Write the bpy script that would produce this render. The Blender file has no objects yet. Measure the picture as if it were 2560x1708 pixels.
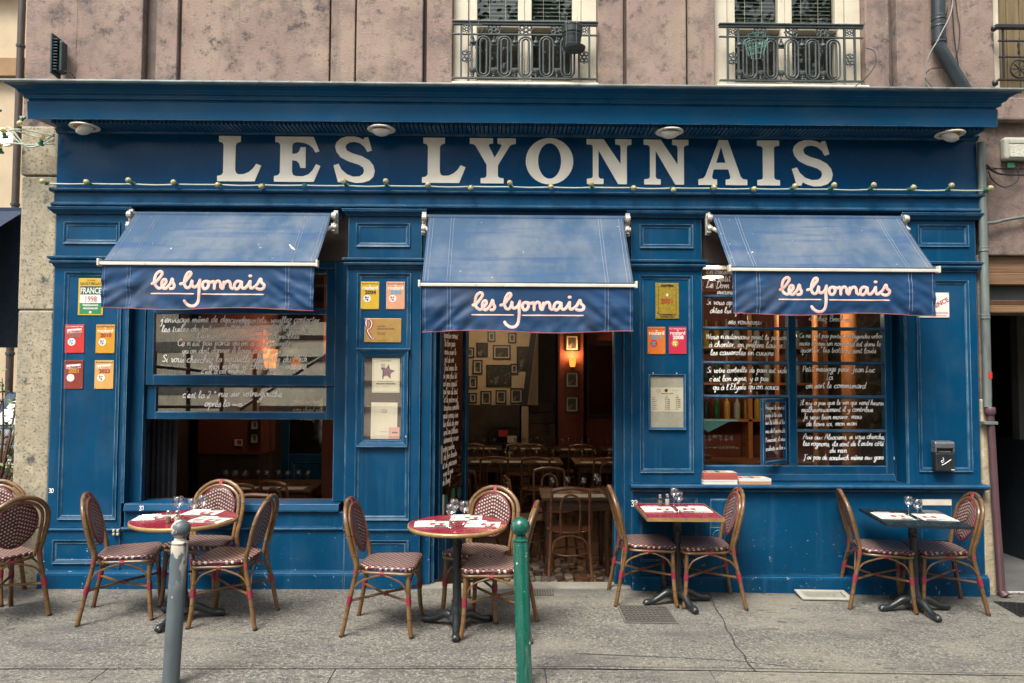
import bpy, bmesh, math, random
from mathutils import Vector, Matrix
from mathutils.geometry import tessellate_polygon
R = math.radians
random.seed(7)
SC = bpy.context.scene
COL = SC.collection
# ------------------------------------------------------------------ camera
cd = bpy.data.cameras.new('camera'); cam = bpy.data.objects.new('camera', cd); COL.objects.link(cam)
cd.sensor_width = 36.0; cd.lens = 26.04; cd.clip_start = 0.05; cd.clip_end = 500
_p, _y, _r = R(2.56), R(0.7), R(0.25)
_f = Vector((math.sin(_y)*math.cos(_p), math.cos(_y)*math.cos(_p), math.sin(_p)))
_x0 = Vector((math.cos(_y), -math.sin(_y), 0)); _u0 = _x0.cross(_f)
_x = _x0*math.cos(_r) + _u0*math.sin(_r); _u = _x.cross(_f)
cam.matrix_world = Matrix(((_x.x, _u.x, -_f.x, 0.0), (_x.y, _u.y, -_f.y, -5.96), (_x.z, _u.z, -_f.z, 1.70), (0, 0, 0, 1)))
SC.camera = cam
# ------------------------------------------------------------------ sky, sun, exposure: high veiled sun, soft bright overcast
SUND = Vector((-0.30, -0.54, 1.0)).normalized()
w = bpy.data.worlds.new('World'); SC.world = w; w.use_nodes = True
nt = w.node_tree; nt.nodes.clear()
sky = nt.nodes.new('ShaderNodeTexSky'); sky.sky_type = 'NISHITA'; sky.sun_disc = False
sky.sun_elevation = math.asin(SUND.z); sky.sun_rotation = math.atan2(SUND.x, SUND.y)
sky.dust_density = 4.0; sky.air_density = 1.0
hs = nt.nodes.new('ShaderNodeHueSaturation'); hs.inputs['Saturation'].default_value = 0.22
bg = nt.nodes.new('ShaderNodeBackground'); bg.inputs['Strength'].default_value = 0.092
wo = nt.nodes.new('ShaderNodeOutputWorld')
nt.links.new(sky.outputs[0], hs.inputs['Color']); nt.links.new(hs.outputs[0], bg.inputs[0]); nt.links.new(bg.outputs[0], wo.inputs[0])
sl = bpy.data.lights.new('sun', 'SUN'); sl.energy = 1.5; sl.angle = R(22); sl.color = (1.0, 0.93, 0.82)
so = bpy.data.objects.new('sun', sl); COL.objects.link(so)
so.rotation_euler = (-SUND).to_track_quat('-Z', 'Y').to_euler()
SC.view_settings.view_transform = 'Standard'; SC.view_settings.look = 'None'
SC.view_settings.gamma = 1.0; SC.view_settings.use_curve_mapping = False
SC.view_settings.exposure = 1.70
SC.cycles.max_bounces = 8; SC.cycles.diffuse_bounces = 3; SC.cycles.transparent_max_bounces = 24; SC.cycles.caustics_reflective = False
SC.cycles.caustics_refractive = False; SC.cycles.sample_clamp_indirect = 6

# ------------------------------------------------------------------ helpers
def tag(o, label=None, cat=None, group=None, kind=None):
    if label: o['label'] = label
    if cat: o['category'] = cat
    if group: o['group'] = group
    if kind: o['kind'] = kind
    return o
def empty(name, label=None, cat=None, loc=(0, 0, 0), rz=0.0, group=None, kind=None, rot=None):
    o = bpy.data.objects.new(name, None); COL.objects.link(o)
    o.location = loc; o.rotation_euler = rot if rot else (0, 0, rz); o.empty_display_size = 0.1
    return tag(o, label, cat, group, kind)
def link_copy(src, parent=None, loc=None, rot=None):
    c = src.copy(); COL.objects.link(c); c.parent = parent
    if loc is not None: c.location = loc
    if rot is not None: c.rotation_euler = rot
    return c
def copy_tree(o, parent=None):
    c = o.copy(); COL.objects.link(c); c.parent = parent
    for ch in list(o.children): copy_tree(ch, c)
    return c
def spline(pts, n=6, closed=False):
    P = [Vector(p) for p in pts]; out = []; N = len(P)
    rng = N if closed else N-1
    for i in range(rng):
        if closed: a, b, c, d = P[(i-1) % N], P[i], P[(i+1) % N], P[(i+2) % N]
        else: a, b, c, d = P[max(i-1, 0)], P[i], P[i+1], P[min(i+2, N-1)]
        for k in range(n):
            t = k/n
            out.append(0.5*((2*b) + (c-a)*t + (2*a-5*b+4*c-d)*t*t + (3*b-a-3*c+d)*t*t*t))
    if not closed: out.append(P[-1])
    return out
class MB:
    def __init__(s): s.v = []; s.f = []; s.uv = {}; s.m = []; s.cm = 0
    def add(s, vs, fs):
        b = len(s.v); s.v += [tuple(v) for v in vs]
        for f in fs: s.f.append(tuple(b+i for i in f)); s.m.append(s.cm)
        return s
    def box(s, x0, x1, y0, y1, z0, z1):
        return s.add([(x0,y0,z0),(x1,y0,z0),(x1,y1,z0),(x0,y1,z0),(x0,y0,z1),(x1,y0,z1),(x1,y1,z1),(x0,y1,z1)],
                     [(0,3,2,1),(4,5,6,7),(0,1,5,4),(1,2,6,5),(2,3,7,6),(3,0,4,7)])
    def frame(s, x0, x1, z0, z1, wd, y0, y1, inner=None):
        # mitred rectangular frame in the XZ plane; front (y0) slopes to `inner` depth at the inside edge
        yi = y0 if inner is None else inner
        o = [(x0,z0),(x1,z0),(x1,z1),(x0,z1)]; i = [(x0+wd,z0+wd),(x1-wd,z0+wd),(x1-wd,z1-wd),(x0+wd,z1-wd)]
        vs = [(a,y1,b) for a,b in o]+[(a,y0,b) for a,b in o]+[(a,yi,b) for a,b in i]+[(a,y1,b) for a,b in i]
        fs = []
        for k in range(4):
            n = (k+1) % 4
            fs += [(k,n,4+n,4+k),(4+k,4+n,8+n,8+k),(8+k,8+n,12+n,12+k)]
        return s.add(vs, fs)
    def sweepx(s, prof, xl, xr):
        # profile [(y,z)] extruded along x; xl/xr may be functions of y (mitred returns)
        L = xl if callable(xl) else (lambda y: xl); Rr = xr if callable(xr) else (lambda y: xr)
        n = len(prof); vs = [(L(y),y,z) for y,z in prof]+[(Rr(y),y,z) for y,z in prof]
        fs = [(i,(i+1) % n,n+(i+1) % n,n+i) for i in range(n)]
        fs += [tuple(range(n-1,-1,-1)), tuple(range(n,2*n))]
        return s.add(vs, fs)
    def tube(s, path, r, n=8, closed=False, caps=True, flat=1.0):
        P = [Vector(p) for p in path]; N = len(P)
        rr = r if isinstance(r, (list, tuple)) else [r]*N
        T = []
        for i in range(N):
            a = P[(i-1) % N] if (closed or i > 0) else P[i]; b = P[(i+1) % N] if (closed or i < N-1) else P[i]
            t = (b-a); T.append(t.normalized() if t.length > 1e-9 else Vector((0,0,1)))
        up = Vector((0,0,1)) if abs(T[0].z) < 0.9 else Vector((1,0,0))
        nrm = (up - T[0]*up.dot(T[0])).normalized(); vs = []
        for i in range(N):
            nrm = (nrm - T[i]*nrm.dot(T[i])); nrm = nrm.normalized() if nrm.length > 1e-6 else T[i].orthogonal().normalized()
            bn = T[i].cross(nrm)
            for k in range(n):
                a = 2*math.pi*k/n; vs.append(P[i] + nrm*(math.cos(a)*rr[i]) + bn*(math.sin(a)*rr[i]*flat))
        fs = []
        for i in range(N if closed else N-1):
            j = (i+1) % N
            for k in range(n): fs.append((i*n+k, i*n+(k+1) % n, j*n+(k+1) % n, j*n+k))
        if caps and not closed: fs += [tuple(range(n-1,-1,-1)), tuple((N-1)*n+k for k in range(n))]
        return s.add(vs, fs)
    def lathe(s, prof, n=16, c=(0,0,0), axis='z', caps=True):
        vs = []
        for r, h in prof:
            for k in range(n):
                a = 2*math.pi*k/n; x, y = r*math.cos(a), r*math.sin(a)
                vs.append((c[0]+x, c[1]+y, c[2]+h) if axis == 'z' else ((c[0]+x, c[1]+h, c[2]+y) if axis == 'y' else (c[0]+h, c[1]+x, c[2]+y)))
        fs = [(i*n+k, i*n+(k+1) % n, (i+1)*n+(k+1) % n, (i+1)*n+k) for i in range(len(prof)-1) for k in range(n)]
        if caps:
            if prof[0][0] > 1e-6: fs.append(tuple(range(n-1,-1,-1)))
            if prof[-1][0] > 1e-6: fs.append(tuple((len(prof)-1)*n+k for k in range(n)))
        return s.add(vs, fs)
    def poly(s, outline, y0, y1, holes=()):
        # extruded XZ polygon with holes, front at y0
        loops = [[Vector((x,z,0)) for x,z in outline]]+[[Vector((x,z,0)) for x,z in h] for h in holes]
        tris = tessellate_polygon(loops); flat = [p for l in loops for p in l]
        b = len(flat); vs = [(p.x,y0,p.y) for p in flat]+[(p.x,y1,p.y) for p in flat]
        fs = []
        for t in tris:
            a, bb, c = [flat[i] for i in t]
            if (bb-a).cross(c-a).z < 0: t = (t[0],t[2],t[1])
            fs.append(tuple(t))
        o = 0
        for l in loops:
            for i in range(len(l)): j = (i+1) % len(l); fs.append((o+i,o+j,b+o+j,b+o+i))
            o += len(l)
        return s.add(vs, fs)
    def stroke(s, pts, wd, h=0.0012, fn=None, cap=True):
        # painted stroke: narrow ribbon with a slightly raised centre, in (x,z); fn(x,z)->y of the surface
        fn = fn or (lambda x, z: 0.0); P = [Vector((p[0],p[1])) for p in pts]; N = len(P); vs = []
        if N < 2: return s
        for i in range(N):
            t = P[min(i+1,N-1)]-P[max(i-1,0)]
            t = t.normalized() if t.length > 1e-9 else Vector((1,0)); nn = Vector((-t.y,t.x))
            k = wd/2*(0.55 if cap and i in (0,N-1) else 1.0)
            a, b = P[i]+nn*k, P[i]-nn*k
            if cap and i == 0: a -= t*wd*.0; P0 = P[0]-t*wd*.4
            vs += [(a.x,fn(a.x,a.y)-0.0006,a.y),(P[i].x,fn(P[i].x,P[i].y)-0.0006-h,P[i].y),(b.x,fn(b.x,b.y)-0.0006,b.y)]
        fs = []
        for i in range(N-1):
            o = 3*i; fs += [(o,o+1,o+4,o+3),(o+1,o+2,o+5,o+4)]
        return s.add(vs, fs)
    def build(s, name, mat, parent=None, loc=(0,0,0), rot=(0,0,0), smooth=False, bev=0.0, seg=2, label=None, cat=None, group=None, kind=None, uv=None, fixn=True):
        me = bpy.data.meshes.new(name); me.from_pydata(s.v, [], s.f); me.update()
        if fixn:
            bm = bmesh.new(); bm.from_mesh(me); bmesh.ops.recalc_face_normals(bm, faces=bm.faces); bm.to_mesh(me); bm.free()
        mats = mat if isinstance(mat, (list, tuple)) else [mat]
        for m in mats: me.materials.append(m)
        if len(mats) > 1:
            for p, k in zip(me.polygons, s.m): p.material_index = k
        if uv:
            l = me.uv_layers.new(name='UVMap')
            for lp in me.loops: l.data[lp.index].uv = uv(me.vertices[lp.vertex_index].co)
        if smooth: me.shade_smooth()
        o = bpy.data.objects.new(name, me); COL.objects.link(o); o.parent = parent; o.location = loc; o.rotation_euler = rot
        if smooth == 'auto': me.set_sharp_from_angle(angle=R(40))
        if bev:
            md = o.modifiers.new('bevel', 'BEVEL'); md.width = bev; md.segments = seg; md.limit_method = 'ANGLE'; md.angle_limit = R(35)
            md.harden_normals = False
        return tag(o, label, cat, group, kind)
def box(name, mat, parent, x0, x1, y0, y1, z0, z1, bev=0.004, **k):
    return MB().box(x0,x1,y0,y1,z0,z1).build(name, mat, parent, bev=bev, **k)
def text(body, size, mat, parent, loc, align='CENTER', name='lettering', ex=0.0004, sx=1.0, bold=0.0, rot=(0,0,0)):
    c = bpy.data.curves.new('t', 'FONT'); c.body = body; c.size = size; c.align_x = align; c.extrude = ex; c.offset = bold; c.resolution_u = 2
    t = bpy.data.objects.new('t', c); me = bpy.data.meshes.new_from_object(t)
    for v in me.vertices: v.co = Vector((v.co.x*sx, -v.co.z, v.co.y))
    me.materials.clear(); me.materials.append(mat)
    bpy.data.objects.remove(t); bpy.data.curves.remove(c); me.name = name
    o = bpy.data.objects.new(name, me); COL.objects.link(o); o.parent = parent; o.location = loc; o.rotation_euler = rot
    return o
# ------------------------------------------------------------------ procedural materials
def noise(nt, vec, scale, detail=5, rough=0.6, stretch=None):
    n = nt.nodes.new('ShaderNodeTexNoise'); n.inputs['Scale'].default_value = scale; n.inputs['Detail'].default_value = detail
    n.inputs['Roughness'].default_value = rough
    if stretch:
        mp = nt.nodes.new('ShaderNodeMapping'); mp.inputs['Scale'].default_value = stretch; nt.links.new(vec, mp.inputs[0]); vec = mp.outputs[0]
    nt.links.new(vec, n.inputs['Vector']); return n.outputs['Fac']
def mrange(nt, v, a, b, c=0.0, d=1.0):
    m = nt.nodes.new('ShaderNodeMapRange'); m.clamp = True
    for i, x in zip((1,2,3,4), (a,b,c,d)): m.inputs[i].default_value = x
    nt.links.new(v, m.inputs[0]); return m.outputs[0]
def math_(nt, op, a, b=None):
    m = nt.nodes.new('ShaderNodeMath'); m.operation = op
    for i, x in enumerate((a, b)):
        if x is None: continue
        if isinstance(x, (int, float)): m.inputs[i].default_value = x
        else: nt.links.new(x, m.inputs[i])
    return m.outputs[0]
def mixc(nt, fac, a, b):
    m = nt.nodes.new('ShaderNodeMix'); m.data_type = 'RGBA'
    for i, x in ((0, fac), (6, a), (7, b)):
        if isinstance(x, (int, float)): m.inputs[i].default_value = x
        elif isinstance(x, (tuple, list)): m.inputs[i].default_value = (x[0], x[1], x[2], 1)
        else: nt.links.new(x, m.inputs[i])
    return m.outputs[2]
def M(name, col, rough=0.5, var=0.15, sc=5.0, bump=0.0, bsc=90.0, metal=0.0, layers=(), spec=0.5, coat=0.0, rvar=0.1, stretch=None, bdist=0.004, emit=None):
    m = bpy.data.materials.new(name); m.use_nodes = True; nt = m.node_tree; b = nt.nodes['Principled BSDF']
    tc = nt.nodes.new('ShaderNodeTexCoord'); vec = tc.outputs['Object']
    n1 = noise(nt, vec, sc, stretch=stretch)
    c = mixc(nt, mrange(nt, n1, 0.3, 0.7), tuple(x*(1-var) for x in col), tuple(min(x*(1+var), 0.95) for x in col))
    for L in layers:
        msk = mrange(nt, noise(nt, vec, L['sc'], L.get('det', 6), L.get('ro', 0.6), L.get('st')), L['lo'], L['hi'])
        if 'z' in L:
            sp = nt.nodes.new('ShaderNodeSeparateXYZ'); nt.links.new(vec, sp.inputs[0])
            msk = math_(nt, 'MULTIPLY', msk, mrange(nt, sp.outputs[L.get('ax', 2)], L['z'][0], L['z'][1], 1.0, 0.0))
        msk = math_(nt, 'MULTIPLY', msk, L.get('a', 1.0))
        c = mixc(nt, msk, c, L['col'])
    nt.links.new(c, b.inputs['Base Color'])
    nt.links.new(mrange(nt, noise(nt, vec, sc*3), 0.3, 0.7, max(rough-rvar, 0.02), min(rough+rvar, 1)), b.inputs['Roughness'])
    b.inputs['Metallic'].default_value = metal; b.inputs['Specular IOR Level'].default_value = spec; b.inputs['Coat Weight'].default_value = coat
    if bump:
        bp = nt.nodes.new('ShaderNodeBump'); bp.inputs['Strength'].default_value = bump; bp.inputs['Distance'].default_value = bdist
        nt.links.new(noise(nt, vec, bsc, 4), bp.inputs['Height']); nt.links.new(bp.outputs[0], b.inputs['Normal'])
    if emit: b.inputs['Emission Color'].default_value = (*emit[0], 1); b.inputs['Emission Strength'].default_value = emit[1]
    return m
def glassmat(name, base=0.05, tint=(1, 1, 1), rough=0.0, ior=1.5):
    m = bpy.data.materials.new(name); m.use_nodes = True; nt = m.node_tree; nt.nodes.clear()
    o = nt.nodes.new('ShaderNodeOutputMaterial'); mx = nt.nodes.new('ShaderNodeMixShader'); t = nt.nodes.new('ShaderNodeBsdfTransparent')
    g = nt.nodes.new('ShaderNodeBsdfGlossy'); g.inputs['Roughness'].default_value = rough; t.inputs[0].default_value = (*tint, 1)
    ge = nt.nodes.new('ShaderNodeNewGeometry'); dt = nt.nodes.new('ShaderNodeVectorMath'); dt.operation = 'DOT_PRODUCT'
    nt.links.new(ge.outputs['Normal'], dt.inputs[0]); nt.links.new(ge.outputs['Incoming'], dt.inputs[1])
    r0 = ((ior-1)/(ior+1))**2; om = math_(nt, 'POWER', math_(nt, 'SUBTRACT', 1.0, math_(nt, 'ABSOLUTE', dt.outputs['Value'])), 5.0)
    fr_ = math_(nt, 'ADD', math_(nt, 'MULTIPLY', om, 1-r0), r0)
    nt.links.new(math_(nt, 'MINIMUM', math_(nt, 'ADD', fr_, base), 1.0), mx.inputs[0]); nt.links.new(t.outputs[0], mx.inputs[1]); nt.links.new(g.outputs[0], mx.inputs[2])
    nt.links.new(mx.outputs[0], o.inputs[0]); return m
CHIP = dict(col=(0.50, 0.47, 0.42), sc=34, lo=0.70, hi=0.725, det=8, ro=0.72)
DUST = dict(col=(0.05, 0.10, 0.15), sc=2.3, lo=0.48, hi=0.75, a=0.30)
blue = M('blue_paint', (0.0004, 0.049, 0.120), 0.40, 0.24, 1.1, 0.12, 140, rvar=0.12, bdist=0.002, spec=0.18, layers=[DUST,
    dict(col=(0.01, 0.03, 0.06), sc=5, lo=0.56, hi=0.75, a=0.5, st=(1, 1, 0.25)),
    dict(col=(0.30, 0.34, 0.36), sc=60, lo=0.66, hi=0.70, a=0.45, det=8, ro=0.7),
    dict(CHIP, z=(0.25, 0.62), lo=0.645, hi=0.665, sc=24), dict(col=(0.02, 0.085, 0.17), sc=3.5, lo=0.55, hi=0.72, a=0.5, st=(3, 3, 0.2)), dict(CHIP, lo=0.745, hi=0.76)])
signblue = M('sign_blue', (0.0004, 0.045, 0.126), 0.25, 0.18, 1.2, 0.05, 30, rvar=0.08, spec=0.16, layers=[
    dict(col=(0.05, 0.09, 0.13), sc=1.1, lo=0.53, hi=0.70, a=0.5, st=(1, 1, 1.6)),
    dict(col=(0.30, 0.33, 0.34), sc=70, lo=0.72, hi=0.74, a=0.6, det=8, ro=0.7), dict(col=(0.25, 0.28, 0.30), sc=9, lo=0.70, hi=0.74, a=0.5, st=(1, 1, 0.12))])
corniceblue = M('cornice_blue', (0.0006, 0.066, 0.158), 0.36, 0.18, 1.4, 0.08, 60, spec=0.16, layers=[dict(DUST, a=0.4, lo=0.45, hi=0.75),
    dict(col=(0.40, 0.43, 0.43), sc=42, lo=0.715, hi=0.74, a=0.6, det=8, ro=0.72)])
def edge_highlight_wear(m, col, rad=0.007, amt=0.6, lo=0.985, hi=0.93):
    # edge highlights painted in as paler worn colour along arrises: where the rounded normal leaves the face normal, broken up by noise
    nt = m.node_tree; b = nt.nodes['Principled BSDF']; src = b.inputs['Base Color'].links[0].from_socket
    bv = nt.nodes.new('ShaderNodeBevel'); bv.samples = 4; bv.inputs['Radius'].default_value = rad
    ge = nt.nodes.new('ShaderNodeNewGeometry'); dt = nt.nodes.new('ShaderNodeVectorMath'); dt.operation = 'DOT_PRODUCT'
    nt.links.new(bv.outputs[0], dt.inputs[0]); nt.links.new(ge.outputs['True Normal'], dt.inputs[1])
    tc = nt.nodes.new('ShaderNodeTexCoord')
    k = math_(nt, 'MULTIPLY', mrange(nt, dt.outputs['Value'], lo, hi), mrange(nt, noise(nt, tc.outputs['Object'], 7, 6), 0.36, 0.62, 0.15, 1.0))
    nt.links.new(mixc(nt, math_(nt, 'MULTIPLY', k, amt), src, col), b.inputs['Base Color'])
edge_highlight_wear(blue, (0.26, 0.40, 0.50), rad=0.009, amt=0.75); edge_highlight_wear(corniceblue, (0.22, 0.34, 0.43), rad=0.009, amt=0.6)
zinc = M('zinc', (0.22, 0.26, 0.26), 0.5, 0.3, 6, 0.1, 40, metal=0.3, layers=[dict(col=(0.07, 0.09, 0.1), sc=9, lo=0.55, hi=0.7, a=0.7)])
cream = M('letter_cream', (0.86, 0.81, 0.69), 0.38, 0.08, 3.0, layers=[dict(col=(0.50, 0.45, 0.39), sc=2.2, lo=0.5, hi=0.72, a=0.5), dict(col=(0.68, 0.45, 0.33), sc=1.1, lo=0.62, hi=0.75, a=0.5)])
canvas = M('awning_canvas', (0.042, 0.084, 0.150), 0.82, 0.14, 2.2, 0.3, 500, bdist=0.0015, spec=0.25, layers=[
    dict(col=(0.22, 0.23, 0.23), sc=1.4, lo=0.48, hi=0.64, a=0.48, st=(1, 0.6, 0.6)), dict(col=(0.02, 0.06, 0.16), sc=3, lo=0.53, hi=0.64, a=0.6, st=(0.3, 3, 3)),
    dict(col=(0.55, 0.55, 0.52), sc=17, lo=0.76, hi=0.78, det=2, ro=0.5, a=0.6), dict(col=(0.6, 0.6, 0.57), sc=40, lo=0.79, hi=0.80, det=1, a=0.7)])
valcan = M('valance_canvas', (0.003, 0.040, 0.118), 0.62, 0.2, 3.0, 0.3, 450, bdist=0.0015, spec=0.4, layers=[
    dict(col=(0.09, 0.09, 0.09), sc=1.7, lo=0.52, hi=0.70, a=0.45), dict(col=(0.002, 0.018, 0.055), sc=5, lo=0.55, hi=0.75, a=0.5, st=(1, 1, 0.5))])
thread = M('stitching', (0.30, 0.33, 0.38), 0.8); hemred = M('hem_red', (0.30, 0.08, 0.08), 0.8)
pink = M('lettering_pink', (0.78, 0.50, 0.43), 0.6, 0.1, 6, layers=[dict(col=(0.45, 0.25, 0.24), sc=6, lo=0.58, hi=0.72, a=0.6)])
barcream = M('bar_cream', (0.62, 0.57, 0.48), 0.4, 0.12, 9, layers=[dict(col=(0.3, 0.27, 0.22), sc=20, lo=0.6, hi=0.7, a=0.6)])
alu = M('bracket_metal', (0.52, 0.49, 0.43), 0.45, 0.25, 30, metal=0.2, layers=[dict(col=(0.12, 0.11, 0.1), sc=40, lo=0.55, hi=0.65)])
stucco = M('pink_stucco', (0.255, 0.183, 0.155), 0.9, 0.16, 2.2, 0.6, 70, bdist=0.009, layers=[
    dict(col=(0.34, 0.265, 0.20), sc=1.5, lo=0.47, hi=0.64, a=0.65), dict(col=(0.095, 0.076, 0.072), sc=2.6, lo=0.49, hi=0.66, a=0.8, det=9, ro=0.7),
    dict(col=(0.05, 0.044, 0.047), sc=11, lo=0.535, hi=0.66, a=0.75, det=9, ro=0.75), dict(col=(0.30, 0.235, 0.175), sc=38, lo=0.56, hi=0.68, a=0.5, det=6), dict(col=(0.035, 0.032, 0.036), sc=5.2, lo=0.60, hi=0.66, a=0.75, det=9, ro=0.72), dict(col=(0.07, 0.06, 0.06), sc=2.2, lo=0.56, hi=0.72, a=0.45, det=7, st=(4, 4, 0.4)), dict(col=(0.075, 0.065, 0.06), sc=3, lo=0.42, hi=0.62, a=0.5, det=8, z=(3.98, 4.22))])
stuccod = M('stucco_groove', (0.125, 0.098, 0.088), 0.95, 0.25, 8, 0.5, 60)
stone = M('granite_pier', (0.34, 0.30, 0.215), 0.9, 0.2, 14, 0.7, 60, bdist=0.006, layers=[
    dict(col=(0.10, 0.09, 0.075), sc=45, lo=0.54, hi=0.60, a=0.75, det=8), dict(col=(0.05, 0.05, 0.05), sc=5.2, lo=0.61, hi=0.66, a=0.85), dict(col=(0.2, 0.19, 0.15), sc=2, lo=0.5, hi=0.7, a=0.6)])
plaster = M('window_cream', (0.56, 0.51, 0.40), 0.55, 0.1, 6, layers=[dict(col=(0.25, 0.23, 0.18), sc=12, lo=0.62, hi=0.75, a=0.5)])
iron = M('wrought_iron', (0.036, 0.049, 0.050), 0.5, 0.3, 20, 0.2, 120, spec=0.6, layers=[dict(col=(0.2, 0.21, 0.19), sc=60, lo=0.6, hi=0.75, a=0.5)])
pave = M('pavement_asphalt', (0.134, 0.127, 0.110), 0.92, 0.2, 1.3, 1.0, 85, bdist=0.012, layers=[
    dict(col=(0.30, 0.282, 0.24), sc=62, lo=0.52, hi=0.60, a=0.85, det=4), dict(col=(0.045, 0.046, 0.048), sc=52, lo=0.55, hi=0.62, a=0.85, det=4, st=(0.8, 1, 1)),
    dict(col=(0.235, 0.215, 0.172), sc=1.1, lo=0.50, hi=0.62, a=0.6, st=(0.6, 1.4, 1)), dict(col=(0.070, 0.071, 0.070), sc=1.7, lo=0.50, hi=0.66, a=0.68, det=8, ro=0.7, st=(0.55, 1.5, 1)), dict(col=(0.045, 0.046, 0.048), sc=8.5, lo=0.605, hi=0.67, a=0.7, st=(0.7, 1.8, 1)),
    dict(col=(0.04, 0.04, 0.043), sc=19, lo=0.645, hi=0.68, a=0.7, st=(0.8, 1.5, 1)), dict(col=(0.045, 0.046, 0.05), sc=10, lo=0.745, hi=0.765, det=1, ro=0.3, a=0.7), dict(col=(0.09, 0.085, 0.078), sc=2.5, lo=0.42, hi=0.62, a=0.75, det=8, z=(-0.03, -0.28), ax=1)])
kerbm = M('kerb_granite', (0.20, 0.190, 0.160), 0.85, 0.15, 3, 0.5, 90, bdist=0.005, layers=[dict(col=(0.12, 0.115, 0.1), sc=80, lo=0.56, hi=0.64, a=0.6), dict(col=(0.1, 0.1, 0.1), sc=4, lo=0.58, hi=0.7, a=0.6)])
roadm = M('road_asphalt', (0.06, 0.06, 0.06), 0.9, 0.2, 3, 0.6, 150)
tar = M('crack_dark', (0.035, 0.035, 0.037), 0.95, 0.2, 20)
def bamboo():
    m = M('rattan_cane', (0.165, 0.082, 0.028), 0.36, 0.35, 14, coat=0.25, rvar=0.06, layers=[dict(col=(0.29, 0.175, 0.075), sc=9, lo=0.48, hi=0.68, a=0.7), dict(col=(0.05, 0.026, 0.012), sc=30, lo=0.6, hi=0.72, a=0.6)])
    nt = m.node_tree; b = nt.nodes['Principled BSDF']; src = b.inputs['Base Color'].links[0].from_socket
    tc = nt.nodes.new('ShaderNodeTexCoord'); sp = nt.nodes.new('ShaderNodeSeparateXYZ'); nt.links.new(tc.outputs['Object'], sp.inputs[0])
    fr = math_(nt, 'FRACT', math_(nt, 'MULTIPLY', math_(nt, 'ADD', sp.outputs[2], math_(nt, 'MULTIPLY', sp.outputs[0], 0.23)), 7.3))
    ring = math_(nt, 'LESS_THAN', math_(nt, 'ABSOLUTE', math_(nt, 'SUBTRACT', fr, 0.5)), 0.022)
    oi = nt.nodes.new('ShaderNodeObjectInfo'); src = mixc(nt, mrange(nt, oi.outputs['Random'], 0.0, 1.0, 0.0, 0.6), src, (0.085, 0.045, 0.018))
    nt.links.new(mixc(nt, math_(nt, 'MULTIPLY', ring, 0.8), src, (0.035, 0.022, 0.014)), b.inputs['Base Color']); return m
cane = bamboo()
def weave(name, chevron, nu, nv):
    # woven plastic cane: white stitches stepping diagonally over a wine-red ground, from the mesh UVs
    m = bpy.data.materials.new(name); m.use_nodes = True; nt = m.node_tree; b = nt.nodes['Principled BSDF']
    uv = nt.nodes.new('ShaderNodeUVMap'); sp = nt.nodes.new('ShaderNodeSeparateXYZ'); nt.links.new(uv.outputs[0], sp.inputs[0])
    U = math_(nt, 'MULTIPLY', sp.outputs[0], nu); V = math_(nt, 'MULTIPLY', sp.outputs[1], nv)
    cu = math_(nt, 'FLOOR', U); fu = math_(nt, 'FRACT', U)
    if chevron: cu = math_(nt, 'ABSOLUTE', math_(nt, 'SUBTRACT', cu, nu/2-0.5))
    d = math_(nt, 'FRACT', math_(nt, 'ADD', math_(nt, 'MULTIPLY', V, 0.5), math_(nt, 'MULTIPLY', cu, 0.5 if not chevron else 0.34)))
    wv = math_(nt, 'MULTIPLY', math_(nt, 'LESS_THAN', d, 0.42), math_(nt, 'GREATER_THAN', math_(nt, 'SUBTRACT', 0.30, math_(nt, 'ABSOLUTE', math_(nt, 'SUBTRACT', fu, 0.5))), 0.0))
    tc = nt.nodes.new('ShaderNodeTexCoord')
    n = noise(nt, tc.outputs['Object'], 30)
    red = mixc(nt, mrange(nt, n, 0.35, 0.65), (0.050, 0.007, 0.012), (0.10, 0.013, 0.022))
    wht = mixc(nt, mrange(nt, noise(nt, tc.outputs['Object'], 60), 0.35, 0.7), (0.62, 0.53, 0.42), (0.30, 0.24, 0.20))
    gap = math_(nt, 'GREATER_THAN', math_(nt, 'ABSOLUTE', math_(nt, 'SUBTRACT', fu, 0.5)), 0.43)
    oi = nt.nodes.new('ShaderNodeObjectInfo'); wht = mixc(nt, mrange(nt, oi.outputs['Random'], 0.0, 1.0, 0.0, 0.45), wht, (0.26, 0.19, 0.16)); red = mixc(nt, mrange(nt, oi.outputs['Random'], 0.0, 1.0, 0.0, 0.5), red, (0.05, 0.012, 0.016))
    c = mixc(nt, wv, mixc(nt, math_(nt, 'MULTIPLY', gap, 0.75), red, (0.03, 0.012, 0.015)), wht)
    nt.links.new(c, b.inputs['Base Color']); b.inputs['Roughness'].default_value = 0.42
    bp = nt.nodes.new('ShaderNodeBump'); bp.inputs['Strength'].default_value = 0.7; bp.inputs['Distance'].default_value = 0.002
    nt.links.new(wv, bp.inputs['Height']); nt.links.new(bp.outputs[0], b.inputs['Normal']); return m
weave_back = weave('weave_chevron', True, 14, 24); weave_seat = weave('weave_check', False, 20, 20)
binding = M('red_binding', (0.24, 0.018, 0.038), 0.5, 0.2, 60, 0.5, 400)
tabred = M('table_red', (0.22, 0.018, 0.034), 0.25, 0.12, 6, layers=[dict(col=(0.3, 0.08, 0.09), sc=5, lo=0.55, hi=0.7, a=0.4)])
tabblack = M('table_black', (0.012, 0.02, 0.024), 0.22, 0.2, 6); tabedge = M('table_edge', (0.34, 0.22, 0.085), 0.35, 0.25, 15, metal=0.3)
cast = M('cast_iron', (0.014, 0.018, 0.02), 0.36, 0.3, 20, 0.3, 60, spec=0.6)
paper = M('paper', (0.62, 0.60, 0.53), 0.7, 0.05, 9); papercream = M('paper_cream', (0.66, 0.60, 0.44), 0.6, 0.06, 9)
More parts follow.
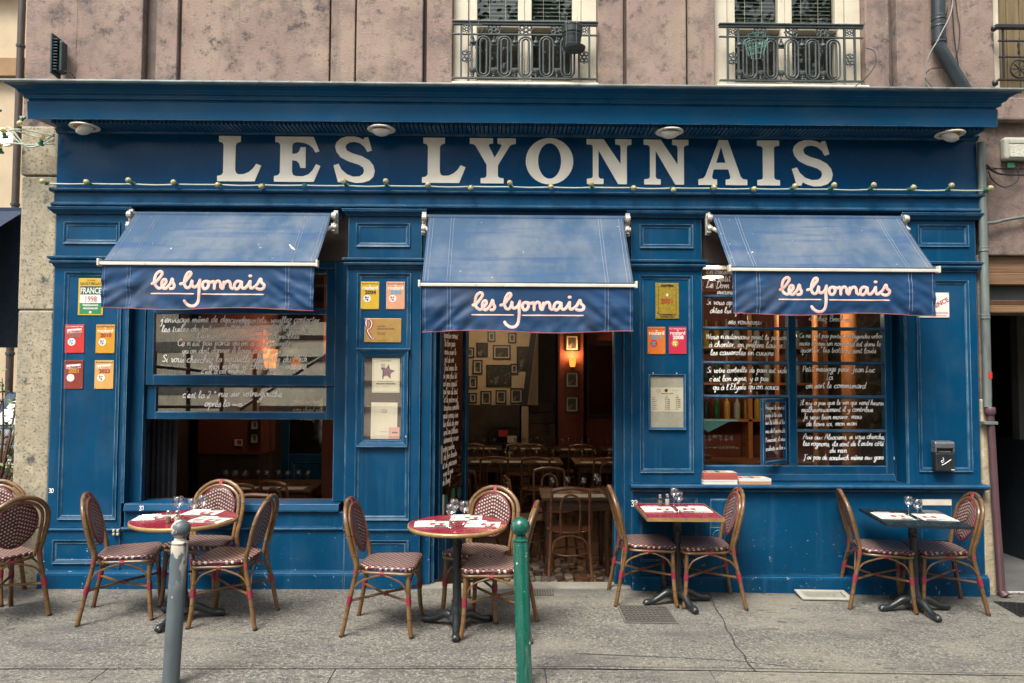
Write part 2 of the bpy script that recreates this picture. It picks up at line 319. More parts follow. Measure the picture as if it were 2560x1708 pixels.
matred = M('print_red', (0.36, 0.03, 0.05), 0.7); matblack = M('print_black', (0.02, 0.02, 0.022), 0.7); matgrey = M('print_grey', (0.25, 0.24, 0.22), 0.7)
black = M('black_plastic', (0.012, 0.014, 0.015), 0.45, 0.3, 20); rubber = M('rubber', (0.01, 0.01, 0.01), 0.8)
wineglass = glassmat('drinking_glass', 0.10, (0.93, 0.95, 0.95), 0.02)
paneL = glassmat('window_glass_street', 0.085, (0.9, 0.92, 0.9), 0.0); paneR = glassmat('window_glass', 0.03, (0.92, 0.93, 0.92))
white = M('white_paint_ink', (0.90, 0.90, 0.86), 0.6, 0.06, 30); steel = M('steel', (0.45, 0.45, 0.44), 0.25, 0.1, 20, metal=0.9)
darkwood = M('dark_wood', (0.075, 0.036, 0.021), 0.42, 0.35, 12, 0.1, 60, stretch=(1, 1, 6)); bentwood = M('bent_wood', (0.15, 0.065, 0.034), 0.35, 0.35, 14, layers=[dict(col=(0.22, 0.11, 0.06), sc=12, lo=0.58, hi=0.7, a=0.6)])
oak = M('lintel_oak', (0.20, 0.115, 0.058), 0.6, 0.35, 5, 0.4, 40, stretch=(0.3, 4, 14), layers=[dict(col=(0.07, 0.042, 0.025), sc=6, lo=0.5, hi=0.7, a=0.8, st=(0.3, 3, 18))])
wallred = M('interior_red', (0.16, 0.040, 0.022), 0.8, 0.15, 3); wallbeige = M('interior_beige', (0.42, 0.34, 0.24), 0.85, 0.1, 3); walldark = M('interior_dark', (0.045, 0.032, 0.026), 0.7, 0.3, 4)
amber = M('lamp_amber', (0.8, 0.3, 0.05), 0.5, emit=((1.0, 0.28, 0.045), 0.6)); warmbulb = M('lamp_bulb', (1, 0.8, 0.5), 0.5, emit=((1.0, 0.75, 0.4), 10.0))
# ------------------------------------------------------------------ ground, pavement, kerb, road
def gz(x): return 0.012 - 0.0165*max(0.0, min(x, 6.0)-0.5)
MB().add([(-250,-250,-0.4),(250,-250,-0.4),(250,250,-0.4),(-250,250,-0.4)], [(0,1,2,3)]).build('ground', roadm, kind='structure')
xs = [-40,-20,-10,-6] + [-5+0.25*i for i in range(41)] + [6,10,20,40]
def sheet(name, x0, x1, y0, y1, mat, ny=1, dz=0.0, **k):
    X = sorted({x0, x1, *[x for x in xs if x0 < x < x1]}); m = MB(); Y = [y0+(y1-y0)*i/ny for i in range(ny+1)]
    vs = [(x, y, gz(x)+dz) for y in Y for x in X]; n = len(X)
    return m.add(vs, [(j*n+i, j*n+i+1, (j+1)*n+i+1, (j+1)*n+i) for j in range(ny) for i in range(n-1)]).build(name, mat, fixn=False, **k)
pavement = sheet('pavement', -40, 40, -1.62, 0.02, pave, kind='structure')
sheet('side_street_pavement', -40, -3.62, 0.02, 40, pave, kind='structure')
road = sheet('road', -40, 40, -8.2, -1.95, roadm, dz=-0.12, kind='structure')
x = -12.0; k = 0
kerb_len = [1.35, 1.1, 1.3, 1.2, 0.95, 1.4]
while x < 12:
    L = kerb_len[k % 6]; k += 1; m = MB(); a, b = x+0.002, x+L-0.002
    vs = [(a,-1.95,gz(a)-0.3),(b,-1.95,gz(b)-0.3),(b,-1.6225,gz(b)-0.3),(a,-1.6225,gz(a)-0.3),(a,-1.95,gz(a)-0.002),(b,-1.95,gz(b)-0.002),(b,-1.6225,gz(b)-0.002),(a,-1.6225,gz(a)-0.002)]
    m.add(vs, [(0,3,2,1),(4,5,6,7),(0,1,5,4),(1,2,6,5),(2,3,7,6),(3,0,4,7)]).build('kerb_stone', pave, pavement, bev=0.004); x += L
def ribbon(name, pts, wd, mat, parent, dz=0.003):
    m = MB(); P = spline([(a, b, 0) for a, b in pts], 8); vs = []
    for i, p in enumerate(P):
        t = (P[min(i+1, len(P)-1)]-P[max(i-1, 0)]).normalized(); n = Vector((-t.y, t.x, 0)); ww = wd*(0.5+0.9*random.random())
        for s in (1, -1): q = p+n*s*ww/2; vs.append((q.x, q.y, gz(q.x)+dz))
    return m.add(vs, [(2*i, 2*i+1, 2*i+3, 2*i+2) for i in range(len(P)-1)]).build(name, mat, parent)
CRK = [(1.625,-0.08),(1.60,-0.28),(1.565,-0.49),(1.55,-0.72),(1.51,-0.92),(1.505,-1.07),(1.475,-1.22),(1.482,-1.36),(1.46,-1.50),(1.466,-1.62)]
ribbon('crack', CRK, 0.011, tar, pavement)
ribbon('crack', [(-4.5,-1.60),(-2.2,-1.585),(0.2,-1.60),(1.5,-1.585),(3.5,-1.605),(6,-1.60)], 0.004, tar, pavement)
ribbon('crack', [(0.45,-1.40),(0.9,-1.43),(1.35,-1.47),(1.7,-1.55)], 0.008, tar, pavement)
# ------------------------------------------------------------------ upper building
bld = empty('townhouse', 'weathered pink stucco townhouse facade above the blue shopfront', 'building')
def wall(x0, x1, y0, z0=3.93, z1=8.6, mat=stucco, name='wall', y1=0.35, bev=0.008): return box(name, mat, bld, x0, x1, y0, y1, z0, z1, bev=bev)
wall(-3.92, -3.50, 0.035, z0=3.42); wall(-3.498, -2.965, 0.025); wall(-2.963, -2.866, 0.10, mat=stuccod, name='groove'); wall(-2.864, -2.690, 0.045)
wall(-2.688, -2.672, 0.09, mat=stuccod, name='groove'); wall(-2.67, -1.450, 0.075); wall(-1.448, -1.43, 0.10, mat=stuccod, name='groove'); wall(-1.428, -1.232, 0.04)
wall(-1.230, -1.216, 0.07, mat=stuccod, name='groove'); wall(-1.214, -0.672, 0.012, name='pilaster'); wall(-0.670, -0.645, 0.08, mat=stuccod, name='groove'); wall(-0.643, -0.432, 0.05)
wall(0.774, 0.985, 0.05); wall(0.987, 1.008, 0.08, mat=stuccod, name='groove'); wall(1.01, 1.498, 0.012, name='pilaster'); wall(1.50, 1.515, 0.07, mat=stuccod, name='groove'); wall(1.517, 1.746, 0.05)
wall(3.003, 3.205, 0.05); wall(3.207, 3.245, 0.09, mat=stuccod, name='groove'); wall(3.247, 3.78, 0.012, name='pilaster'); wall(3.782, 4.078, 0.04, z0=3.42)
wall(4.90, 14.0, 0.04, z0=3.42); box('side_block', stucco, bld, 5.61, 14.0, 0.05, 3.0, -0.2, 3.41, bev=0); wall(4.0785, 4.8995, 0.046, z0=3.42, z1=4.05)
wall(4.0785, 4.8995, 0.046, z0=6.5); wall(-0.431, 0.773, 0.055, z0=6.4); wall(1.747, 3.002, 0.055, z0=6.4)
box('back_wall', walldark, bld, -3.9, 14.0, 0.36, 0.5, 3.3, 8.6, bev=0); box('roof', zinc, bld, -3.95, 14.0, -0.1, 11.5, 8.61, 8.9, bev=0)
wall(3.93, 5.6, 0.052, z0=2.70, z1=3.418, y1=0.3); box('string_course', stucco, bld, 3.94, 5.6, -0.035, 0.045, 3.80, 3.99, bev=0.012)
# ragged flashing mortar where the wall meets the cornice
mort = M('mortar', (0.36, 0.32, 0.27), 0.95, 0.3, 14, 0.8, 50, layers=[dict(col=(0.1, 0.09, 0.08), sc=16, lo=0.55, hi=0.65)])
for a, b in ((-3.4,-2.98),(-1.21,-0.68),(1.02,1.5),(3.3,3.75)):
    m = MB(); n = 22
    vs = [(a+(b-a)*i/n, yy, zz+(random.uniform(-0.012,0.02) if tt else 0)) for yy, zz, tt in ((-0.03,3.93,0),(-0.012,4.04,1),(0.03,4.055,1)) for i in range(n+1)]
    m.add(vs, [(j*(n+1)+i, j*(n+1)+i+1, (j+1)*(n+1)+i+1, (j+1)*(n+1)+i) for j in range(2) for i in range(n)]).build('mortar_fillet', mort, bld, smooth=True)
# tall windows above
darkpane = glassmat('upper_glass', 0.04, (0.8, 0.85, 0.82)); blindm = M('blind', (0.045, 0.06, 0.05), 0.6)
def upper_window(x0, x1):
    w = empty('window'); w.parent = bld
    cx = (x0+x1)/2; fr = MB(); z0, z1 = 4.095, 6.4
    fr.box(x0, x0+0.125, 0.13, 0.22, z0, z1).box(x1-0.125, x1, 0.13, 0.22, z0, z1)
    fr.build('outer_frame', plaster, w, bev=0.004)
    f2 = MB().box(x0+0.127, x0+0.20, 0.15, 0.225, z0, z1).box(x1-0.20, x1-0.127, 0.15, 0.225, z0, z1).box(cx-0.058, cx-0.001, 0.15, 0.225, z0, z1).box(cx+0.001, cx+0.058, 0.15, 0.225, z0, z1)
    f2.build('casement', plaster, w, bev=0.006)
    for a, b in ((x0+0.20, cx-0.058), (cx+0.058, x1-0.20)):
        MB().sweepx([(0.215,4.60),(0.11,4.60),(0.105,4.615),(0.13,4.64),(0.15,4.66),(0.215,4.66)], a-0.004, b+0.004).build('weather_bar', plaster, w, bev=0.002)
        box('bottom_rail', plaster, w, a+0.001, b-0.001, 0.155, 0.22, 4.097, 4.17)
        MB().add([(a,0.19,4.17),(b,0.19,4.17),(b,0.19,6.4),(a,0.19,6.4)], [(0,1,2,3)]).build('pane', darkpane, w)
        bl = MB(); z = 4.69
        while z < 5.6: bl.add([(a,0.24,z),(b,0.24,z),(b,0.262,z+0.03),(a,0.262,z+0.03)], [(0,1,2,3)]); z += 0.034
        bl.build('blind', blindm, w, kind='stuff')
        for t in (0.3, 0.7): MB().tube([(a+(b-a)*t,0.235,4.67),(a+(b-a)*t,0.235,5.6)], 0.002, 4).build('cord', plaster, w)
    MB().sweepx([(0.34,3.95),(-0.02,3.95),(-0.03,4.055),(-0.01,4.09),(0.34,4.094)], x0+0.002, x1-0.002).build('sill', plaster, w, bev=0.003)
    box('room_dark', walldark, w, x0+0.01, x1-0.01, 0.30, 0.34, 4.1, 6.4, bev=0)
upper_window(-0.43, 0.772); upper_window(1.748, 3.001)
w3 = empty('window'); w3.parent = bld
MB().box(4.08, 4.16, 0.10, 0.2, 4.052, 6.5).build('outer_frame', plaster, w3, bev=0.004)
shut = M('ochre_curtain', (0.16, 0.115, 0.055), 0.7, 0.3, 6, stretch=(8, 1, 0.3))
for i in range(6): box('shutter_board', shut, w3, 4.162+i*0.11, 4.162+i*0.11+0.105, 0.16, 0.2, 4.053, 6.5)
# ------------------------------------------------------------------ balcony railings
def flower(m, cx, y, cz, s):
    for dx, dz in ((-1,0.45),(1,0.45),(-1,-0.45),(1,-0.45)):
        m.tube([(cx+dx*s*0.55+s*0.3*math.cos(a), y, cz+dz*s*0.8+s*0.3*math.sin(a)) for a in [i*math.pi/4 for i in range(8)]], s*0.13, 5, closed=True)
    m.tube([(cx+s*0.34*math.cos(a), y, cz+s*0.34*math.sin(a)) for a in [i*math.pi/4 for i in range(8)]], s*0.15, 5, closed=True)
    for dx in (-1, 1): m.lathe([(0.0,-s*.2),(s*.17,0),(0.0,s*.2)], 6, (cx+dx*s*1.0, y, cz))
    for dz in (-1, 1): m.lathe([(0.0,-s*.25),(s*.14,0),(0.0,s*.25)], 6, (cx, y, cz+dz*s*.75))
def railing(x0, label):
    t = empty('balcony_railing', label, 'railing', (x0, 0.0, 4.115), group='ornate railings above the shopfront')
    W = 1.19
    MB().box(-0.004, W+0.004, -0.025, 0.02, 0.468, 0.482).box(0, W, -0.016, 0.014, 0.448, 0.467).build('top_rail', iron, t, bev=0.004)
    box('middle_rail', iron, t, 0, W, -0.008, 0.008, 0.366, 0.378, bev=0.002); box('bottom_rail', iron, t, 0, W, -0.01, 0.01, 0.0, 0.014, bev=0.002)
    for px in (0.070, 0.157, 1.036, 1.121): box('post', iron, t, px-0.008, px+0.008, -0.0095, 0.0095, 0.0145, 0.4475, bev=0.002)
    unit = MB()
    def stad(r, zt, zb, n=8):
        return [(r*math.cos(math.pi*i/n), 0, zt+r*math.sin(math.pi*i/n)) for i in range(n+1)] + [(r*math.cos(math.pi+math.pi*i/n), 0, zb+r*math.sin(math.pi+math.pi*i/n)) for i in range(n+1)]
    unit.tube(stad(0.0555, 0.300, 0.074), 0.0085, 6, closed=True); unit.tube(stad(0.0265, 0.310, 0.064), 0.009, 6, closed=True)
    u0 = None
    for i in range(5):
        loc = (0.2525+0.1725*i, 0, 0)
        if u0 is None: u0 = unit.build('baluster', iron, t, loc=loc, smooth=True)
        else: link_copy(u0, t, loc)
    f0 = None
    for i in range(6):
        loc = (0.166+0.1725*i, 0, 0)
        if f0 is None:
            m = MB(); m.lathe([(0.0,0.362),(0.010,0.352),(0.008,0.34),(0.014,0.335),(0.012,0.325),(0.024,0.315),(0.026,0.30),(0.018,0.292)], 8)
            m.box(-0.031, 0.031, -0.007, 0.007, 0.279, 0.2935); f0 = m.build('finial', iron, t, loc=loc, smooth='auto')
            g0 = MB().lathe([(0.018,0.080),(0.026,0.072),(0.024,0.058),(0.012,0.048),(0.014,0.038),(0.008,0.033),(0.012,0.022),(0.0,0.015)], 8).box(-0.031, 0.031, -0.007, 0.007, 0.0785, 0.093).build('drop_finial', iron, t, loc=loc, smooth='auto')
        elif i < 5: link_copy(f0, t, loc); link_copy(g0, t, loc)
    for cx, cz, s in ((0.339,0.414,0.055),(0.598,0.414,0.055),(0.857,0.414,0.055),(0.113,0.414,0.036),(1.079,0.414,0.036)):
        m = MB(); flower(m, 0, 0, 0, s); m.build('rosette', iron, t, loc=(cx, 0, cz), smooth=True)
    for cx in (0.113, 1.079):
        m = MB(); flower(m, 0, 0, 0, 0.05); m.build('rosette', iron, t, loc=(cx, 0, 0.19), rot=(0, R(90), 0), smooth=True)
    return t
railing(-0.424, 'ornate grey iron railing with a dark bucket planter hung on it')
railing(1.768, 'ornate grey iron railing with an empty wire basket, near the drainpipe')
t = empty('balcony_railing', 'black iron railing with round motif at the right edge window', 'railing', (4.085, 0.0, 4.12))
MB().box(-0.03, 0.75, -0.025, 0.02, 0.455, 0.49).build('top_rail', black, t, bev=0.006)
box('middle_rail', black, t, 0.0, 0.75, -0.008, 0.008, 0.35, 0.362, bev=0.002); box('bottom_rail', black, t, -0.01, 0.75, -0.01, 0.01, 0.02, 0.036, bev=0.002); box('middle_rail', black, t, 0.0, 0.75, -0.007, 0.007, 0.215, 0.227, bev=0.002)
for px in (0.04, 0.30, 0.55): box('post', black, t, px-0.008, px+0.008, -0.006, 0.006, 0.0365, 0.4545, bev=0.002)
for cx in (0.17, 0.425):
    m = MB().tube([(cx+0.075*math.cos(a), 0, 0.12+0.075*math.sin(a)) for a in [i*math.pi/8 for i in range(16)]], 0.008, 6, closed=True)
    for k in range(4): a = k*math.pi/4; m.tube([(cx-0.06*math.cos(a),0,0.12-0.06*math.sin(a)),(cx+0.06*math.cos(a),0,0.12+0.06*math.sin(a))], 0.005, 5)
    m.lathe([(0,0),(0.012,0.03),(0.006,0.06),(0.014,0.09),(0.004,0.13),(0,0.16)], 8, (cx, 0, 0.23)); m.build('rosette', black, t, smooth='auto')
for z in (0.0, 0.46): MB().lathe([(0,-0.03),(0.022,-0.015),(0.022,0.015),(0,0.03)], 8, (-0.035, 0, z)).build('knob', black, t, smooth=True)
# ------------------------------------------------------------------ stone corner pier
pier = empty('corner_pier', 'tall speckled granite pier at the left corner of the shopfront', 'pier', (0, 0, 0))
for z0, z1, xl, xr, yy in ((0.0,0.462,-3.93,-3.615,0.0),(0.468,2.198,-3.895,-3.615,0.02),(2.206,3.288,-3.905,-3.615,0.025),(3.298,3.70,-3.915,-3.615,0.02)):
    MB().box(xl, xr, yy, 0.55, z0, z1).build('block', stone, pier, bev=0.014, seg=3)
box('core', stuccod, pier, -3.86, -3.63, 0.06, 0.5, 0.0, 3.7, bev=0)
box('side_wall', stucco, bld, -3.90, -3.63, 0.56, 12, -0.1, 8.6, bev=0)
# ------------------------------------------------------------------ the blue timber shopfront
sf = empty('shopfront', 'long blue painted timber shopfront with cream sign lettering and deep cornice', 'shopfront')
XL, XR = -3.61, 3.88
cor = MB().sweepx([(0.10,3.674),(-0.268,3.674),(-0.272,3.655),(-0.28,3.655),(-0.285,3.79),(-0.275,3.805),(-0.30,3.812),(-0.305,3.835),(-0.325,3.845),(-0.34,3.868),(-0.375,3.885),(-0.40,3.893),(0.10,3.893)],
    lambda y: -3.40+min(y, -0.2), lambda y: 3.59-min(y, -0.2)).build('cornice', corniceblue, sf, bev=0.003)
MB().sweepx([(0.03,3.895),(-0.408,3.895),(-0.42,3.903),(-0.42,3.915),(-0.40,3.921),(0.03,3.96)], lambda y: -3.40+min(y, -0.2), lambda y: 3.59-min(y, -0.2)).build('zinc_flashing', zinc, cor, bev=0.002)
s0 = None; x = -3.52; i = 0
while x < 3.80:
    if s0 is None: s0 = MB().box(-0.0115, 0.0115, -0.095, 0.085, -0.03, 0.0).build('soffit_slat', corniceblue, cor, loc=(x, -0.13, 3.673), bev=0.003)
    else: link_copy(s0, cor, (x, -0.13, 3.673))
    x += 0.0345
MB().sweepx([(0.09,3.634),(-0.008,3.634),(-0.014,3.640),(-0.016,3.648),(-0.03,3.656),(-0.032,3.668),(0.09,3.668)], XL-0.01, XR+0.01).build('bed_moulding', blue, sf, bev=0.003)
box('sign_board', signblue, sf, XL, XR, 0.0, 0.12, 3.190, 3.6335, bev=0.002)
MB().sweepx([(0.12,3.152),(-0.035,3.152),(-0.05,3.159),(-0.055,3.172),(-0.045,3.183),(-0.01,3.1895),(0.12,3.1895)], XL-0.03, XR+0.03).build('ledge', blue, sf, bev=0.003)
box('architrave', blue, sf, XL-0.006, XR+0.012, -0.018, 0.12, 3.069, 3.1515); MB().sweepx([(0.12,3.032),(-0.02,3.032),(-0.04,3.044),(-0.042,3.057),(-0.025,3.0685),(0.12,3.0685)], XL-0.02, XR+0.02).build('moulding', blue, sf, bev=0.003)
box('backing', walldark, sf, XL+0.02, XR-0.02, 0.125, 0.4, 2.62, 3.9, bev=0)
# sign letters, drawn as outlines
GL = {
 'L': ([(1250,1042),(1412,1042),(1412,1083),(1385,1092),(1375,1110),(1375,1290),(1382,1312),(1400,1322),(1440,1320),(1475,1305),(1505,1280),(1530,1243),(1567,1258),(1520,1375),(1243,1375),(1243,1335),(1272,1328),(1285,1312),(1285,1108),(1275,1090),(1250,1083)], []),
 'E': ([(140,1038),(425,1038),(470,1145),(440,1155),(420,1122),(390,1097),(350,1083),(300,1078),(276,1086),(268,1105),(268,1165),(300,1162),(318,1148),(330,1115),(368,1115),(368,1268),(330,1268),(320,1235),(300,1216),(268,1212),(268,1290),(276,1318),(300,1328),(350,1328),(390,1314),(420,1285),(445,1238),(480,1252),(430,1370),(135,1370),(135,1328),(165,1322),(178,1305),(178,1100),(166,1083),(140,1078)], []),
 'S': ([(835,1038),(865,1138),(830,1150),(808,1112),(775,1085),(735,1074),(700,1078),(675,1093),(667,1113),(678,1138),(720,1160),(790,1180),(845,1210),(876,1248),(888,1290),(878,1333),(848,1362),(800,1378),(745,1380),(695,1368),(660,1350),(650,1375),(615,1375),(580,1250),(618,1238),(640,1280),(680,1315),(730,1333),(775,1330),(800,1312),(808,1290),(800,1265),(770,1245),(690,1220),(632,1190),(600,1150),(590,1112),(600,1078),(630,1050),(675,1035),(730,1034),(770,1043),(800,1058),(806,1042)], []),
 'Y': ([(1600,1047),(1775,1047),(1775,1085),(1748,1089),(1742,1100),(1788,1188),(1838,1102),(1834,1091),(1807,1087),(1807,1047),(1945,1047),(1945,1087),(1915,1092),(1900,1102),(1812,1245),(1812,1322),(1824,1335),(1855,1338),(1855,1375),(1683,1375),(1683,1338),(1716,1335),(1727,1322),(1727,1240),(1645,1105),(1630,1092),(1600,1087)], []),
 'O': ([(270+178*math.cos(2*math.pi*i/40), 1213+171*math.sin(2*math.pi*i/40)) for i in range(40)], [[(271+86*math.cos(2*math.pi*i/32), 1211+131*math.sin(2*math.pi*i/32)) for i in range(32)]]),
 'N': ([(550,1055),(678,1055),(805,1235),(805,1108),(795,1096),(765,1092),(765,1055),(887,1055),(887,1093),(862,1098),(852,1110),(852,1380),(787,1380),(640,1135),(640,1325),(650,1339),(677,1342),(677,1380),(553,1380),(553,1342),(585,1338),(597,1325),(597,1110),(587,1096),(550,1092)], []),
 'A': ([(1550,1058),(1618,1058),(1712,1320),(1728,1338),(1762,1343),(1762,1383),(1600,1383),(1600,1343),(1628,1340),(1636,1325),(1620,1270),(1510,1270),(1497,1325),(1506,1340),(1535,1343),(1535,1383),(1395,1383),(1395,1343),(1430,1335),(1448,1315)], [[(1567,1105),(1600,1222),(1530,1222)]]),
 'I': ([(0,1058),(167,1058),(167,1095),(137,1100),(127,1114),(127,1325),(137,1339),(170,1343),(170,1381),(0,1381),(0,1343),(33,1338),(42,1325),(42,1114),(32,1100),(0,1095)], [])}
rnd = lambda P: P
for ch, sx in (('L',545),('E',685),('S',832),('L',1052),('Y',1170),('O',1310),('N',1462),('N',1605),('A',1742),('I',1890),('S',1977)):
    o, hs_ = GL[ch]; x0 = min(p[0] for p in o); zb = max(p[1] for p in o); ht = zb-min(p[1] for p in o)
    k = 0.372/ht*(1.03 if ch in 'SO' else 1.0); zoff = 3.2515-(0.0055 if ch in 'SO' else 0)
    wx = -2.312+(sx/1.0894-502)*0.0035545
    T = lambda P: [((px-x0)*0.001090, (zb-pz)*k) for px, pz in P]
    MB().poly(T(o), -0.0055, 0.0, [T(h) for h in hs_]).build('letter', cream, sf, loc=(wx, -0.0005, zoff), bev=0.0012, seg=1)
# pilasters
def panel(m, x0, x1, z0, z1, y=0.0, wd=0.022, proud=0.014):
    m.frame(x0, x1, z0, z1, wd, y-proud, y+0.001, inner=y-0.002); m.frame(x0+wd*1.15, x1-wd*1.15, z0+wd*1.15, z1-wd*1.15, wd*0.45, y-proud*0.55, y+0.001, inner=y-0.002)
def capital(x0, x1, parent):
    MB().sweepx([(0.05,2.976),(-0.02,2.976),(-0.03,2.99),(-0.05,3.008),(-0.055,3.0275),(0.05,3.0275)], lambda y: x0+min(y+.01, 0), lambda y: x1-min(y+.01, 0)).build('cap_moulding', blue, parent, bev=0.003)
    MB().sweepx([(0.05,2.550),(-0.012,2.550),(-0.018,2.570),(-0.035,2.577),(-0.038,2.593),(-0.025,2.600),(-0.045,2.613),(-0.047,2.630),(-0.01,2.637),(0.05,2.637)], lambda y: x0+min(y+.01, 0), lambda y: x1-min(y+.01, 0)).build('neck_moulding', blue, parent, bev=0.003)
def pilaster(x0, x1, zb, sm, lg):
    p = box('pilaster', blue, sf, x0, x1, 0.0, 0.22, zb, 3.0315, bev=0.006); capital(x0, x1, p)
    m = MB(); panel(m, *sm); m.build('panel_moulding', blue, p, bev=0.002)
    m = MB(); panel(m, *lg); m.build('panel_moulding', blue, p, bev=0.002); return p
p1 = pilaster(-3.605, -3.02, 0.476, (-3.535,-3.085,2.735,2.912), (-3.515,-3.055,0.54,2.507))
p2 = pilaster(-1.255, -0.66, 0.476, (-1.19,-0.755,2.726,2.918), (-1.175,-0.742,0.54,2.51))
p3 = pilaster(1.035, 1.612, 0.836, (1.105,1.54,2.73,2.925), (1.103,1.534,0.92,2.506))
p4 = pilaster(3.27, 3.858, 0.836, (3.377,3.796,2.756,2.936), (3.352,3.786,0.934,2.48))
def plinth(x0, x1, ztop, **k):
    MB().sweepx([(0.2,-0.1),(-0.055,-0.1),(-0.055,ztop-0.03),(-0.05,ztop-0.012),(-0.022,ztop),(0.2,ztop)], x0, x1).build('plinth', blue, sf, bev=0.004)
plinth(-3.635, -1.242, 0.147); plinth(-1.238, -0.648, 0.147); plinth(1.03, 3.872, 0.118)
def ped(x0, x1):
    p = box('pedestal', blue, sf, x0-0.008, x1+0.008, -0.018, 0.2, 0.1475, 0.455, bev=0.005)
    MB().sweepx([(0.1,0.455),(-0.026,0.455),(-0.034,0.462),(-0.034,0.472),(-0.02,0.4755),(0.1,0.4755)], x0-0.012, x1+0.012).build('moulding', blue, p, bev=0.002)
    m = MB(); panel(m, x0+0.07, x1-0.08, 0.20, 0.385, -0.018); m.build('panel_moulding', blue, p, bev=0.002)
ped(-3.605, -3.02); ped(-1.243, -0.66)
rs = box('stall_riser', blue, sf, -3.011, -1.2525, -0.004, 0.2, 0.1475, 0.46, bev=0.004)
MB().sweepx([(0.2,0.4605),(-0.012,0.4605),(-0.024,0.468),(-0.024,0.478),(-0.008,0.484),(0.2,0.484)], -3.0, -1.262).build('moulding', blue, rs, bev=0.002)
box('apron', blue, rs, -3.0, -1.262, 0.012, 0.2, 0.4845, 0.60, bev=0.003); MB().sweepx([(0.2,0.6005),(0.0,0.6005),(-0.015,0.608),(-0.015,0.62),(0.0,0.664),(0.2,0.669)], -2.995, -1.30).build('sill', blue, rs, bev=0.003)
rr = box('stall_riser', blue, sf, 1.033, 3.868, -0.006, 0.2, 0.1185, 0.788, bev=0.004)
MB().sweepx([(0.30,0.79),(-0.03,0.79),(-0.055,0.80),(-0.072,0.812),(-0.072,0.827),(-0.06,0.8345),(0.30,0.8355)], 1.022, 3.885).build('sill', blue, rr, bev=0.003)
MB().sweepx([(0.01,0.768),(-0.02,0.768),(-0.03,0.776),(-0.03,0.7895),(0.01,0.7895)], 1.04, 3.86).build('moulding', blue, rr, bev=0.002)
m = MB(); panel(m, 1.10, 1.56, 0.22, 0.72, -0.006, 0.012, 0.008); m.build('panel_moulding', blue, rr, bev=0.002)
for a, b, z0, z1, c in ((1.66,1.885,0.50,0.718,0), (1.655,1.89,0.285,0.495,1), (3.352,3.60,0.39,0.72,0)):
    h = box('meter_hatch', blue, rr, a, b, -0.024, -0.005, z0, z1, bev=0.006)
    if c:
        MB().tube([(1.725+0.05*math.cos(t), -0.025, 0.42+0.05*math.sin(t)) for t in [i*math.pi/10 for i in range(20)]], 0.003, 5, closed=True).build('round_lock', blue, h)
        for q in range(2): box('louvre', walldark, h, 1.79, 1.885, -0.030, -0.0245, 0.305+q*0.07, 0.325+q*0.07, bev=0.002)
    else: box('hatch_lip', barcream if z0 < 0.45 else blue, h, a+0.005, b-0.005, -0.028, -0.0242, z1-0.05 if z0 < 0.45 else z1-0.02, z1-0.004, bev=0.003)
# hinge and painted table numbers
hg = MB()
for dx in (-0.016, 0.016):
    for dz in (0, 0.028): hg.box(-3.035+dx-0.009, -3.035+dx+0.009, -0.048, -0.0185, 0.425+dz, 0.445+dz)
hg.build('hinge', alu, sf, bev=0.003)
DIG = {'3': [[(0,9),(3,10),(5,8),(2,5.5),(5,3),(3,0),(0,1)]], '0': [[(2.5,10),(0,6),(1,1),(3,0),(5,4),(4,9),(2.5,10)]], '1': [[(1,8),(3,10),(3,0)]], '2': [[(0,8),(2,10),(5,8),(3,4),(0,0),(5,0)]]}
def digits(s, x, z, h, y, parent):
    m = MB()
    for i, c in enumerate(s):
        for st in DIG[c]: m.stroke([(p.x, p.y) for p in spline([(x+(i*6+a)*h/10, z+b*h/10, 0) for a, b in st], 5)], h*0.16, 0.001, lambda a, b: y)
    m.build('painted_number', white, parent)
digits('30', -3.590, 0.750, 0.032, -0.001, p1); digits('31', -2.868, 0.615, 0.034, -0.016, rs); digits('32', -1.245, 0.545, 0.04, -0.001, p2); digits('33', 1.03, 0.655, 0.045, -0.0071, rr)
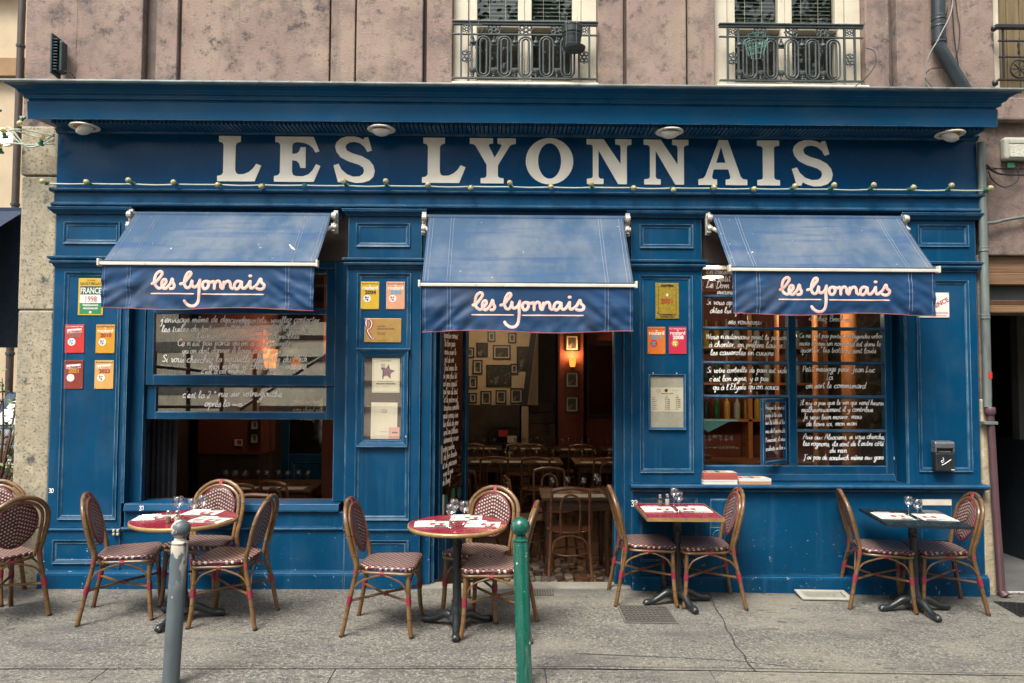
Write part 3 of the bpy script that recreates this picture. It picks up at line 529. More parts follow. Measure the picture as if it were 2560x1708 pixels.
# ---- windows
FONT = {
'a': (10, [[(9,8),(6,10),(2,8),(1,3),(4,0),(7,3),(9,10),(9,3),(11,1)]]), 'b': (9, [[(0,4),(4,13),(4,19),(2,19),(1,8),(2,1),(5,0),(8,4),(6,8),(10,8)]]),
'c': (8, [[(8,8),(5,10),(1,7),(1,2),(4,0),(8,2)]]), 'd': (10, [[(8,8),(5,10),(1,6),(2,0),(6,2),(9,12),(10,20)],[(9,12),(8,3),(11,1)]]), 'e': (8, [[(0,3),(5,5),(6,8),(4,10),(1,7),(1,2),(4,0),(8,3)]]),
'f': (7, [[(0,3),(5,13),(5,19),(3,18),(2,0),(1,-9),(0,-6)],[(0,8),(6,9)]]), 'g': (9, [[(8,8),(5,10),(1,7),(2,1),(6,3),(8,10),(7,-6),(3,-10),(0,-7),(9,1)]]), 'h': (10, [[(0,3),(4,14),(4,19),(2,18),(1,0),(3,7),(6,10),(7,6),(7,1),(10,2)]]),
'i': (5, [[(0,3),(2,10),(2,2),(5,1)],[(3,14),(4,15)]]), 'j': (6, [[(0,3),(4,10),(4,-7),(0,-9)],[(4,14),(5,15)]]), 'k': (9, [[(2,19),(1,0)],[(7,10),(2,5),(8,0)]]), 'l': (6, [[(0,3),(4,13),(4,19),(2,18),(1,5),(3,0),(6,3)]]),
'm': (14, [[(0,5),(2,10),(2,0),(4,8),(6,10),(7,7),(7,0),(9,8),(11,10),(12,7),(12,1),(15,2)]]), 'n': (10, [[(0,5),(2,10),(2,0),(4,8),(6,10),(8,8),(8,1),(11,2)]]), 'o': (9, [[(5,10),(1,8),(1,2),(4,0),(7,3),(6,9),(5,10),(10,8)]]),
'p': (9, [[(0,5),(3,11),(1,-9)],[(2,6),(5,10),(8,7),(6,1),(2,2)]]), 'q': (9, [[(8,8),(5,10),(1,7),(2,1),(6,3),(8,10),(7,-9),(10,-4)]]), 'r': (7, [[(0,4),(2,10),(2,0),(4,8),(7,10)]]), 's': (7, [[(0,2),(5,10),(5,6),(7,3),(4,0),(0,1)]]),
't': (6, [[(3,17),(2,3),(4,0),(6,2)],[(0,12),(6,13)]]), 'u': (10, [[(0,5),(2,10),(2,2),(4,0),(7,3),(8,10),(8,2),(11,1)]]), 'v': (8, [[(0,9),(2,9),(4,0),(8,9)]]), 'w': (12, [[(0,9),(3,0),(6,8),(9,0),(12,9)]]), 'x': (8, [[(0,9),(8,0)],[(8,10),(0,0)]]),
'y': (9, [[(0,9),(2,2),(5,1),(8,9),(6,-5),(2,-10),(0,-7)]]), 'z': (8, [[(0,9),(7,9),(0,0),(7,-2),(4,-9)]]),
'A': (13, [[(0,0),(7,20),(11,0)],[(2,8),(11,8)]]), 'B': (12, [[(2,0),(3,19),(9,18),(8,11),(3,10),(10,8),(9,1),(1,0)]]), 'C': (12, [[(11,16),(7,20),(1,12),(3,2),(9,0),(12,4)]]), 'D': (13, [[(3,0),(3,19)],[(0,18),(9,18),(12,10),(8,1),(1,0)]]),
'E': (11, [[(10,18),(4,20),(2,15),(6,11),(1,6),(3,0),(10,2)]]), 'I': (7, [[(3,20),(2,0)],[(0,19),(6,20)],[(0,0),(6,0)]]), 'J': (10, [[(2,19),(9,19)],[(7,19),(6,-4),(1,-6)]]), 'L': (11, [[(3,19),(2,6),(0,0),(6,1),(11,3)],[(3,19),(6,20)]]), 'M': (16, [[(0,0),(3,20),(7,5),(12,20),(14,0)]]),
'N': (14, [[(0,0),(3,19),(9,1),(13,21)]]), 'P': (11, [[(3,0),(3,19),(9,17),(8,10),(3,9)]]), 'R': (12, [[(2,0),(3,19),(9,17),(8,11),(3,10),(11,0)]]), 'S': (10, [[(10,17),(6,20),(2,15),(8,8),(7,1),(0,2)]]),
',': (5, [[(2,1),(1,-4)]]), '.': (5, [[(1,0),(2,1)]]), "'": (4, [[(2,19),(1,15)]]), '2': (9, [[(0,15),(3,19),(7,15),(4,6),(0,0),(8,1)]]), '>': (30, [[(0,5),(22,5)],[(0,7),(22,7)],[(0,3),(22,3)],[(18,11),(28,5),(18,0)],[(20,8),(28,5)]]), '<': (18, [[(16,8),(2,6)],[(6,11),(1,6),(7,1)]])}
ACC = {'é': ('e', [(4,13),(7,17)]), 'è': ('e', [(3,17),(5,13)]), 'ê': ('e', [(2,13),(4,16),(7,13)]), 'à': ('a', [(4,17),(6,13)]), 'ô': ('o', [(2,13),(5,16),(8,13)])}
def scribe(lines, parent, fn=None, wd=0.0058, mat=None, jit=1.0, xf=None):
    # hand-painted lines of French: (text, x, z, x-height)
    m = MB()
    for s, x, z, h in lines:
        u = h/10; cx = x; k = 0
        for ch in s:
            acc = None
            if ch in ACC: ch, acc = ACC[ch]
            if ch == ' ': cx += 7*u; continue
            if ch not in FONT: continue
            adv, st = FONT[ch]; st = st+([acc] if acc else [])
            dz = math.sin(cx*9+z*5)*h*0.12*jit+random.uniform(-.06,.06)*h; sc = u*random.uniform(0.92,1.1)
            for q in st:
                P = [(cx+(a+0.18*b)*sc, z+dz+b*sc, 0) for a, b in q]
                P = spline(P, 4) if len(P) > 2 else [Vector(p) for p in P]
                m.stroke([(p.x, p.y) for p in P], wd, 0.0008, fn)
            cx += (adv+0.6)*u
    if xf: m.v = [xf(*v) for v in m.v]
    return m.build('painted_handwriting', mat or white, parent, fixn=False, kind='stuff')
def pane(x0, x1, z0, z1, y, parent, mat): return MB().box(x0, x1, y, y+0.004, z0, z1).build('pane', mat, parent)
WL = empty('window'); WL.parent = sf
F = MB(); Y0, Y1 = 0.085, 0.15
for a in ((-3.0,-2.905,Y0,Y1,0.67,2.615),(-1.372,-1.262,Y0,Y1,0.67,2.615),(-2.904,-1.373,Y0,Y1,2.56,2.615)): F.box(*a)
F.build('frame', blue, WL, bev=0.006)
F = MB()
for a in ((-2.9035,-2.842,0.10,0.145,1.602,2.559),(-1.448,-1.3735,0.10,0.145,1.602,2.559),(-2.8415,-1.4485,0.10,0.145,1.602,1.688),(-2.8415,-1.4485,0.10,0.145,2.185,2.235),(-2.8415,-1.4485,0.10,0.145,2.52,2.559)): F.box(*a)
F.build('fixed_sash', blue, WL, bev=0.007)
F = MB()
for a in ((-2.9025,-2.826,0.125,0.17,1.325,1.601),(-1.445,-1.3745,0.125,0.17,1.325,1.601),(-2.8255,-1.4455,0.125,0.17,1.325,1.388),(-2.8255,-1.4455,0.125,0.17,1.583,1.601)): F.box(*a)
F.build('sliding_sash', blue, WL, bev=0.007)
pane(-2.842, -1.448, 1.688, 2.185, 0.12, WL, paneL); pane(-2.842, -1.448, 2.235, 2.52, 0.12, WL, paneR); pane(-2.826, -1.445, 1.388, 1.583, 0.148, WL, paneL)
for a in (-3.013, -1.256):
    F = MB().box(min(a,a+0.0)-0.005 if a < -2 else -1.2605, -3.0005 if a < -2 else -1.2560, 0.0, 0.2, 0.67, 2.61); F.build('jamb', blue, WL)
gly = lambda y: (lambda x, z: y)
scribe([("j'envisage même de descendre", -2.80, 2.115, 0.029), ("les tuiles du toit", -2.79, 2.040, 0.029), ("immortels, veuillez contacter", -2.16, 2.118, 0.027), ("J", -2.30, 2.06, 0.04), ("aimable prose de Richelieu", -2.23, 2.065, 0.026), ("pour voir s'il y a de la", -2.05, 2.045, 0.026),
    ("La maison vous présente d'agréables", -2.50, 1.985, 0.027), ("Ce n'est pas parce qu'on a des robinets", -2.66, 1.925, 0.028), ("qu'on doit donner à boire à des gens", -2.62, 1.865, 0.026),
    ("Si vous cherchez la nouvelle rue", -2.78, 1.790, 0.030), ("famille du Midi", -2.00, 1.795, 0.030), ("moi même je cherche la mienne", -2.40, 1.735, 0.030), ("c'est à cet endroit", -2.46, 1.698, 0.024)], WL, gly(0.1185), wd=0.0065)
scribe([("c'est la 2", -2.62, 1.50, 0.030), ("e", -2.36, 1.54, 0.016), ("rue sur votre gauche", -2.33, 1.51, 0.030), ("après la >", -2.44, 1.43, 0.030)], WL, gly(0.1465), wd=0.0065)
# right window: two casements of small panes
WR = empty('window'); WR.parent = sf
F = MB(); Y0, Y1 = 0.115, 0.18
for a in ((1.614,1.652,Y0,Y1,0.90,2.62),(2.352,2.420,Y0,Y1,0.965,2.62),(3.152,3.212,Y0,Y1,0.90,2.62),(1.6525,3.1515,Y0,Y1,0.90,0.9645),(1.6525,3.1515,Y0,Y1,2.61,2.62)): F.box(*a)
F.build('frame', blue, WR, bev=0.006)
MB().sweepx([(0.2,0.8365),(0.095,0.8365),(0.09,0.85),(0.105,0.899),(0.2,0.899)], 1.613, 3.212).build('bottom_rail', blue, WR, bev=0.003)
MB().box(3.213, 3.2695, 0.16, 0.2, 0.8365, 2.62).build('jamb', blue, WR); MB().box(3.256, 3.2695, 0.005, 0.159, 0.8365, 2.62).build('jamb_lining', blue, WR)
rows = [0.965, 1.247, 1.527, 1.805, 2.09, 2.355, 2.61]
for i in range(6):
    for a, b in ((1.652, 2.352), (2.420, 3.152)):
        z0, z1 = rows[i]+0.014, rows[i+1]-0.014
        if i == 0: z0 = 0.965
        if a < 2 and i == 0: continue
        if a < 2 and i == 1: continue
        if i == 5: z1 = 2.609
        pane(a, b, z0, z1, 0.145, WR, paneR)
for i in range(1, 6):
    for a, b in ((1.6525, 2.3515), (2.4205, 3.1515)):
        if a < 2 and i == 1: continue
        MB().sweepx([(0.165,rows[i]-0.0135),(0.13,rows[i]-0.0135),(0.118,rows[i]-0.004),(0.118,rows[i]+0.004),(0.13,rows[i]+0.0135),(0.165,rows[i]+0.0135)], a, b).build('glazing_bar', blue, WR)
g = gly(0.1435); lx = 1.685; rx = 2.455
scribe([("En cuisine il faut", lx, 2.545, 0.026), ("un petit peu de", lx+.02, 2.485, 0.028), ("Le Dom Pérignon", lx, 2.425, 0.029), ("aucune cruche", lx+.09, 2.375, 0.022)], WR, g)
scribe([("Si vous aprenez", lx, 2.285, 0.025), ("dites lui qu'ici", lx+.03, 2.215, 0.026), ("ses ronneaux", lx+.18, 2.125, 0.026)], WR, g)
scribe([("Nous n'autorisons point le personnel", lx, 2.000, 0.0235), ("à chanter, on préfère laisser", lx+.02, 1.935, 0.0255), ("les casseroles en cuisine", lx+.03, 1.868, 0.026)], WR, g)
scribe([("Si votre corbeille de pain est vide", lx, 1.725, 0.0235), ("c'est bon signe, y a pas", lx+.02, 1.655, 0.025), ("qu'à l'Elysée qu'on sauce", lx+.05, 1.585, 0.026)], WR, g)
scribe([("< chez Brochine", rx+.08, 2.155, 0.025)], WR, g)
scribe([("Ce ne fait pas partie des legendes urbaines", rx, 2.015, 0.0205), ("mais lorsqu'un normand est dans le", rx, 1.950, 0.0225), ("quartier, les trottoirs sont lavés", rx+.01, 1.893, 0.0235)], WR, g)
scribe([("Petit message pour Jean Luc", rx+.02, 1.735, 0.025), ("Ici", rx+.22, 1.665, 0.027), ("on sert le communard", rx+.05, 1.598, 0.027)], WR, g)
scribe([("Il n'y a pas que le vin qui rend heureux", rx, 1.462, 0.0215), ("malheureusement il y contribue", rx+.01, 1.405, 0.0225), ("Je veux bien mourir, mais", rx+.02, 1.345, 0.0225), ("de boire ici, mon mari", rx+.05, 1.290, 0.0225)], WR, g)
scribe([("Avis aux Alsaciens, si vous cherchez", rx+.02, 1.180, 0.0225), ("les rognons, ils sont de l'autre côté", rx+.02, 1.125, 0.0225), ("du rein", rx+.24, 1.072, 0.0235), ("J'ai pas de sandwich même aux gars hors", rx+.02, 1.012, 0.0215)], WR, g)
# open casement behind the left half
oc = empty('casement', None, None, (2.345, 0.19, 0.985), rz=R(180+38)); oc.parent = WR
F = MB().box(0, 0.03, 0, 0.03, 0, 0.53).box(0.33, 0.36, 0, 0.03, 0, 0.53).box(0.0305, 0.3295, 0, 0.03, 0, 0.03).box(0.0305, 0.3295, 0, 0.03, 0.50, 0.53); F.build('casement_frame', blue, oc, bev=0.004)
m = MB().box(0.03, 0.33, 0.012, 0.016, 0.03, 0.50); m.build('casement_pane', paneR, oc)
scribe([("Presque le mur et tombé", 0, 0.44, 0.019), ("jusqu'à la vitre", 0, 0.38, 0.019), ("sur la table et les", 0, 0.32, 0.019), ("mis de l'autre côté", 0, 0.25, 0.019), ("l'innocent, il vous", 0, 0.18, 0.019), ("souhaite un bon vin", 0, 0.11, 0.019)], oc, None, wd=0.004, xf=lambda x, y, z: (0.315-x, 0.018-y, z))
# ---- doorway
DW = empty('doorway'); DW.parent = sf
F = MB().box(-0.656, -0.575, 0.03, 0.14, 0.0, 2.62).box(-0.5745, -0.545, 0.06, 0.17, 0.0, 2.62); F.build('frame_post', blue, DW, bev=0.008)
F = MB().box(0.975, 1.0345, 0.02, 0.14, 0.0, 2.62).box(0.905, 0.9745, 0.05, 0.17, 0.0, 2.62); F.build('frame_post', blue, DW, bev=0.008)
box('door_head', blue, DW, -0.659, 1.034, 0.03, 0.2, 2.621, 3.03); F = MB().box(-0.5445, 0.9045, 0.06, 0.17, 2.40, 2.62); F.build('transom', blue, DW, bev=0.006)
box('threshold', kerbm, DW, -0.647, 1.029, -0.045, 0.12, -0.2, 0.026, bev=0.01)
box('head_blind', walldark, sf, -3.0, -1.262, 0.09, 0.16, 2.62, 3.03, bev=0.004); box('head_blind', walldark, sf, 1.614, 3.268, 0.09, 0.16, 2.621, 3.03, bev=0.004)
m = MB(); m.box(-2.95, -2.2, 0.075, 0.089, 2.96, 3.03).box(-2.05, -1.32, 0.075, 0.089, 2.96, 3.03); m.build('awning_box_slat', corniceblue, sf, bev=0.003)
DL = empty('door_leaf', None, None, (-0.535, 0.175, 0.03), rz=R(76)); DL.parent = sf
F = MB().box(0, 0.085, -0.02, 0.02, 0, 2.30).box(0.735, 0.82, -0.02, 0.02, 0, 2.30).box(0.0855, 0.7345, -0.02, 0.02, 0, 0.47).box(0.0855, 0.7345, -0.02, 0.02, 2.2, 2.30); F.build('leaf_frame', blue, DL, bev=0.004)
F = MB(); panel(F, 0.14, 0.68, 0.08, 0.42, -0.02); F.build('panel_moulding', blue, DL)
MB().box(0.0855, 0.7345, -0.003, 0.003, 0.47, 2.2).build('door_glass', paneR, DL); box('latch_plate', brass if 'brass' in globals() else alu, DL, 0.03, 0.06, -0.026, -0.0205, 0.93, 1.08, bev=0.002)
wl = ["nos amis les", "gourmands du", "quartier aiment", "le bon pain", "mais aussi le", "pot de vin", "faut mieux la", "un peu plus tot", "un gros appetit", "que rien du tout", "et le patron est", "toujours aimable", "mais jamais ivre", "les plats du jour", "sont au tableau", "demandez a voir", "notre cuisine", "du bon boudin", "et du saucisson", "vive la rue", "du boeuf"]
scribe([(s, 0.11+0.05*random.random(), 2.12-0.069*i, 0.030) for i, s in enumerate(wl)], DL, None, wd=0.0085, xf=lambda x, y, z: (x, y-0.004, z))
for i, (cx, cz, rz_, c) in enumerate(((0.22,0.60,0.05,'t'),(0.42,0.62,0.055,'g'),(0.60,0.61,0.05,'t'))):
    MB().lathe([(0.0,-0.0045),(rz_,-0.0045),(rz_,-0.0032)], 18, (cx, 0, cz), axis='y').build('round_sticker', M('sticker_teal', (0.02,0.12,0.12), 0.5) if c == 't' else M('sticker_green', (0.03,0.16,0.09), 0.5), DL)
box('paper_sticker', paper, DL, 0.10, 0.17, -0.006, -0.0035, 0.49, 0.66, bev=0)
from mathutils import noise as mnoise
# ------------------------------------------------------------------ awnings
AW = ([[(97,750),(120,740),(150,705),(166,675),(158,660),(140,662),(120,685),(112,730),(122,765),(145,783),(165,775),(185,755),(196,735),(190,718),(175,722),(165,745),(170,775),(190,785),(210,770),(228,745),(240,713),(246,740),(256,762),(248,782),(228,785)],
 [(300,750),(325,742),(350,712),(374,680),(370,663),(352,668),(335,700),(328,740),(338,772),(358,778),(374,760),(384,724),(384,755),(396,772),(418,765),(434,742),(442,718)],
 [(442,718),(436,760),(436,820),(428,880),(405,908),(370,910),(342,892),(330,874)],
 [(492,728),(468,735),(460,760),(472,783),(492,780),(505,755),(498,732),(520,736),(540,728)], [(540,728),(546,750),(546,782)], [(546,752),(562,730),(580,728),(590,745),(592,770),(605,781),(612,765),(614,733)],
 [(614,755),(632,732),(652,728),(662,745),(664,770),(678,781)], [(742,732),(715,727),(696,745),(692,770),(708,785),(728,772),(742,742),(745,732),(746,765),(758,780),(775,775),(796,748),(808,726),(807,755),(813,777),(832,774),(860,750),(884,710),(892,735),(912,755),(906,778),(880,786),(858,780)], [(804,688),(812,688)]],
 [[(85,822),(400,824)],[(455,824),(912,824)]])
def awning(xc, W, zt, zb, zv, label, seed):
    t = empty('awning', label, 'awning', (xc, 0, zt), group='blue canvas awnings over the shopfront')
    h = W/2; yf = -0.52; dz = zb-zt; nx, ny = 44, 48
    def can(u, v):
        sag = -0.030*math.sin(math.pi*v)*(0.75+0.25*math.cos(u*5+seed))*math.sin(math.pi*min(max(u, 0.06), 0.94))**0.5 + 0.007*mnoise.noise(Vector((u*3+seed, v*9, seed)))*math.sin(math.pi*v) - 0.005*(math.exp(-((v-0.30-0.02*math.sin(u*6+seed))/0.018)**2)+math.exp(-((v-0.62+0.02*math.sin(u*5+seed))/0.02)**2))
        return ((-h+W*u), -0.05+(yf+0.05)*v, dz*v+sag)
    vs = [can(i/nx, j/ny) for j in range(ny+1) for i in range(nx+1)]
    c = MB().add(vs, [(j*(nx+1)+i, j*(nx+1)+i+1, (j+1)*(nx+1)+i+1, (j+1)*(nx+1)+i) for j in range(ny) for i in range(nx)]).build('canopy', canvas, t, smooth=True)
    md = c.modifiers.new('thickness', 'SOLIDIFY'); md.thickness = 0.002; md.offset = -1
    for u in (0.012, 0.028, 0.118, 0.132, 0.868, 0.882, 0.972, 0.988):
        MB().tube([tuple(Vector(can(u, k/16))+Vector((0,-0.001,0.0018))) for k in range(17)], 0.0011, 4).build('seam', thread, c)
    z0 = dz-0.012; z1 = zv-zt
    def yv(x, z):
        q = (z0-z)/(z0-z1); e = min(abs(x+h*0.74), abs(x-h*0.74)); ed = h-abs(x); s = 1 if x > 0 else -1
        nz = lambda a, b, c: mnoise.noise(Vector((a, b, c+seed)))
        dg = x*s*0.8+z; al = x*s-z*0.8
        wr = 0.026*nz(dg*15, al*3.2, 0)*math.exp(-(e/0.17)**2) + 0.008*nz(x*3, z*42, 3)*math.exp(-(min(e, ed)/0.045)**2) + 0.018*nz(dg*13, al*4, 7)*math.exp(-(ed/0.2)**2)
        wr += 0.020*nz(x*7+z*5, z*9-x*3, 11)*max(0.0, q-0.30) + 0.011*nz(x*16-z*12, z*14, 13)*max(0.0, q-0.4) + 0.0035*math.sin(x*5+seed)
        return yf-0.006+wr*min(1.0, q*2.2)
    nx, ny = 120, 26
    vs = [(-h+0.008+(W-0.016)*i/nx, yv(-h+W*i/nx, z0+(z1-z0)*j/ny), z0+(z1-z0)*j/ny + 0.009*math.sin(i*0.075+seed*2)*(j/ny)**2) for j in range(ny+1) for i in range(nx+1)]
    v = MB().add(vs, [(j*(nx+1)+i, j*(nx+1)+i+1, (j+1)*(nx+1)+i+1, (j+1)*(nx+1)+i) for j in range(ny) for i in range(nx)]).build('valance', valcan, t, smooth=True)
    MB().tube([(-h+0.008+(W-0.016)*i/60, yv(-h+W*i/60, z1), z1+0.009*math.sin(i*2*0.075+seed*2)) for i in range(61)], 0.0035, 5).build('hem', hemred, v)
    for x in (-h*0.755, -h*0.725, h*0.725, h*0.755, -h+0.03, h-0.03):
        MB().tube([(x, yv(x, z0+(z1-z0)*k/20)-0.0015, z0+(z1-z0)*k/20) for k in range(21)], 0.0012, 4).build('seam', thread, v)
    box('front_bar', barcream, t, -h-0.012, h+0.012, yf-0.022, yf+0.012, dz-0.014, dz+0.010, bev=0.004)
    box('bar_sleeve', canvas, t, -h+0.004, h-0.004, yf-0.014, yf+0.01, dz+0.0105, dz+0.024, bev=0.004)
    for s in (-1, 1): box('bar_end_cap', barcream, t, s*(h+0.014)-0.008, s*(h+0.014)+0.008, yf-0.03, yf+0.02, dz-0.02, dz+0.032, bev=0.004)
    MB().tube([(-h-0.02,-0.035,-0.01),(h+0.02,-0.035,-0.01)], 0.028, 10).build('roller', canvas, t, smooth='auto')
    for s in (-1, 1):
        b = MB().box(s*(h+0.035)-0.018, s*(h+0.035)+0.018, -0.05, -0.0185, -0.15, 0.035).box(s*(h+0.03)-0.022, s*(h+0.03)+0.01, -0.09, -0.0505, -0.14, -0.075)
        b.lathe([(0.026,-0.02),(0.03,-0.012),(0.03,0.012),(0.026,0.02)], 10, (s*(h+0.03), -0.075, -0.015), axis='x').lathe([(0.02,-0.022),(0.024,0.0),(0.02,0.022)], 10, (s*(h+0.03), -0.08, -0.105), axis='x')
        for q in (-0.13, -0.06, 0.015): b.lathe([(0.007,-0.008),(0.007,0.0)], 6, (s*(h+0.04), -0.051, q), axis='y')
        b.build('bracket', alu, t, bev=0.003)
        MB().tube([(s*(h+0.005),-0.09,-0.11),(s*(h-0.26),-0.30,dz*0.62),(s*(h-0.06),yf+0.02,dz-0.004)], 0.016, 8).build('folding_arm', barcream, t, smooth='auto')
    m = MB(); fn = lambda x, z: yv(x, z)-0.0008
    T = lambda P: [((a-500)/1000.0, z0-(b-612)/1000.0) for a, b in P]
    for st in AW[0]:
        P = T(st); P = [(p.x, p.y) for p in spline([(a, b, 0) for a, b in P], 6)] if len(P) > 2 else P
        m.stroke(P, 0.0215, 0.0016, fn); 
        for e in (P[0], P[-1]): 
            b = len(m.v); ring = [(e[0]+0.0105*math.cos(q*math.pi/5), e[1]+0.0105*math.sin(q*math.pi/5)) for q in range(10)]
            m.add([(e[0], fn(*e)-0.0018, e[1])]+[(a, fn(a, z)-0.0004, z) for a, z in ring], [(0, 1+q, 1+(q+1) % 10) for q in range(10)])
    for st in AW[1]:
        (a, z), (b, _) = T(st); m.stroke([(a+(b-a)*q/30, z) for q in range(31)], 0.0095, 0.001, fn)
    m.build('script_lettering', pink, v, fixn=False)
awning(-2.165, 1.565, 2.975, 2.503, 2.172, 'blue canvas awning over the window on the left, beside the stone pier', 1.0)
awning(0.182, 1.57, 2.968, 2.360, 2.015, 'low hanging blue canvas awning over the open doorway', 2.7)
awning(2.452, 1.53, 2.983, 2.486, 2.156, 'blue canvas awning over the small-paned window on the right', 4.1)
# ------------------------------------------------------------------ soffit lamps
lamp_in = M('lamp_reflector', (0.84, 0.79, 0.68), 0.3, 0.1, 20); lamp_or = M('lamp_orange', (0.60, 0.26, 0.08), 0.5)
for x, lb, a in ((-3.30,'at the left end of the sign',-35),(-0.97,'above the left letters of the sign',0),(1.315,'above the right letters of the sign',0),(3.56,'at the right end of the sign',35)):
    t = empty('soffit_lamp', 'cream eyeball lamp in the cornice soffit '+lb, 'lamp', (x, -0.17, 3.632), group='soffit lamps over the sign')
    MB().lathe([(0.075,0.012),(0.108,0.006),(0.112,-0.002),(0.105,-0.008),(0.078,-0.004)], 24, caps=False).build('rim', lamp_in, t, smooth='auto')
    m = MB(); m.lathe([(0.078,0.0),(0.074,-0.016),(0.060,-0.034),(0.040,-0.046),(0.012,-0.053),(0.0,-0.054)], 20); e = m.build('eyeball', lamp_in, t, rot=(R(10), R(a), 0), smooth=True)
    MB().lathe([(0.0,-0.006),(0.074,-0.006)], 20, caps=False).build('inner_plate', lamp_or, t)
# ------------------------------------------------------------------ string of bulbs
bulbm = bpy.data.materials.new('festoon_bulb'); bulbm.use_nodes = True
_b = bulbm.node_tree.nodes['Principled BSDF']; _b.inputs['Base Color'].default_value = (0.85, 0.74, 0.38, 1); _b.inputs['Roughness'].default_value = 0.08; _b.inputs['Transmission Weight'].default_value = 0.55
sock = M('green_socket', (0.02, 0.16, 0.10), 0.5); cablem = M('festoon_cable', (0.50, 0.56, 0.46), 0.5)
t = empty('string_light', 'festoon of small round bulbs with green sockets strung under the sign', 'string light')
BX = [(120,420),(217,418),(313,419),(410,424),(507,426),(602,425),(697,425),(792,428),(883,426),(977,428),(1072,428),(1164,429),(1256,430),(1348,432),(1439,433),(1531,433),(1622,434),(1713,431),(1804,426),(1893,436),(1984,436),(2074,436),(2162,430),(2250,434)]
bx = [-3.643+(a-120)*0.003544 for a, b in BX]
P = []
for i in range(len(bx)-1):
    for k in range(4): u = k/4; P.append((bx[i]+(bx[i+1]-bx[i])*u, -0.064, 3.2085-(0.004+0.003*math.sin(i*3.7))*math.sin(math.pi*u)))
P.append((bx[-1], -0.064, 3.2075)); MB().tube(P, 0.0062, 6).build('cable', cablem, t, smooth=True)
b0 = s0 = None
for i, x in enumerate(bx):
    s = 1 if i < 12 else -1; rot = (R(random.uniform(-30,30)), R(random.uniform(-40,40)), 0)
    if s0 is None:
        m = MB().lathe([(0.0,0.0),(0.013,0.0),(0.015,-0.03),(0.011,-0.036),(0.0,-0.036)], 10, axis='y'); m.box(-0.02, 0.02, -0.008, 0.008, -0.009, 0.009)
        s0 = m.build('socket', sock, t, loc=(x, -0.066, 3.208), rot=rot, smooth='auto'); sk = s0
        b0 = MB().lathe([(0.010,-0.034),(0.019,-0.044),(0.0235,-0.056),(0.020,-0.070),(0.010,-0.078),(0.0,-0.080)], 12, axis='y').build('bulb', bulbm, s0, smooth=True)
    else:
        sk = link_copy(s0, t, (x, -0.066, 3.208), rot)
        if i != 6: link_copy(b0, sk)
t = empty('string_light', 'tangle of festoon bulbs bunched at the left corner under the cornice', 'string light', (-3.9, -0.12, 3.55))
for k in range(5):
    P = [(-0.1-0.15*random.random(), 0.05*random.random(), 0.12*random.uniform(-1,1)), (0.0, -0.04, 0.1*random.uniform(-1,1)), (0.14, 0.0, 0.1*random.uniform(-1,1)), (0.30, 0.06, 0.02*k-0.02)]
    MB().tube(spline(P, 6), 0.006, 6).build('cable', cablem, t, smooth=True)
for a, b, r in ((-0.09,0.22,160),(0.10,0.16,150),(-0.03,0.0,-30),(-0.06,-0.12,-10),(0.25,-0.05,10)):
    sk = link_copy(s0, t, (a, -0.03, b), (R(70 if r > 90 else -60), R(random.uniform(-40,40)), 0)); link_copy(b0, sk)
wl_ = empty('wall_lamp', 'lit round lamp fixed on the left corner below the cornice end', 'lamp', (-3.97, -0.04, 3.56))
MB().lathe([(0.05,0.0),(0.06,-0.02),(0.05,-0.03)], 14, axis='y').build('base', alu, wl_, smooth='auto'); MB().lathe([(0.045,-0.03),(0.06,-0.06),(0.05,-0.1),(0.0,-0.12)], 14, axis='y').build('globe', M('lit_globe', (0.9,0.8,0.6), 0.4, emit=((1,0.85,0.6),0.9)), wl_, smooth=True)
# ------------------------------------------------------------------ plaques
def flatm(n, c, r=0.35): return M(n, c, r, 0.06, 12)
yel = flatm('enamel_yellow', (0.56,0.36,0.03)); grn = flatm('enamel_green', (0.03,0.22,0.10)); dgrn = flatm('enamel_dark_green', (0.012,0.10,0.06)); wht = flatm('enamel_white', (0.74,0.72,0.68)); redp = flatm('enamel_red', (0.50,0.035,0.03)); org = flatm('enamel_orange', (0.62,0.16,0.03))
brn = flatm('enamel_brown', (0.22,0.035,0.025)); tan = flatm('enamel_tan', (0.58,0.33,0.10)); gold = M('brushed_gold', (0.44,0.27,0.09), 0.35, 0.1, 12, metal=0.4); crim = flatm('enamel_crimson', (0.52,0.03,0.07)); amb = flatm('enamel_amber', (0.55,0.27,0.02)); sal = flatm('enamel_salmon', (0.60,0.30,0.18)); cyan = flatm('enamel_cyan', (0.05,0.32,0.45)); nav = flatm('enamel_navy', (0.01,0.04,0.16)); ink = flatm('ink', (0.03,0.02,0.02)); inkr = flatm('ink_red', (0.32,0.03,0.03)); mgrey = flatm('enamel_grey', (0.16,0.15,0.14))
def plate(label, x0, x1, z0, z1, mat, y=-0.001, tilt=0.0, th=0.005, name='plaque', cat='plaque', group=None, screws=True):
    t = empty(name, label, cat, ((x0+x1)/2, y, (z0+z1)/2), group=group, rot=(0, R(tilt), 0)); W, H = (x1-x0)/2, (z1-z0)/2
    box('plate', mat, t, -W, W, -th, 0.0, -H, H, bev=0.0015)
    if screws:
        for sx in (-1, 1):
            for sz in (-1, 1): MB().lathe([(0.0,-0.0022),(0.0035,-0.0015),(0.0035,0.0)], 6, (sx*(W-0.009), -th, sz*(H-0.009)), axis='y').build('screw', steel, t)
    return t, W, H, -th-0.0006
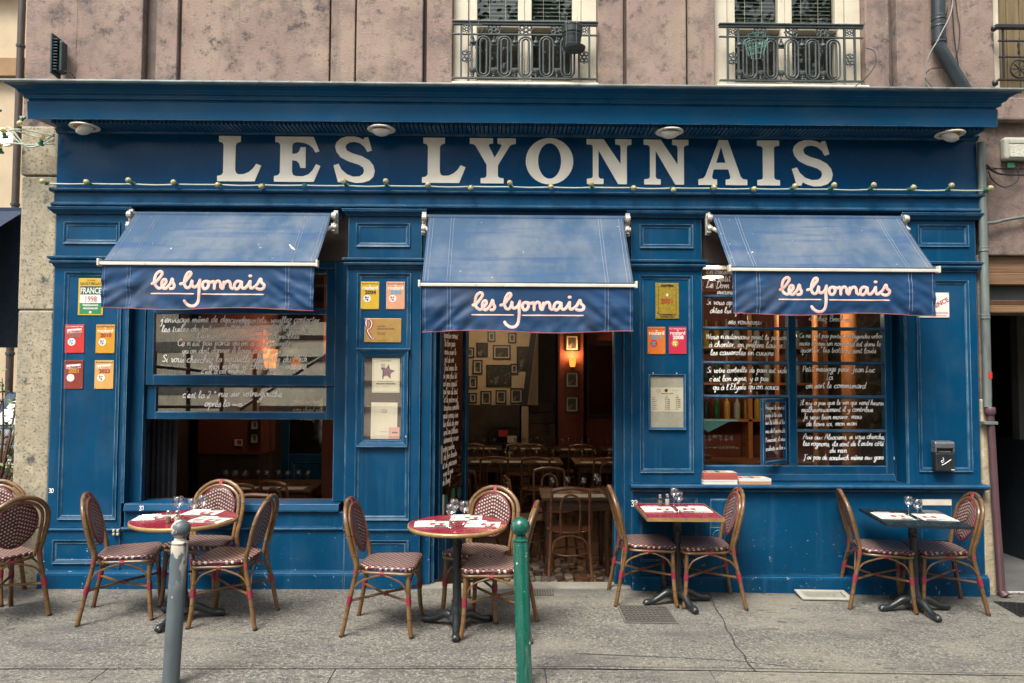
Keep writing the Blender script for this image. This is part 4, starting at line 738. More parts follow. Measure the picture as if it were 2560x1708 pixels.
def globe(t, cx, cz, r, y, sea, land):
    g = MB().lathe([(0.0,-0.0005),(r,-0.0005),(r,0.0005)], 20, (cx, y, cz), axis='y').build('globe_disc', sea, t)
    for a, b, s in ((-0.35,0.3,0.36),(0.25,0.35,0.25),(0.1,-0.4,0.33),(-0.5,-0.3,0.2)):
        P = [(cx+r*(a+s*(0.8+0.35*math.sin(3*q+a*9))*math.cos(q)), cz+r*(b+s*(0.8+0.3*math.cos(2*q+b*7))*math.sin(q))) for q in [k*math.pi/6 for k in range(12)]]
        MB().poly(P, y-0.0013, y-0.0006).build('continent', land, g)
def guide(label, x0, x1, z0, z1, mat, year, ycol, sea, land, old=False, tilt=0.0):
    t, W, H, y = plate(label, x0, x1, z0, z1, mat, tilt=tilt, group='guide book plaques on the pilasters')
    text('RECOMMANDÉ PAR', 0.0145, ink if mat not in (redp, crim) else wht, t, (0, y, H-0.022), sx=1.05)
    if old: text('routard', 0.040, wht, t, (0, y, H-0.063), bold=0.0012); text('le', 0.018, wht, t, (0, y, H-0.035), bold=0.0006)
    else:
        bn = box('banner', wht, t, -W*0.72, W*0.80, y, y+0.0006, H-0.066, H-0.034, bev=0); bn.rotation_euler = (0, R(-4), 0); text('Le Routard', 0.024, mat, t, (0, y-0.0012, H-0.061), bold=0.001, rot=(0, R(-4), 0))
    text(year, 0.042, ycol, t, (0.004, y, H-0.100), bold=0.0018, sx=1.05)
    globe(t, -W*0.30, -H*0.22, W*0.40, y, sea, land)
guide('red guide book plaque dated 2020 on the left pilaster', -3.499, -3.346, 1.858, 2.085, redp, '2020', mgrey, wht, cyan, tilt=-0.8)
guide('amber guide book plaque dated 2010 on the left pilaster', -3.254, -3.104, 1.857, 2.086, amb, '2010', inkr, wht, mgrey, old=True)
guide('brown guide book plaque dated 2021 on the left pilaster', -3.498, -3.347, 1.571, 1.800, brn, '2021', amb, wht, papercream, tilt=-0.6)
guide('tan guide book plaque dated 2023 on the left pilaster', -3.256, -3.106, 1.572, 1.800, tan, '2023', inkr, wht, mgrey)
guide('yellow guide book plaque dated 2004 between window and door', -1.146, -0.999, 2.221, 2.443, yel, '2004', ink, wht, nav, old=True)
guide('salmon guide book plaque dated 2000 between window and door', -0.942, -0.793, 2.222, 2.444, sal, '2000', cyan, wht, crim, old=True)
guide('orange guide book plaque dated 2011 right of the door', 1.167, 1.311, 1.870, 2.090, org, '2011', cyan, crim, cyan, old=True)
guide('crimson guide book plaque dated 2008 right of the door', 1.339, 1.481, 1.873, 2.092, crim, '2008', wht, amb, papercream, old=True)
t, W, H, y = plate('tall green and yellow enamel plaque dated 1998 beside the left awning', -3.404, -3.204, 2.160, 2.457, yel)
box('green_field', grn, t, -W*0.86, W*0.86, y, y+0.0005, -H*0.93, -0.05, bev=0); box('dark_field', dgrn, t, -W*0.86, W*0.86, y, y+0.0005, 0.018, 0.085, bev=0); box('white_field', wht, t, -W*0.86, W*0.86, y, y+0.0005, -0.049, 0.017, bev=0)
text('LE GUIDE', 0.016, inkr, t, (0, y, H-0.022)); text('GAULT·MILLAU', 0.029, dgrn, t, (0, y, H-0.052), sx=0.88, bold=0.0006); text('FRANCE', 0.066, wht, t, (0, y-0.001, 0.027), sx=0.68, bold=0.0012); text('1998', 0.064, inkr, t, (0, y-0.001, -0.040), sx=0.78)
text('Etablissement', 0.026, wht, t, (0, y-0.001, -0.074), sx=0.85, bold=0.0008); text('recommandé', 0.026, wht, t, (0, y-0.001, -0.1), sx=0.85, bold=0.0008); MB().lathe([(0,-.0005),(0.011,-.0005)], 10, (0, y, -0.125), axis='y', caps=False).build('emblem', wht, t)
t, W, H, y = plate('gold wide plaque with a tricolour R between window and door', -1.113, -0.818, 1.955, 2.147, gold)
for off, mt in ((-0.008, nav), (0.0, wht), (0.008, redp)):
    m = MB(); f = gly(y)
    m.stroke([(p.x+off, p.y) for p in spline([(-W+0.015,0.03,0),(-W+0.012,0.078,0),(-W+0.038,0.088,0),(-W+0.058,0.06,0),(-W+0.048,0.02,0),(-W+0.024,0.0,0),(-W+0.042,-0.04,0),(-W+0.062,-0.066,0),(-W+0.078,-0.064,0)], 6)], 0.0085, 0.0008, f); m.build('emblem_stroke', mt, t)
text('MAÎTRE', 0.017, ink, t, (-0.045, y, 0.026), 'LEFT', sx=1.1); text('RESTAURATEUR', 0.017, ink, t, (-0.045, y, 0.006), 'LEFT', sx=1.1); text('SERGE THOMAS', 0.010, ink, t, (-0.045, y, -0.024), 'LEFT') if False else text('ÉTABLISSEMENT', 0.010, ink, t, (-0.045, y, -0.024), 'LEFT'); text('LES LYONNAIS', 0.010, ink, t, (-0.045, y, -0.037), 'LEFT'); text('titre délivré par l’état', 0.008, ink, t, (-0.045, y, -0.086), 'LEFT'); text('I', 0.016, ink, t, (0.09, y, -0.086), 'LEFT')
brassy = M('brass_plate', (0.50,0.36,0.055), 0.3, 0.1, 12, metal=0.5)
t, W, H, y = plate('brass coloured plaque dated 2001 right of the door', 1.232, 1.422, 2.157, 2.446, brassy)
m = MB().frame(-W+0.022, W-0.022, -H+0.035, H-0.03, 0.003, y, y+0.0006); m.build('line_border', ink, t); text('Gault·Millau', 0.022, ink, t, (0, y, H-0.026), bold=0.0012); text('2001', 0.056, inkr, t, (0, y, -0.022), sx=0.92, bold=0.0022)
MB().poly([(-0.008,0.058),(0.008,0.058),(0.008,0.044),(0,0.034),(-0.008,0.044)], y-0.0006, y).build('shield', wht, t); text('ÉTABLISSEMENT', 0.0165, ink, t, (0, y, -H+0.026), bold=0.0006); text('RECOMMANDÉ', 0.0165, ink, t, (0, y, -H+0.009), bold=0.0006)
t, W, H, y = plate('white enamel sign with red slanted lettering behind the right awning', 3.36, 3.624, 2.178, 2.381, wht)
text('LICENCE', 0.050, inkr, t, (0.045, y, -0.012), rot=(0, R(-27), 0), bold=0.001); box('rule', inkr, t, -0.01, 0.125, y, y+0.0005, -0.001, 0.002, bev=0).rotation_euler = (0, R(-27), 0); text('Débit de boissons', 0.012, inkr, t, (0.06, y, -H+0.012)); 
for q in range(2): box('rule', inkr, t, 0.0, 0.12, y, y+0.0005, -H+0.03+q*0.01, -H+0.033+q*0.01, bev=0)
# ------------------------------------------------------------------ menu displays
t = empty('menu_display', 'tall blue framed glass menu case between window and door', 'menu case', (-0.9595, -0.002, 1.504)); W, H = 0.203, 0.384
MB().frame(-W, W, -H, H, 0.035, -0.035, 0.0, inner=-0.022).frame(-W+0.0355, W-0.0355, -H+0.0355, H-0.0355, 0.02, -0.016, 0.0, inner=-0.011).build('frame', blue, t, bev=0.003)
MB().sweepx([(0.0,H+0.001),(-0.04,H+0.001),(-0.045,H+0.014),(0.0,H+0.022)], -W-0.012, W+0.012).build('top_moulding', blue, t, bev=0.003); box('back_panel', walldark, t, -W+0.05, W-0.05, -0.0015, 0.0, -H+0.05, H-0.05, bev=0)
MB().box(-W+0.05, W-0.05, -0.0095, -0.008, -H+0.05, H-0.05).build('glass', glassmat('menu_glass', 0.03), t)
def sheetp(name, label, cat, x0, x1, z0, z1, mat, y, tilt=0): return plate(label, x0, x1, z0, z1, mat, y=y, th=0.0008, name=name, cat=cat, screws=False, tilt=tilt)
t, W, H, y = sheetp('poster', 'cream sheet with a purple star and fork inside the left menu case', 'poster', -1.047, -0.827, 1.552, 1.828, papercream, -0.0045)
MB().frame(-W+0.008, W-0.008, -H+0.008, H-0.008, 0.0015, y, y+0.0003).build('line_border', inkr, t)
star = []
for k in range(10):
    a = R(100)+k*math.pi/5; r_ = 0.062 if k % 2 == 0 else 0.030; star.append((0.012+r_*math.cos(a-0.35), 0.028+r_*math.sin(a-0.35)))
MB().poly(star, y-0.0003, y).build('star', flatm('plum', (0.14,0.03,0.09)), t)
F = MB()
for q in (-0.036, -0.027, -0.018, -0.009): F.box(q-0.0017, q+0.0017, y-0.0008, y-0.0004, 0.062, 0.094)
F.box(-0.038, -0.007, y-0.0008, y-0.0004, 0.05, 0.062).box(-0.027, -0.018, y-0.0008, y-0.0004, -0.03, 0.05); F.build('fork', matblack, t)
text('LYON · FRANCE', 0.011, ink, t, (0, y, H-0.026)); text('Bouchons Lyonnais', 0.015, inkr, t, (0, y, -0.052)); text('MEILLEURE ATMOSPHÈRE', 0.0135, ink, t, (0, y, -0.072), bold=0.0005); text('prix 2019', 0.010, ink, t, (0, y, -0.09)); 
t, W, H, y = sheetp('menu_sheet', 'cream sheet with a small round crest low in the left menu case', 'menu', -1.052, -0.842, 1.182, 1.473, papercream, -0.0045, 0.5)
MB().frame(-W+0.025, W-0.025, -H+0.03, H-0.03, 0.001, y, y+0.0003).build('line_border', matgrey, t); MB().tube([(0.02*math.cos(a), y, H-0.07+0.014*math.sin(a)) for a in [k*math.pi/8 for k in range(16)]], 0.0012, 4, closed=True).build('crest', ink, t); text('notre carte', 0.012, ink, t, (0, y, -H+0.055)); text('Les Lyonnais', 0.008, ink, t, (0, y, H-0.073))
t, W, H, y = sheetp('card', 'small pink card in the corner of the left menu case', 'card', -0.908, -0.822, 1.182, 1.276, flatm('pink_card', (0.62,0.33,0.28), 0.7), -0.0065); text('tables', 0.019, ink, t, (0.006, y, 0.0), bold=0.0008)
t = empty('menu_display', 'small blue framed menu panel right of the door', 'menu case', (1.3205, -0.002, 1.486)); W, H = 0.150, 0.222
MB().frame(-W, W, -H, H, 0.018, -0.022, 0.0, inner=-0.014).build('frame', blue, t, bev=0.003); box('back_panel', M('backing_silver', (0.42,0.40,0.31), 0.3, 0.2, 5, 0.3, 8, bdist=0.01), t, -W+0.019, W-0.019, -0.006, 0.0, -H+0.019, H-0.019, bev=0)
MB().box(-W+0.019, W-0.019, -0.0115, -0.0105, -H+0.019, H-0.019).build('glass', glassmat('menu_film', 0.04, rough=0.08), t)
for a in (-0.11, 0.08): MB().lathe([(0.0,-0.006),(0.006,-0.004),(0.006,0.0)], 8, (a, -0.002, H+0.008), axis='y').build('screw', alu, t, smooth=True)
t, W, H, y = sheetp('menu_sheet', 'cream price list sheet in the small menu panel right of the door', 'menu', 1.190, 1.451, 1.408, 1.602, papercream, -0.0085)
MB().tube([(-0.068+0.014*math.cos(a), y, 0.069+0.010*math.sin(a)) for a in [k*math.pi/8 for k in range(16)]], 0.0014, 4, closed=True).build('crest', ink, t); box('crest_block', ink, t, -0.018, 0.004, y, y+0.0003, 0.062, 0.084, bev=0); box('crest_red', inkr, t, -0.006, 0.007, y-0.0006, y-0.0001, 0.076, 0.086, bev=0); text('maître restaurateur', 0.007, ink, t, (0.035, y, 0.072), 'LEFT')
text('DEMANDEZ LA CARTE', 0.0095, ink, t, (0, y, 0.045), bold=0.0004); text('Midi', 0.009, ink, t, (0, y, 0.030)); text('Soir', 0.009, ink, t, (0.085, y, 0.030))
for k, (a, b, c) in enumerate((('Lundi','12h00','19h00'),('Mardi','12h 14h30','19h 22h30'),('Mercredi','12h 14h30','19h 22h30'),('Jeudi','12h 14h30','19h 22h30'),('Vendredi','12h 14h30','19h 22h30'),('Samedi','12h 14h30','19h 22h30'),('Dimanche','12h 14h30','fermé'))):
    for s, xx in ((a,-0.12),(b,-0.018),(c,0.068)): text(s, 0.0095, ink, t, (xx, y, 0.014-k*0.0155), 'LEFT', bold=0.0003)
# ------------------------------------------------------------------ wall ashtray, leaflets
t = empty('wall_ashtray', 'dark wall ashtray with cigarette symbol on the right pilaster', 'ashtray', (3.530, -0.001, 0.942)); tin = M('graphite_metal', (0.035,0.04,0.045), 0.4, 0.2, 9, metal=0.5); tl = M('pale_graphite', (0.16,0.17,0.18), 0.4, 0.2, 9, metal=0.5)
box('body', tin, t, -0.078, 0.078, -0.065, 0.0, 0.0, 0.15, bev=0.012); box('recess', black, t, -0.065, 0.065, -0.045, 0.0, 0.1505, 0.185, bev=0.003)
MB().sweepx([(0.0,0.1855),(-0.065,0.1855),(-0.066,0.225),(-0.055,0.238),(0.0,0.243)], -0.079, 0.079).build('hood', tl, t, bev=0.006)
for s in (-1, 1): box('hood_cheek', tl, t, s*0.072-0.006, s*0.072+0.006, -0.064, 0.0, 0.1503, 0.1852, bev=0.002)
box('stub_grid', tl, t, -0.05, 0.05, -0.06, -0.0455, 0.152, 0.162, bev=0.002)
m = MB(); f = gly(-0.0655); m.stroke([(-0.012,0.06),(0.045,0.098)], 0.012, 0.001, f).stroke([(-0.03,0.052),(-0.016,0.060)], 0.012, 0.001, f).stroke([(p.x,p.y) for p in spline([(-0.025,0.07,0),(-0.035,0.085,0),(-0.015,0.095,0),(-0.022,0.115,0)],5)], 0.005, 0.001, f).stroke([(-0.03,0.072),(-0.012,0.082)], 0.005, 0.001, f); m.build('cigarette_symbol', white, t); box('maker_tag', paper, t, 0.045, 0.07, -0.0665, -0.0652, 0.012, 0.02, bev=0)
def stack(label, x0, x1, z0, cols, y0=-0.055, dep=0.13):
    t = empty('leaflet_stack', label, 'leaflets', ((x0+x1)/2, y0, z0), group='leaflet stacks on the right sill'); W = (x1-x0)/2; z = 0.0; r = random.Random(3)
    for k, (mt, n) in enumerate(cols):
        m = MB()
        for q in range(n):
            d = r.uniform(-.003,.003); m.box(-W+d, W+d*0.6, d, dep+d, z, z+0.0042); z += 0.0046
        m.build('leaflet_bundle', mt, t)
    c = box('cover', flatm('cover_print', (0.45,0.40,0.33)), t, -W+0.004, W-0.004, 0.002, dep-0.002, z, z+0.001, bev=0)
    for a in range(5): box('cover_photo', [matred, matgrey, ink, tan, wht][a], c, -W+0.01+a*2*W/5.6, -W+0.008+(a+0.8)*2*W/5.6, 0.02, dep-0.03, z+0.0012, z+0.0016, bev=0)
stack('taller stack of red and white leaflets on the window sill', 1.598, 1.868, 0.8365, ((wht,8),(flatm('leaflet_red',(0.45,0.12,0.09),0.6),12)))
stack('low stack of orange edged magazines on the window sill', 1.882, 2.140, 0.8365, ((flatm('leaflet_orange',(0.55,0.28,0.12),0.6),5),(wht,5)), y0=-0.05, dep=0.14)
# ------------------------------------------------------------------ pipes, cables and boxes
pgrey = M('zinc_pipe', (0.17,0.20,0.19), 0.45, 0.3, 5, 0.1, 40, metal=0.3, stretch=(1,1,0.3), layers=[dict(col=(0.05,0.06,0.06), sc=6, lo=0.55, hi=0.7, a=0.8, st=(1,1,0.3))]); pdark = M('black_pipe', (0.022,0.032,0.038), 0.4, 0.3, 6, layers=[dict(col=(0.12,0.14,0.14), sc=8, lo=0.6, hi=0.72, a=0.6)]); pmauve = M('mauve_pipe', (0.088,0.046,0.054), 0.45, 0.2, 5)
t = empty('downpipe', 'grey zinc downpipe running into a mauve lower pipe beside the shopfront', 'downpipe', (3.92, -0.02, gz(3.92)))
MB().tube([(-0.012,0,1.50),(-0.012,0,3.66)], 0.031, 14).build('upper_pipe', pgrey, t, smooth='auto')
for z in (2.23, 2.78, 3.28): MB().lathe([(0.031,-0.02),(0.037,-0.016),(0.034,0.0),(0.037,0.016),(0.031,0.02)], 14, (-0.012, 0, z)).build('collar', pgrey, t, smooth='auto')
MB().lathe([(0.036,1.44),(0.042,1.45),(0.042,1.49),(0.036,1.50)], 14, (0.006, 0, 0)).build('socket_collar', pmauve, t, smooth='auto'); box('wall_clip', pgrey, t, -0.06, 0.05, -0.035, 0.03, 1.36, 1.385)
MB().tube([(0.008,0,1.46),(0.03,-0.005,0.7),(0.05,-0.02,0.05),(0.065,-0.05,0.012)], [0.028,0.029,0.030,0.040], 14).build('lower_pipe', pmauve, t, smooth='auto')
MB().box(-0.02, 0.012, -0.0325, -0.0315, 1.73, 1.78).build('red_sticker', redp, t)
box('jamb_stone', M('cream_render', (0.40,0.34,0.23), 0.95, 0.25, 12, 0.9, 40, bdist=0.012), bld, 3.874, 3.975, 0.015, 0.3, -0.1, 1.52, bev=0.02)
box('jamb_stone', stucco, bld, 3.885, 3.985, 0.03, 0.3, 1.52, 2.699, bev=0.01)
t = empty('drain_pipe', 'black cast drainpipe with elbow passing behind the cornice', 'drainpipe', (3.555, -0.06, 3.97))
MB().tube([(0,0,0.48),(0,0,2.5)], 0.052, 16).build('stack_pipe', pdark, t, smooth='auto')
MB().tube(spline([(0,0,0.50),(0.002,0,0.42),(0.05,0,0.33),(0.24,0.01,0.02),(0.30,0.02,-0.08)], 6), 0.05, 16).build('elbow', pdark, t, smooth='auto')
for z in (0.47, 0.60, 0.66): MB().lathe([(0.052,-0.02),(0.058,-0.014),(0.055,0.0),(0.058,0.014),(0.052,0.02)], 16, (0, 0, z)).build('collar', pdark, t, smooth='auto')
def cable(label, pts, r, mat): 
    o = empty('wall_cable', label, 'cable', pts[-1]); P = [tuple(Vector(p)-Vector(pts[-1])) for p in pts]
    MB().tube(spline(P, 7), r, 6).build('strand', mat, o, smooth=True); return o
cgrey = M('cable_grey', (0.28,0.27,0.25), 0.6); cblack = M('cable_black', (0.015,0.018,0.02), 0.6)
cable('pale cable crossing in front of the black drainpipe', [(3.60,-0.13,5.2),(3.63,-0.13,4.72),(3.52,-0.13,4.45),(3.45,-0.09,4.30),(3.44,-0.05,4.15),(3.49,-0.05,4.03),(3.56,-0.05,3.965)], 0.005, cgrey)
cable('black cable hanging straight beside the drainpipe elbow', [(3.69,-0.02,5.2),(3.70,-0.02,4.6),(3.73,-0.02,4.3),(3.76,-0.02,4.14)], 0.005, cblack)
cable('black cable bowing to the right of the drainpipe', [(3.70,-0.01,5.2),(3.74,-0.01,4.72),(3.76,-0.01,4.55),(3.73,-0.01,4.35),(3.66,-0.01,4.2)], 0.004, cblack)
cable('black cable loop lying on the cornice near the drainpipe', [(3.66,-0.02,4.75),(3.61,-0.02,4.5),(3.64,-0.02,4.35),(3.70,-0.02,4.25),(3.50,-0.03,4.22),(3.44,-0.06,4.12),(3.50,-0.2,3.96),(3.85,-0.2,3.955)], 0.004, cblack)
cable('black cable curling up from the cornice at the right window', [(2.72,-0.3,3.945),(2.85,-0.25,4.05),(2.98,-0.15,4.2),(3.0,-0.1,4.33),(2.96,-0.05,4.38)], 0.004, cblack)
cable('black cable running right from the downpipe under the grey box', [(3.93,-0.05,3.42),(4.02,-0.02,3.37),(4.15,-0.01,3.355),(4.6,-0.01,3.36),(5.2,0.0,3.36)], 0.009, cblack)
cable('drooping black cable loop below the grey box', [(3.94,-0.05,3.37),(4.0,-0.02,3.30),(4.10,-0.01,3.25),(4.2,-0.01,3.30),(4.22,-0.01,3.36),(4.19,-0.01,3.42)], 0.005, cblack)
cable('grey conduit running right from the downpipe', [(3.92,-0.02,2.95),(4.02,-0.01,2.96),(4.15,0.0,2.99),(4.5,0.0,3.03),(5.3,0.0,3.05)], 0.013, pgrey)
t = empty('wall_light_box', 'pale grey rounded wall light with dimpled cover at the right edge', 'wall light', (4.10, 0.045, 3.475)); bxm = M('pale_plastic', (0.40,0.40,0.34), 0.5, 0.1, 9)
box('case', bxm, t, 0.0, 0.36, -0.07, 0.0, 0.0, 0.19, bev=0.022, seg=3); box('cover', M('dimpled_cover', (0.50,0.50,0.42), 0.4, 0.1, 9, 0.9, 60, bdist=0.01), t, 0.035, 0.33, -0.078, -0.0705, 0.02, 0.125, bev=0.006); box('label_strip', bxm, t, 0.035, 0.33, -0.076, -0.0705, 0.135, 0.165, bev=0.002); box('tag', sock, t, 0.04, 0.10, -0.04, -0.03, -0.06, -0.015, bev=0.004); MB().lathe([(0.0,-0.081),(0.008,-0.079),(0.008,-0.07)], 8, (0.18, 0, 0.012), axis='y').build('screw', steel, t)
# floodlight on the wall
t = empty('floodlight', 'dark finned floodlight on the stucco wall at upper left', 'floodlight', (-3.54, 0.02, 4.08)); fl = M('floodlight_teal', (0.015,0.035,0.038), 0.45, 0.2, 12)
box('front_plate', fl, t, -0.075, -0.06, -0.15, -0.02, 0.0, 0.325, bev=0.004); f0 = None
for k in range(11):
    if f0 is None: f0 = box('cooling_fin', fl, t, -0.0595, -0.025, -0.14, -0.03, -0.004, 0.004, bev=0.001); f0.location = (0, 0, 0.035)
    else: link_copy(f0, t, (0, 0, 0.035+k*0.0245))
box('driver_box', fl, t, -0.0245, 0.0, -0.12, -0.04, 0.03, 0.275, bev=0.006); MB().tube([(-0.06,-0.11,0.012),(-0.05,-0.06,-0.02),(-0.01,0.0,-0.035)], 0.008, 6).build('mount', fl, t); MB().tube(spline([(-0.01,-0.1,0.04),(0.05,-0.08,0.03),(0.075,-0.05,-0.02),(0.07,-0.03,-0.10)], 6), 0.005, 6).build('lead', cblack, t)
# hanging planter, wire basket
t = empty('bucket_planter', 'dark plastic bucket planter wired to the first balcony railing', 'planter', (0.545, -0.105, 4.33)); pm = M('planter_dark', (0.018,0.024,0.028), 0.5, 0.2, 15)
MB().lathe([(0.0,0.0),(0.062,0.0),(0.066,0.01),(0.074,0.115),(0.082,0.118),(0.084,0.170),(0.076,0.172),(0.07,0.06),(0.0,0.06)], 20).build('pot', pm, t, smooth='auto'); MB().lathe([(0.0,-0.012),(0.085,-0.010),(0.09,0.006),(0.08,0.004),(0.0,-0.006)], 20, (0.02,0,0)).build('saucer', pm, t, smooth='auto')
wire = M('wire', (0.2,0.22,0.22), 0.4, metal=0.6)
for z, r in ((0.10,0.078),(0.02,0.071),(0.174,0.088)): MB().tube([(r*math.cos(a), r*math.sin(a), z) for a in [k*math.pi/10 for k in range(20)]], 0.002, 4, closed=True).build('wire_hoop', wire, t)
for a in (-0.055, 0.03): MB().tube([(a,-0.06,-0.01),(a*0.9,-0.078,0.10),(a,-0.08,0.17),(a+0.02,0.06,0.29)], 0.002, 4).build('wire_strap', wire, t)
t = empty('wire_basket', 'empty wire basket hanging on the second balcony railing', 'basket', (2.03, -0.12, 4.275)); wg = M('green_wire', (0.12,0.30,0.24), 0.5)
for z, r in ((0.0,0.055),(0.05,0.072),(0.10,0.085),(0.15,0.098)): MB().tube([(r*math.cos(a), r*math.sin(a), z) for a in [k*math.pi/10 for k in range(20)]], 0.0022, 4, closed=True).build('hoop', wg if z else wire, t)
for k in range(10): a = k*math.pi/5; MB().tube([(0.055*math.cos(a),0.055*math.sin(a),0),(0.098*math.cos(a),0.098*math.sin(a),0.15)], 0.002, 4).build('rib', wg, t)
t = empty('wire_hanger', 'bent wire plant hanger on the left of the first railing', 'hanger', (-0.27, -0.05, 4.44))
for P in ([(-0.07,0,0.10),(0.0,0,0.105),(0.09,0,0.10),(0.075,0,0.03)],[(-0.02,0,0.16),(0.0,0,0.05),(-0.01,0,-0.06),(0.02,0,-0.2)],[(0.06,0,0.16),(0.05,0,0.0),(0.03,0,-0.1)]): MB().tube(spline(P, 5), 0.0022, 4).build('wire_strand', wire, t)
# ------------------------------------------------------------------ rattan bistro chair (front towards local -Y)
def make_chair():
    t = empty('bistro_chair', 'x', 'chair', group='rattan chairs at the pavement tables')
    yb = lambda z: 0.295-0.095*(z/0.44) if z < 0.44 else 0.20+(z-0.44)*0.22+0.12*(z-0.44)**2
    hw = [(0.0,0.212),(0.22,0.196),(0.44,0.182),(0.56,0.193),(0.68,0.200),(0.77,0.182),(0.835,0.125),(0.868,0.06),(0.876,0.0)]
    P = [(-a, yb(z), z) for z, a in hw[:-1]] + [(a, yb(z), z) for z, a in reversed(hw)]
    MB().tube(spline(P, 5), 0.0170, 10).build('back_hoop', cane, t, smooth='auto')
    hi = [(0.43,0.152),(0.56,0.165),(0.68,0.170),(0.76,0.154),(0.812,0.105),(0.838,0.05),(0.844,0.0)]
    P = [(-a, yb(z)-0.016, z) for z, a in hi[:-1]] + [(a, yb(z)-0.016, z) for z, a in reversed(hi)]
    MB().tube(spline(P, 5), 0.0125, 8).build('inner_hoop', cane, t, smooth='auto')
    cz, rx, rz = 0.675, 0.142, 0.158
    ov = [(rx*math.cos(a)*(1.0 if math.sin(a) > 0 else 1-0.10*math.sin(a)**2), cz+rz*math.sin(a)) for a in [k*math.pi/16 for k in range(32)]]
    MB().tube([(a, yb(z)-0.022, z) for a, z in ov], 0.0065, 8, closed=True).build('panel_ring', M('ring_wine', (0.14,0.016,0.03), 0.5, 0.2, 40), t, smooth=True)
    m = MB(); vs = []
    for q in (0.0, 0.45, 0.8, 1.0): vs += [(a*q, yb(cz+(z-cz)*q)-0.022+0.010*(1-q*q), cz+(z-cz)*q) for a, z in ov]
    m.add(vs, [(j*32+i, j*32+(i+1) % 32, (j+1)*32+(i+1) % 32, (j+1)*32+i) for j in range(3) for i in range(32)])
    p = m.build('back_panel', weave_back, t, smooth=True, uv=lambda c: (c.x/(2*rx)+0.5, (c.z-cz)/(2*rz)+0.5)); md = p.modifiers.new('thickness', 'SOLIDIFY'); md.thickness = 0.007; md.offset = 0
    # seat
    so = spline([(-0.205,-0.215,0),(0,-0.232,0),(0.205,-0.215,0),(0.205,-0.05,0),(0.185,0.12,0),(0.13,0.185,0),(0,0.20,0),(-0.13,0.185,0),(-0.185,0.12,0),(-0.205,-0.05,0)], 4, closed=True); n = len(so)
    m = MB(); vs = []
    for q, h in ((0.0,0.458),(0.5,0.460),(0.85,0.464),(0.96,0.462),(1.0,0.455),(1.004,0.445),(0.98,0.436),(0.6,0.434)): vs += [(s.x*q, s.y*q, h) for s in so]
    m.add(vs, [(j*n+i, j*n+(i+1) % n, (j+1)*n+(i+1) % n, (j+1)*n+i) for j in range(7) for i in range(n)])
    m.build('seat', weave_seat, t, smooth=True, uv=lambda c: (c.x/0.44+0.5+(c.z-0.46)*0.8, c.y/0.44+0.5+(c.z-0.46)*0.8))
    MB().tube([(s.x*0.955, s.y*0.955, 0.418) for s in so], 0.011, 8, closed=True).build('seat_rim', cane, t, smooth=True)
    fl = {}
    for s in (-1, 1):
        P = [(s*0.186,-0.192,0.415),(s*0.190,-0.198,0.25),(s*0.196,-0.208,0.10),(s*0.208,-0.224,0.0)]
        MB().tube(spline(P, 4), 0.0172, 10).build('front_leg', cane, t, smooth='auto')
    for s in (-1, 1):
        for yy, xx in ((-0.224,0.208),(0.295,0.212)): MB().lathe([(0.017,0.0),(0.017,0.012)], 10, (s*xx, yy, 0.0005)).build('foot_cap', rubber, t)
    xb = 0.195
    FL, FR, BL, BR = (-0.191,-0.20,0.235), (0.191,-0.20,0.235), (-xb,0.245,0.235), (xb,0.245,0.235)
    for a, b, dz in ((FL,BR,0.0),(FR,BL,0.013)): MB().tube([(a[0],a[1],a[2]-dz*0.3),((a[0]+b[0])/2,(a[1]+b[1])/2,0.222+dz),(b[0],b[1],b[2]-dz*0.3)], 0.0095, 7).build('stretcher', cane, t, smooth='auto')
    for a, b, mx in ((FL,FR,(0,-0.213)),(FL,BL,(-0.196,0.0)),(FR,BR,(0.196,0.0)),(BL,BR,(0,0.19))):
        A, B = Vector(a)+Vector((0,0,0.02)), Vector(b)+Vector((0,0,0.02)); C_ = Vector((mx[0],mx[1],0.408)); q = 0.82
        for X in (A, B): MB().tube(spline([tuple(X), tuple(X.lerp(C_,0.25)+Vector((0,0,0.055))), tuple(X.lerp(C_,0.70)+Vector((0,0,0.03))), tuple(C_)], 4), 0.0072, 6).build('brace', cane, t, smooth='auto')
        MB().tube([(mx[0]*0.98-0.016*(1 if mx[0] == 0 else 0), mx[1]-0.016*(0 if mx[0] == 0 else 1), 0.416),(mx[0]*0.98+0.016*(1 if mx[0] == 0 else 0), mx[1]+0.016*(0 if mx[0] == 0 else 1), 0.416)], 0.0165, 8).build('binding', binding, t, smooth='auto')
    for X in (FL, FR): MB().tube([(X[0]*1.0,X[1]-0.001,0.212),(X[0]*0.998,X[1]+0.002,0.268)], 0.0198, 9).build('binding', binding, t, smooth='auto')
    for s in (-1, 1):
        for z0, z1, r in ((0.212,0.268,0.0198),(0.415,0.445,0.0172)): MB().tube([(s*(0.2125-0.068*z0), yb(z0), z0),(s*(0.2125-0.068*z1), yb(z1), z1)], r, 9).build('binding', binding, t, smooth='auto')
        MB().tube([(s*0.160,-0.200,0.4185),(s*0.192,-0.200,0.4185)], 0.0165, 8).build('binding', binding, t, smooth='auto')
    MB().tube([(0,yb(0.86)+0.001,0.888),(0,yb(0.83)-0.014,0.842)], 0.0135, 8, flat=1.25).build('binding', binding, t, smooth='auto')
    MB().tube([(-0.017,0.022,0.229),(0.017,0.022,0.229)], 0.016, 8).build('binding', binding, t, smooth='auto')
    return t
chair0 = make_chair()
def chair(label, x, y, alpha, first=[True]):
    t = chair0 if first[0] else copy_tree(chair0); first[0] = False
    t['label'] = label; t.location = (x, y, gz(x)+0.001); t.rotation_euler = (0, 0, R(alpha+90)); t.scale = (1.0, 0.87, 0.96)
chair('rattan chair left of the first round table, facing right', -2.637, -0.640, 16)
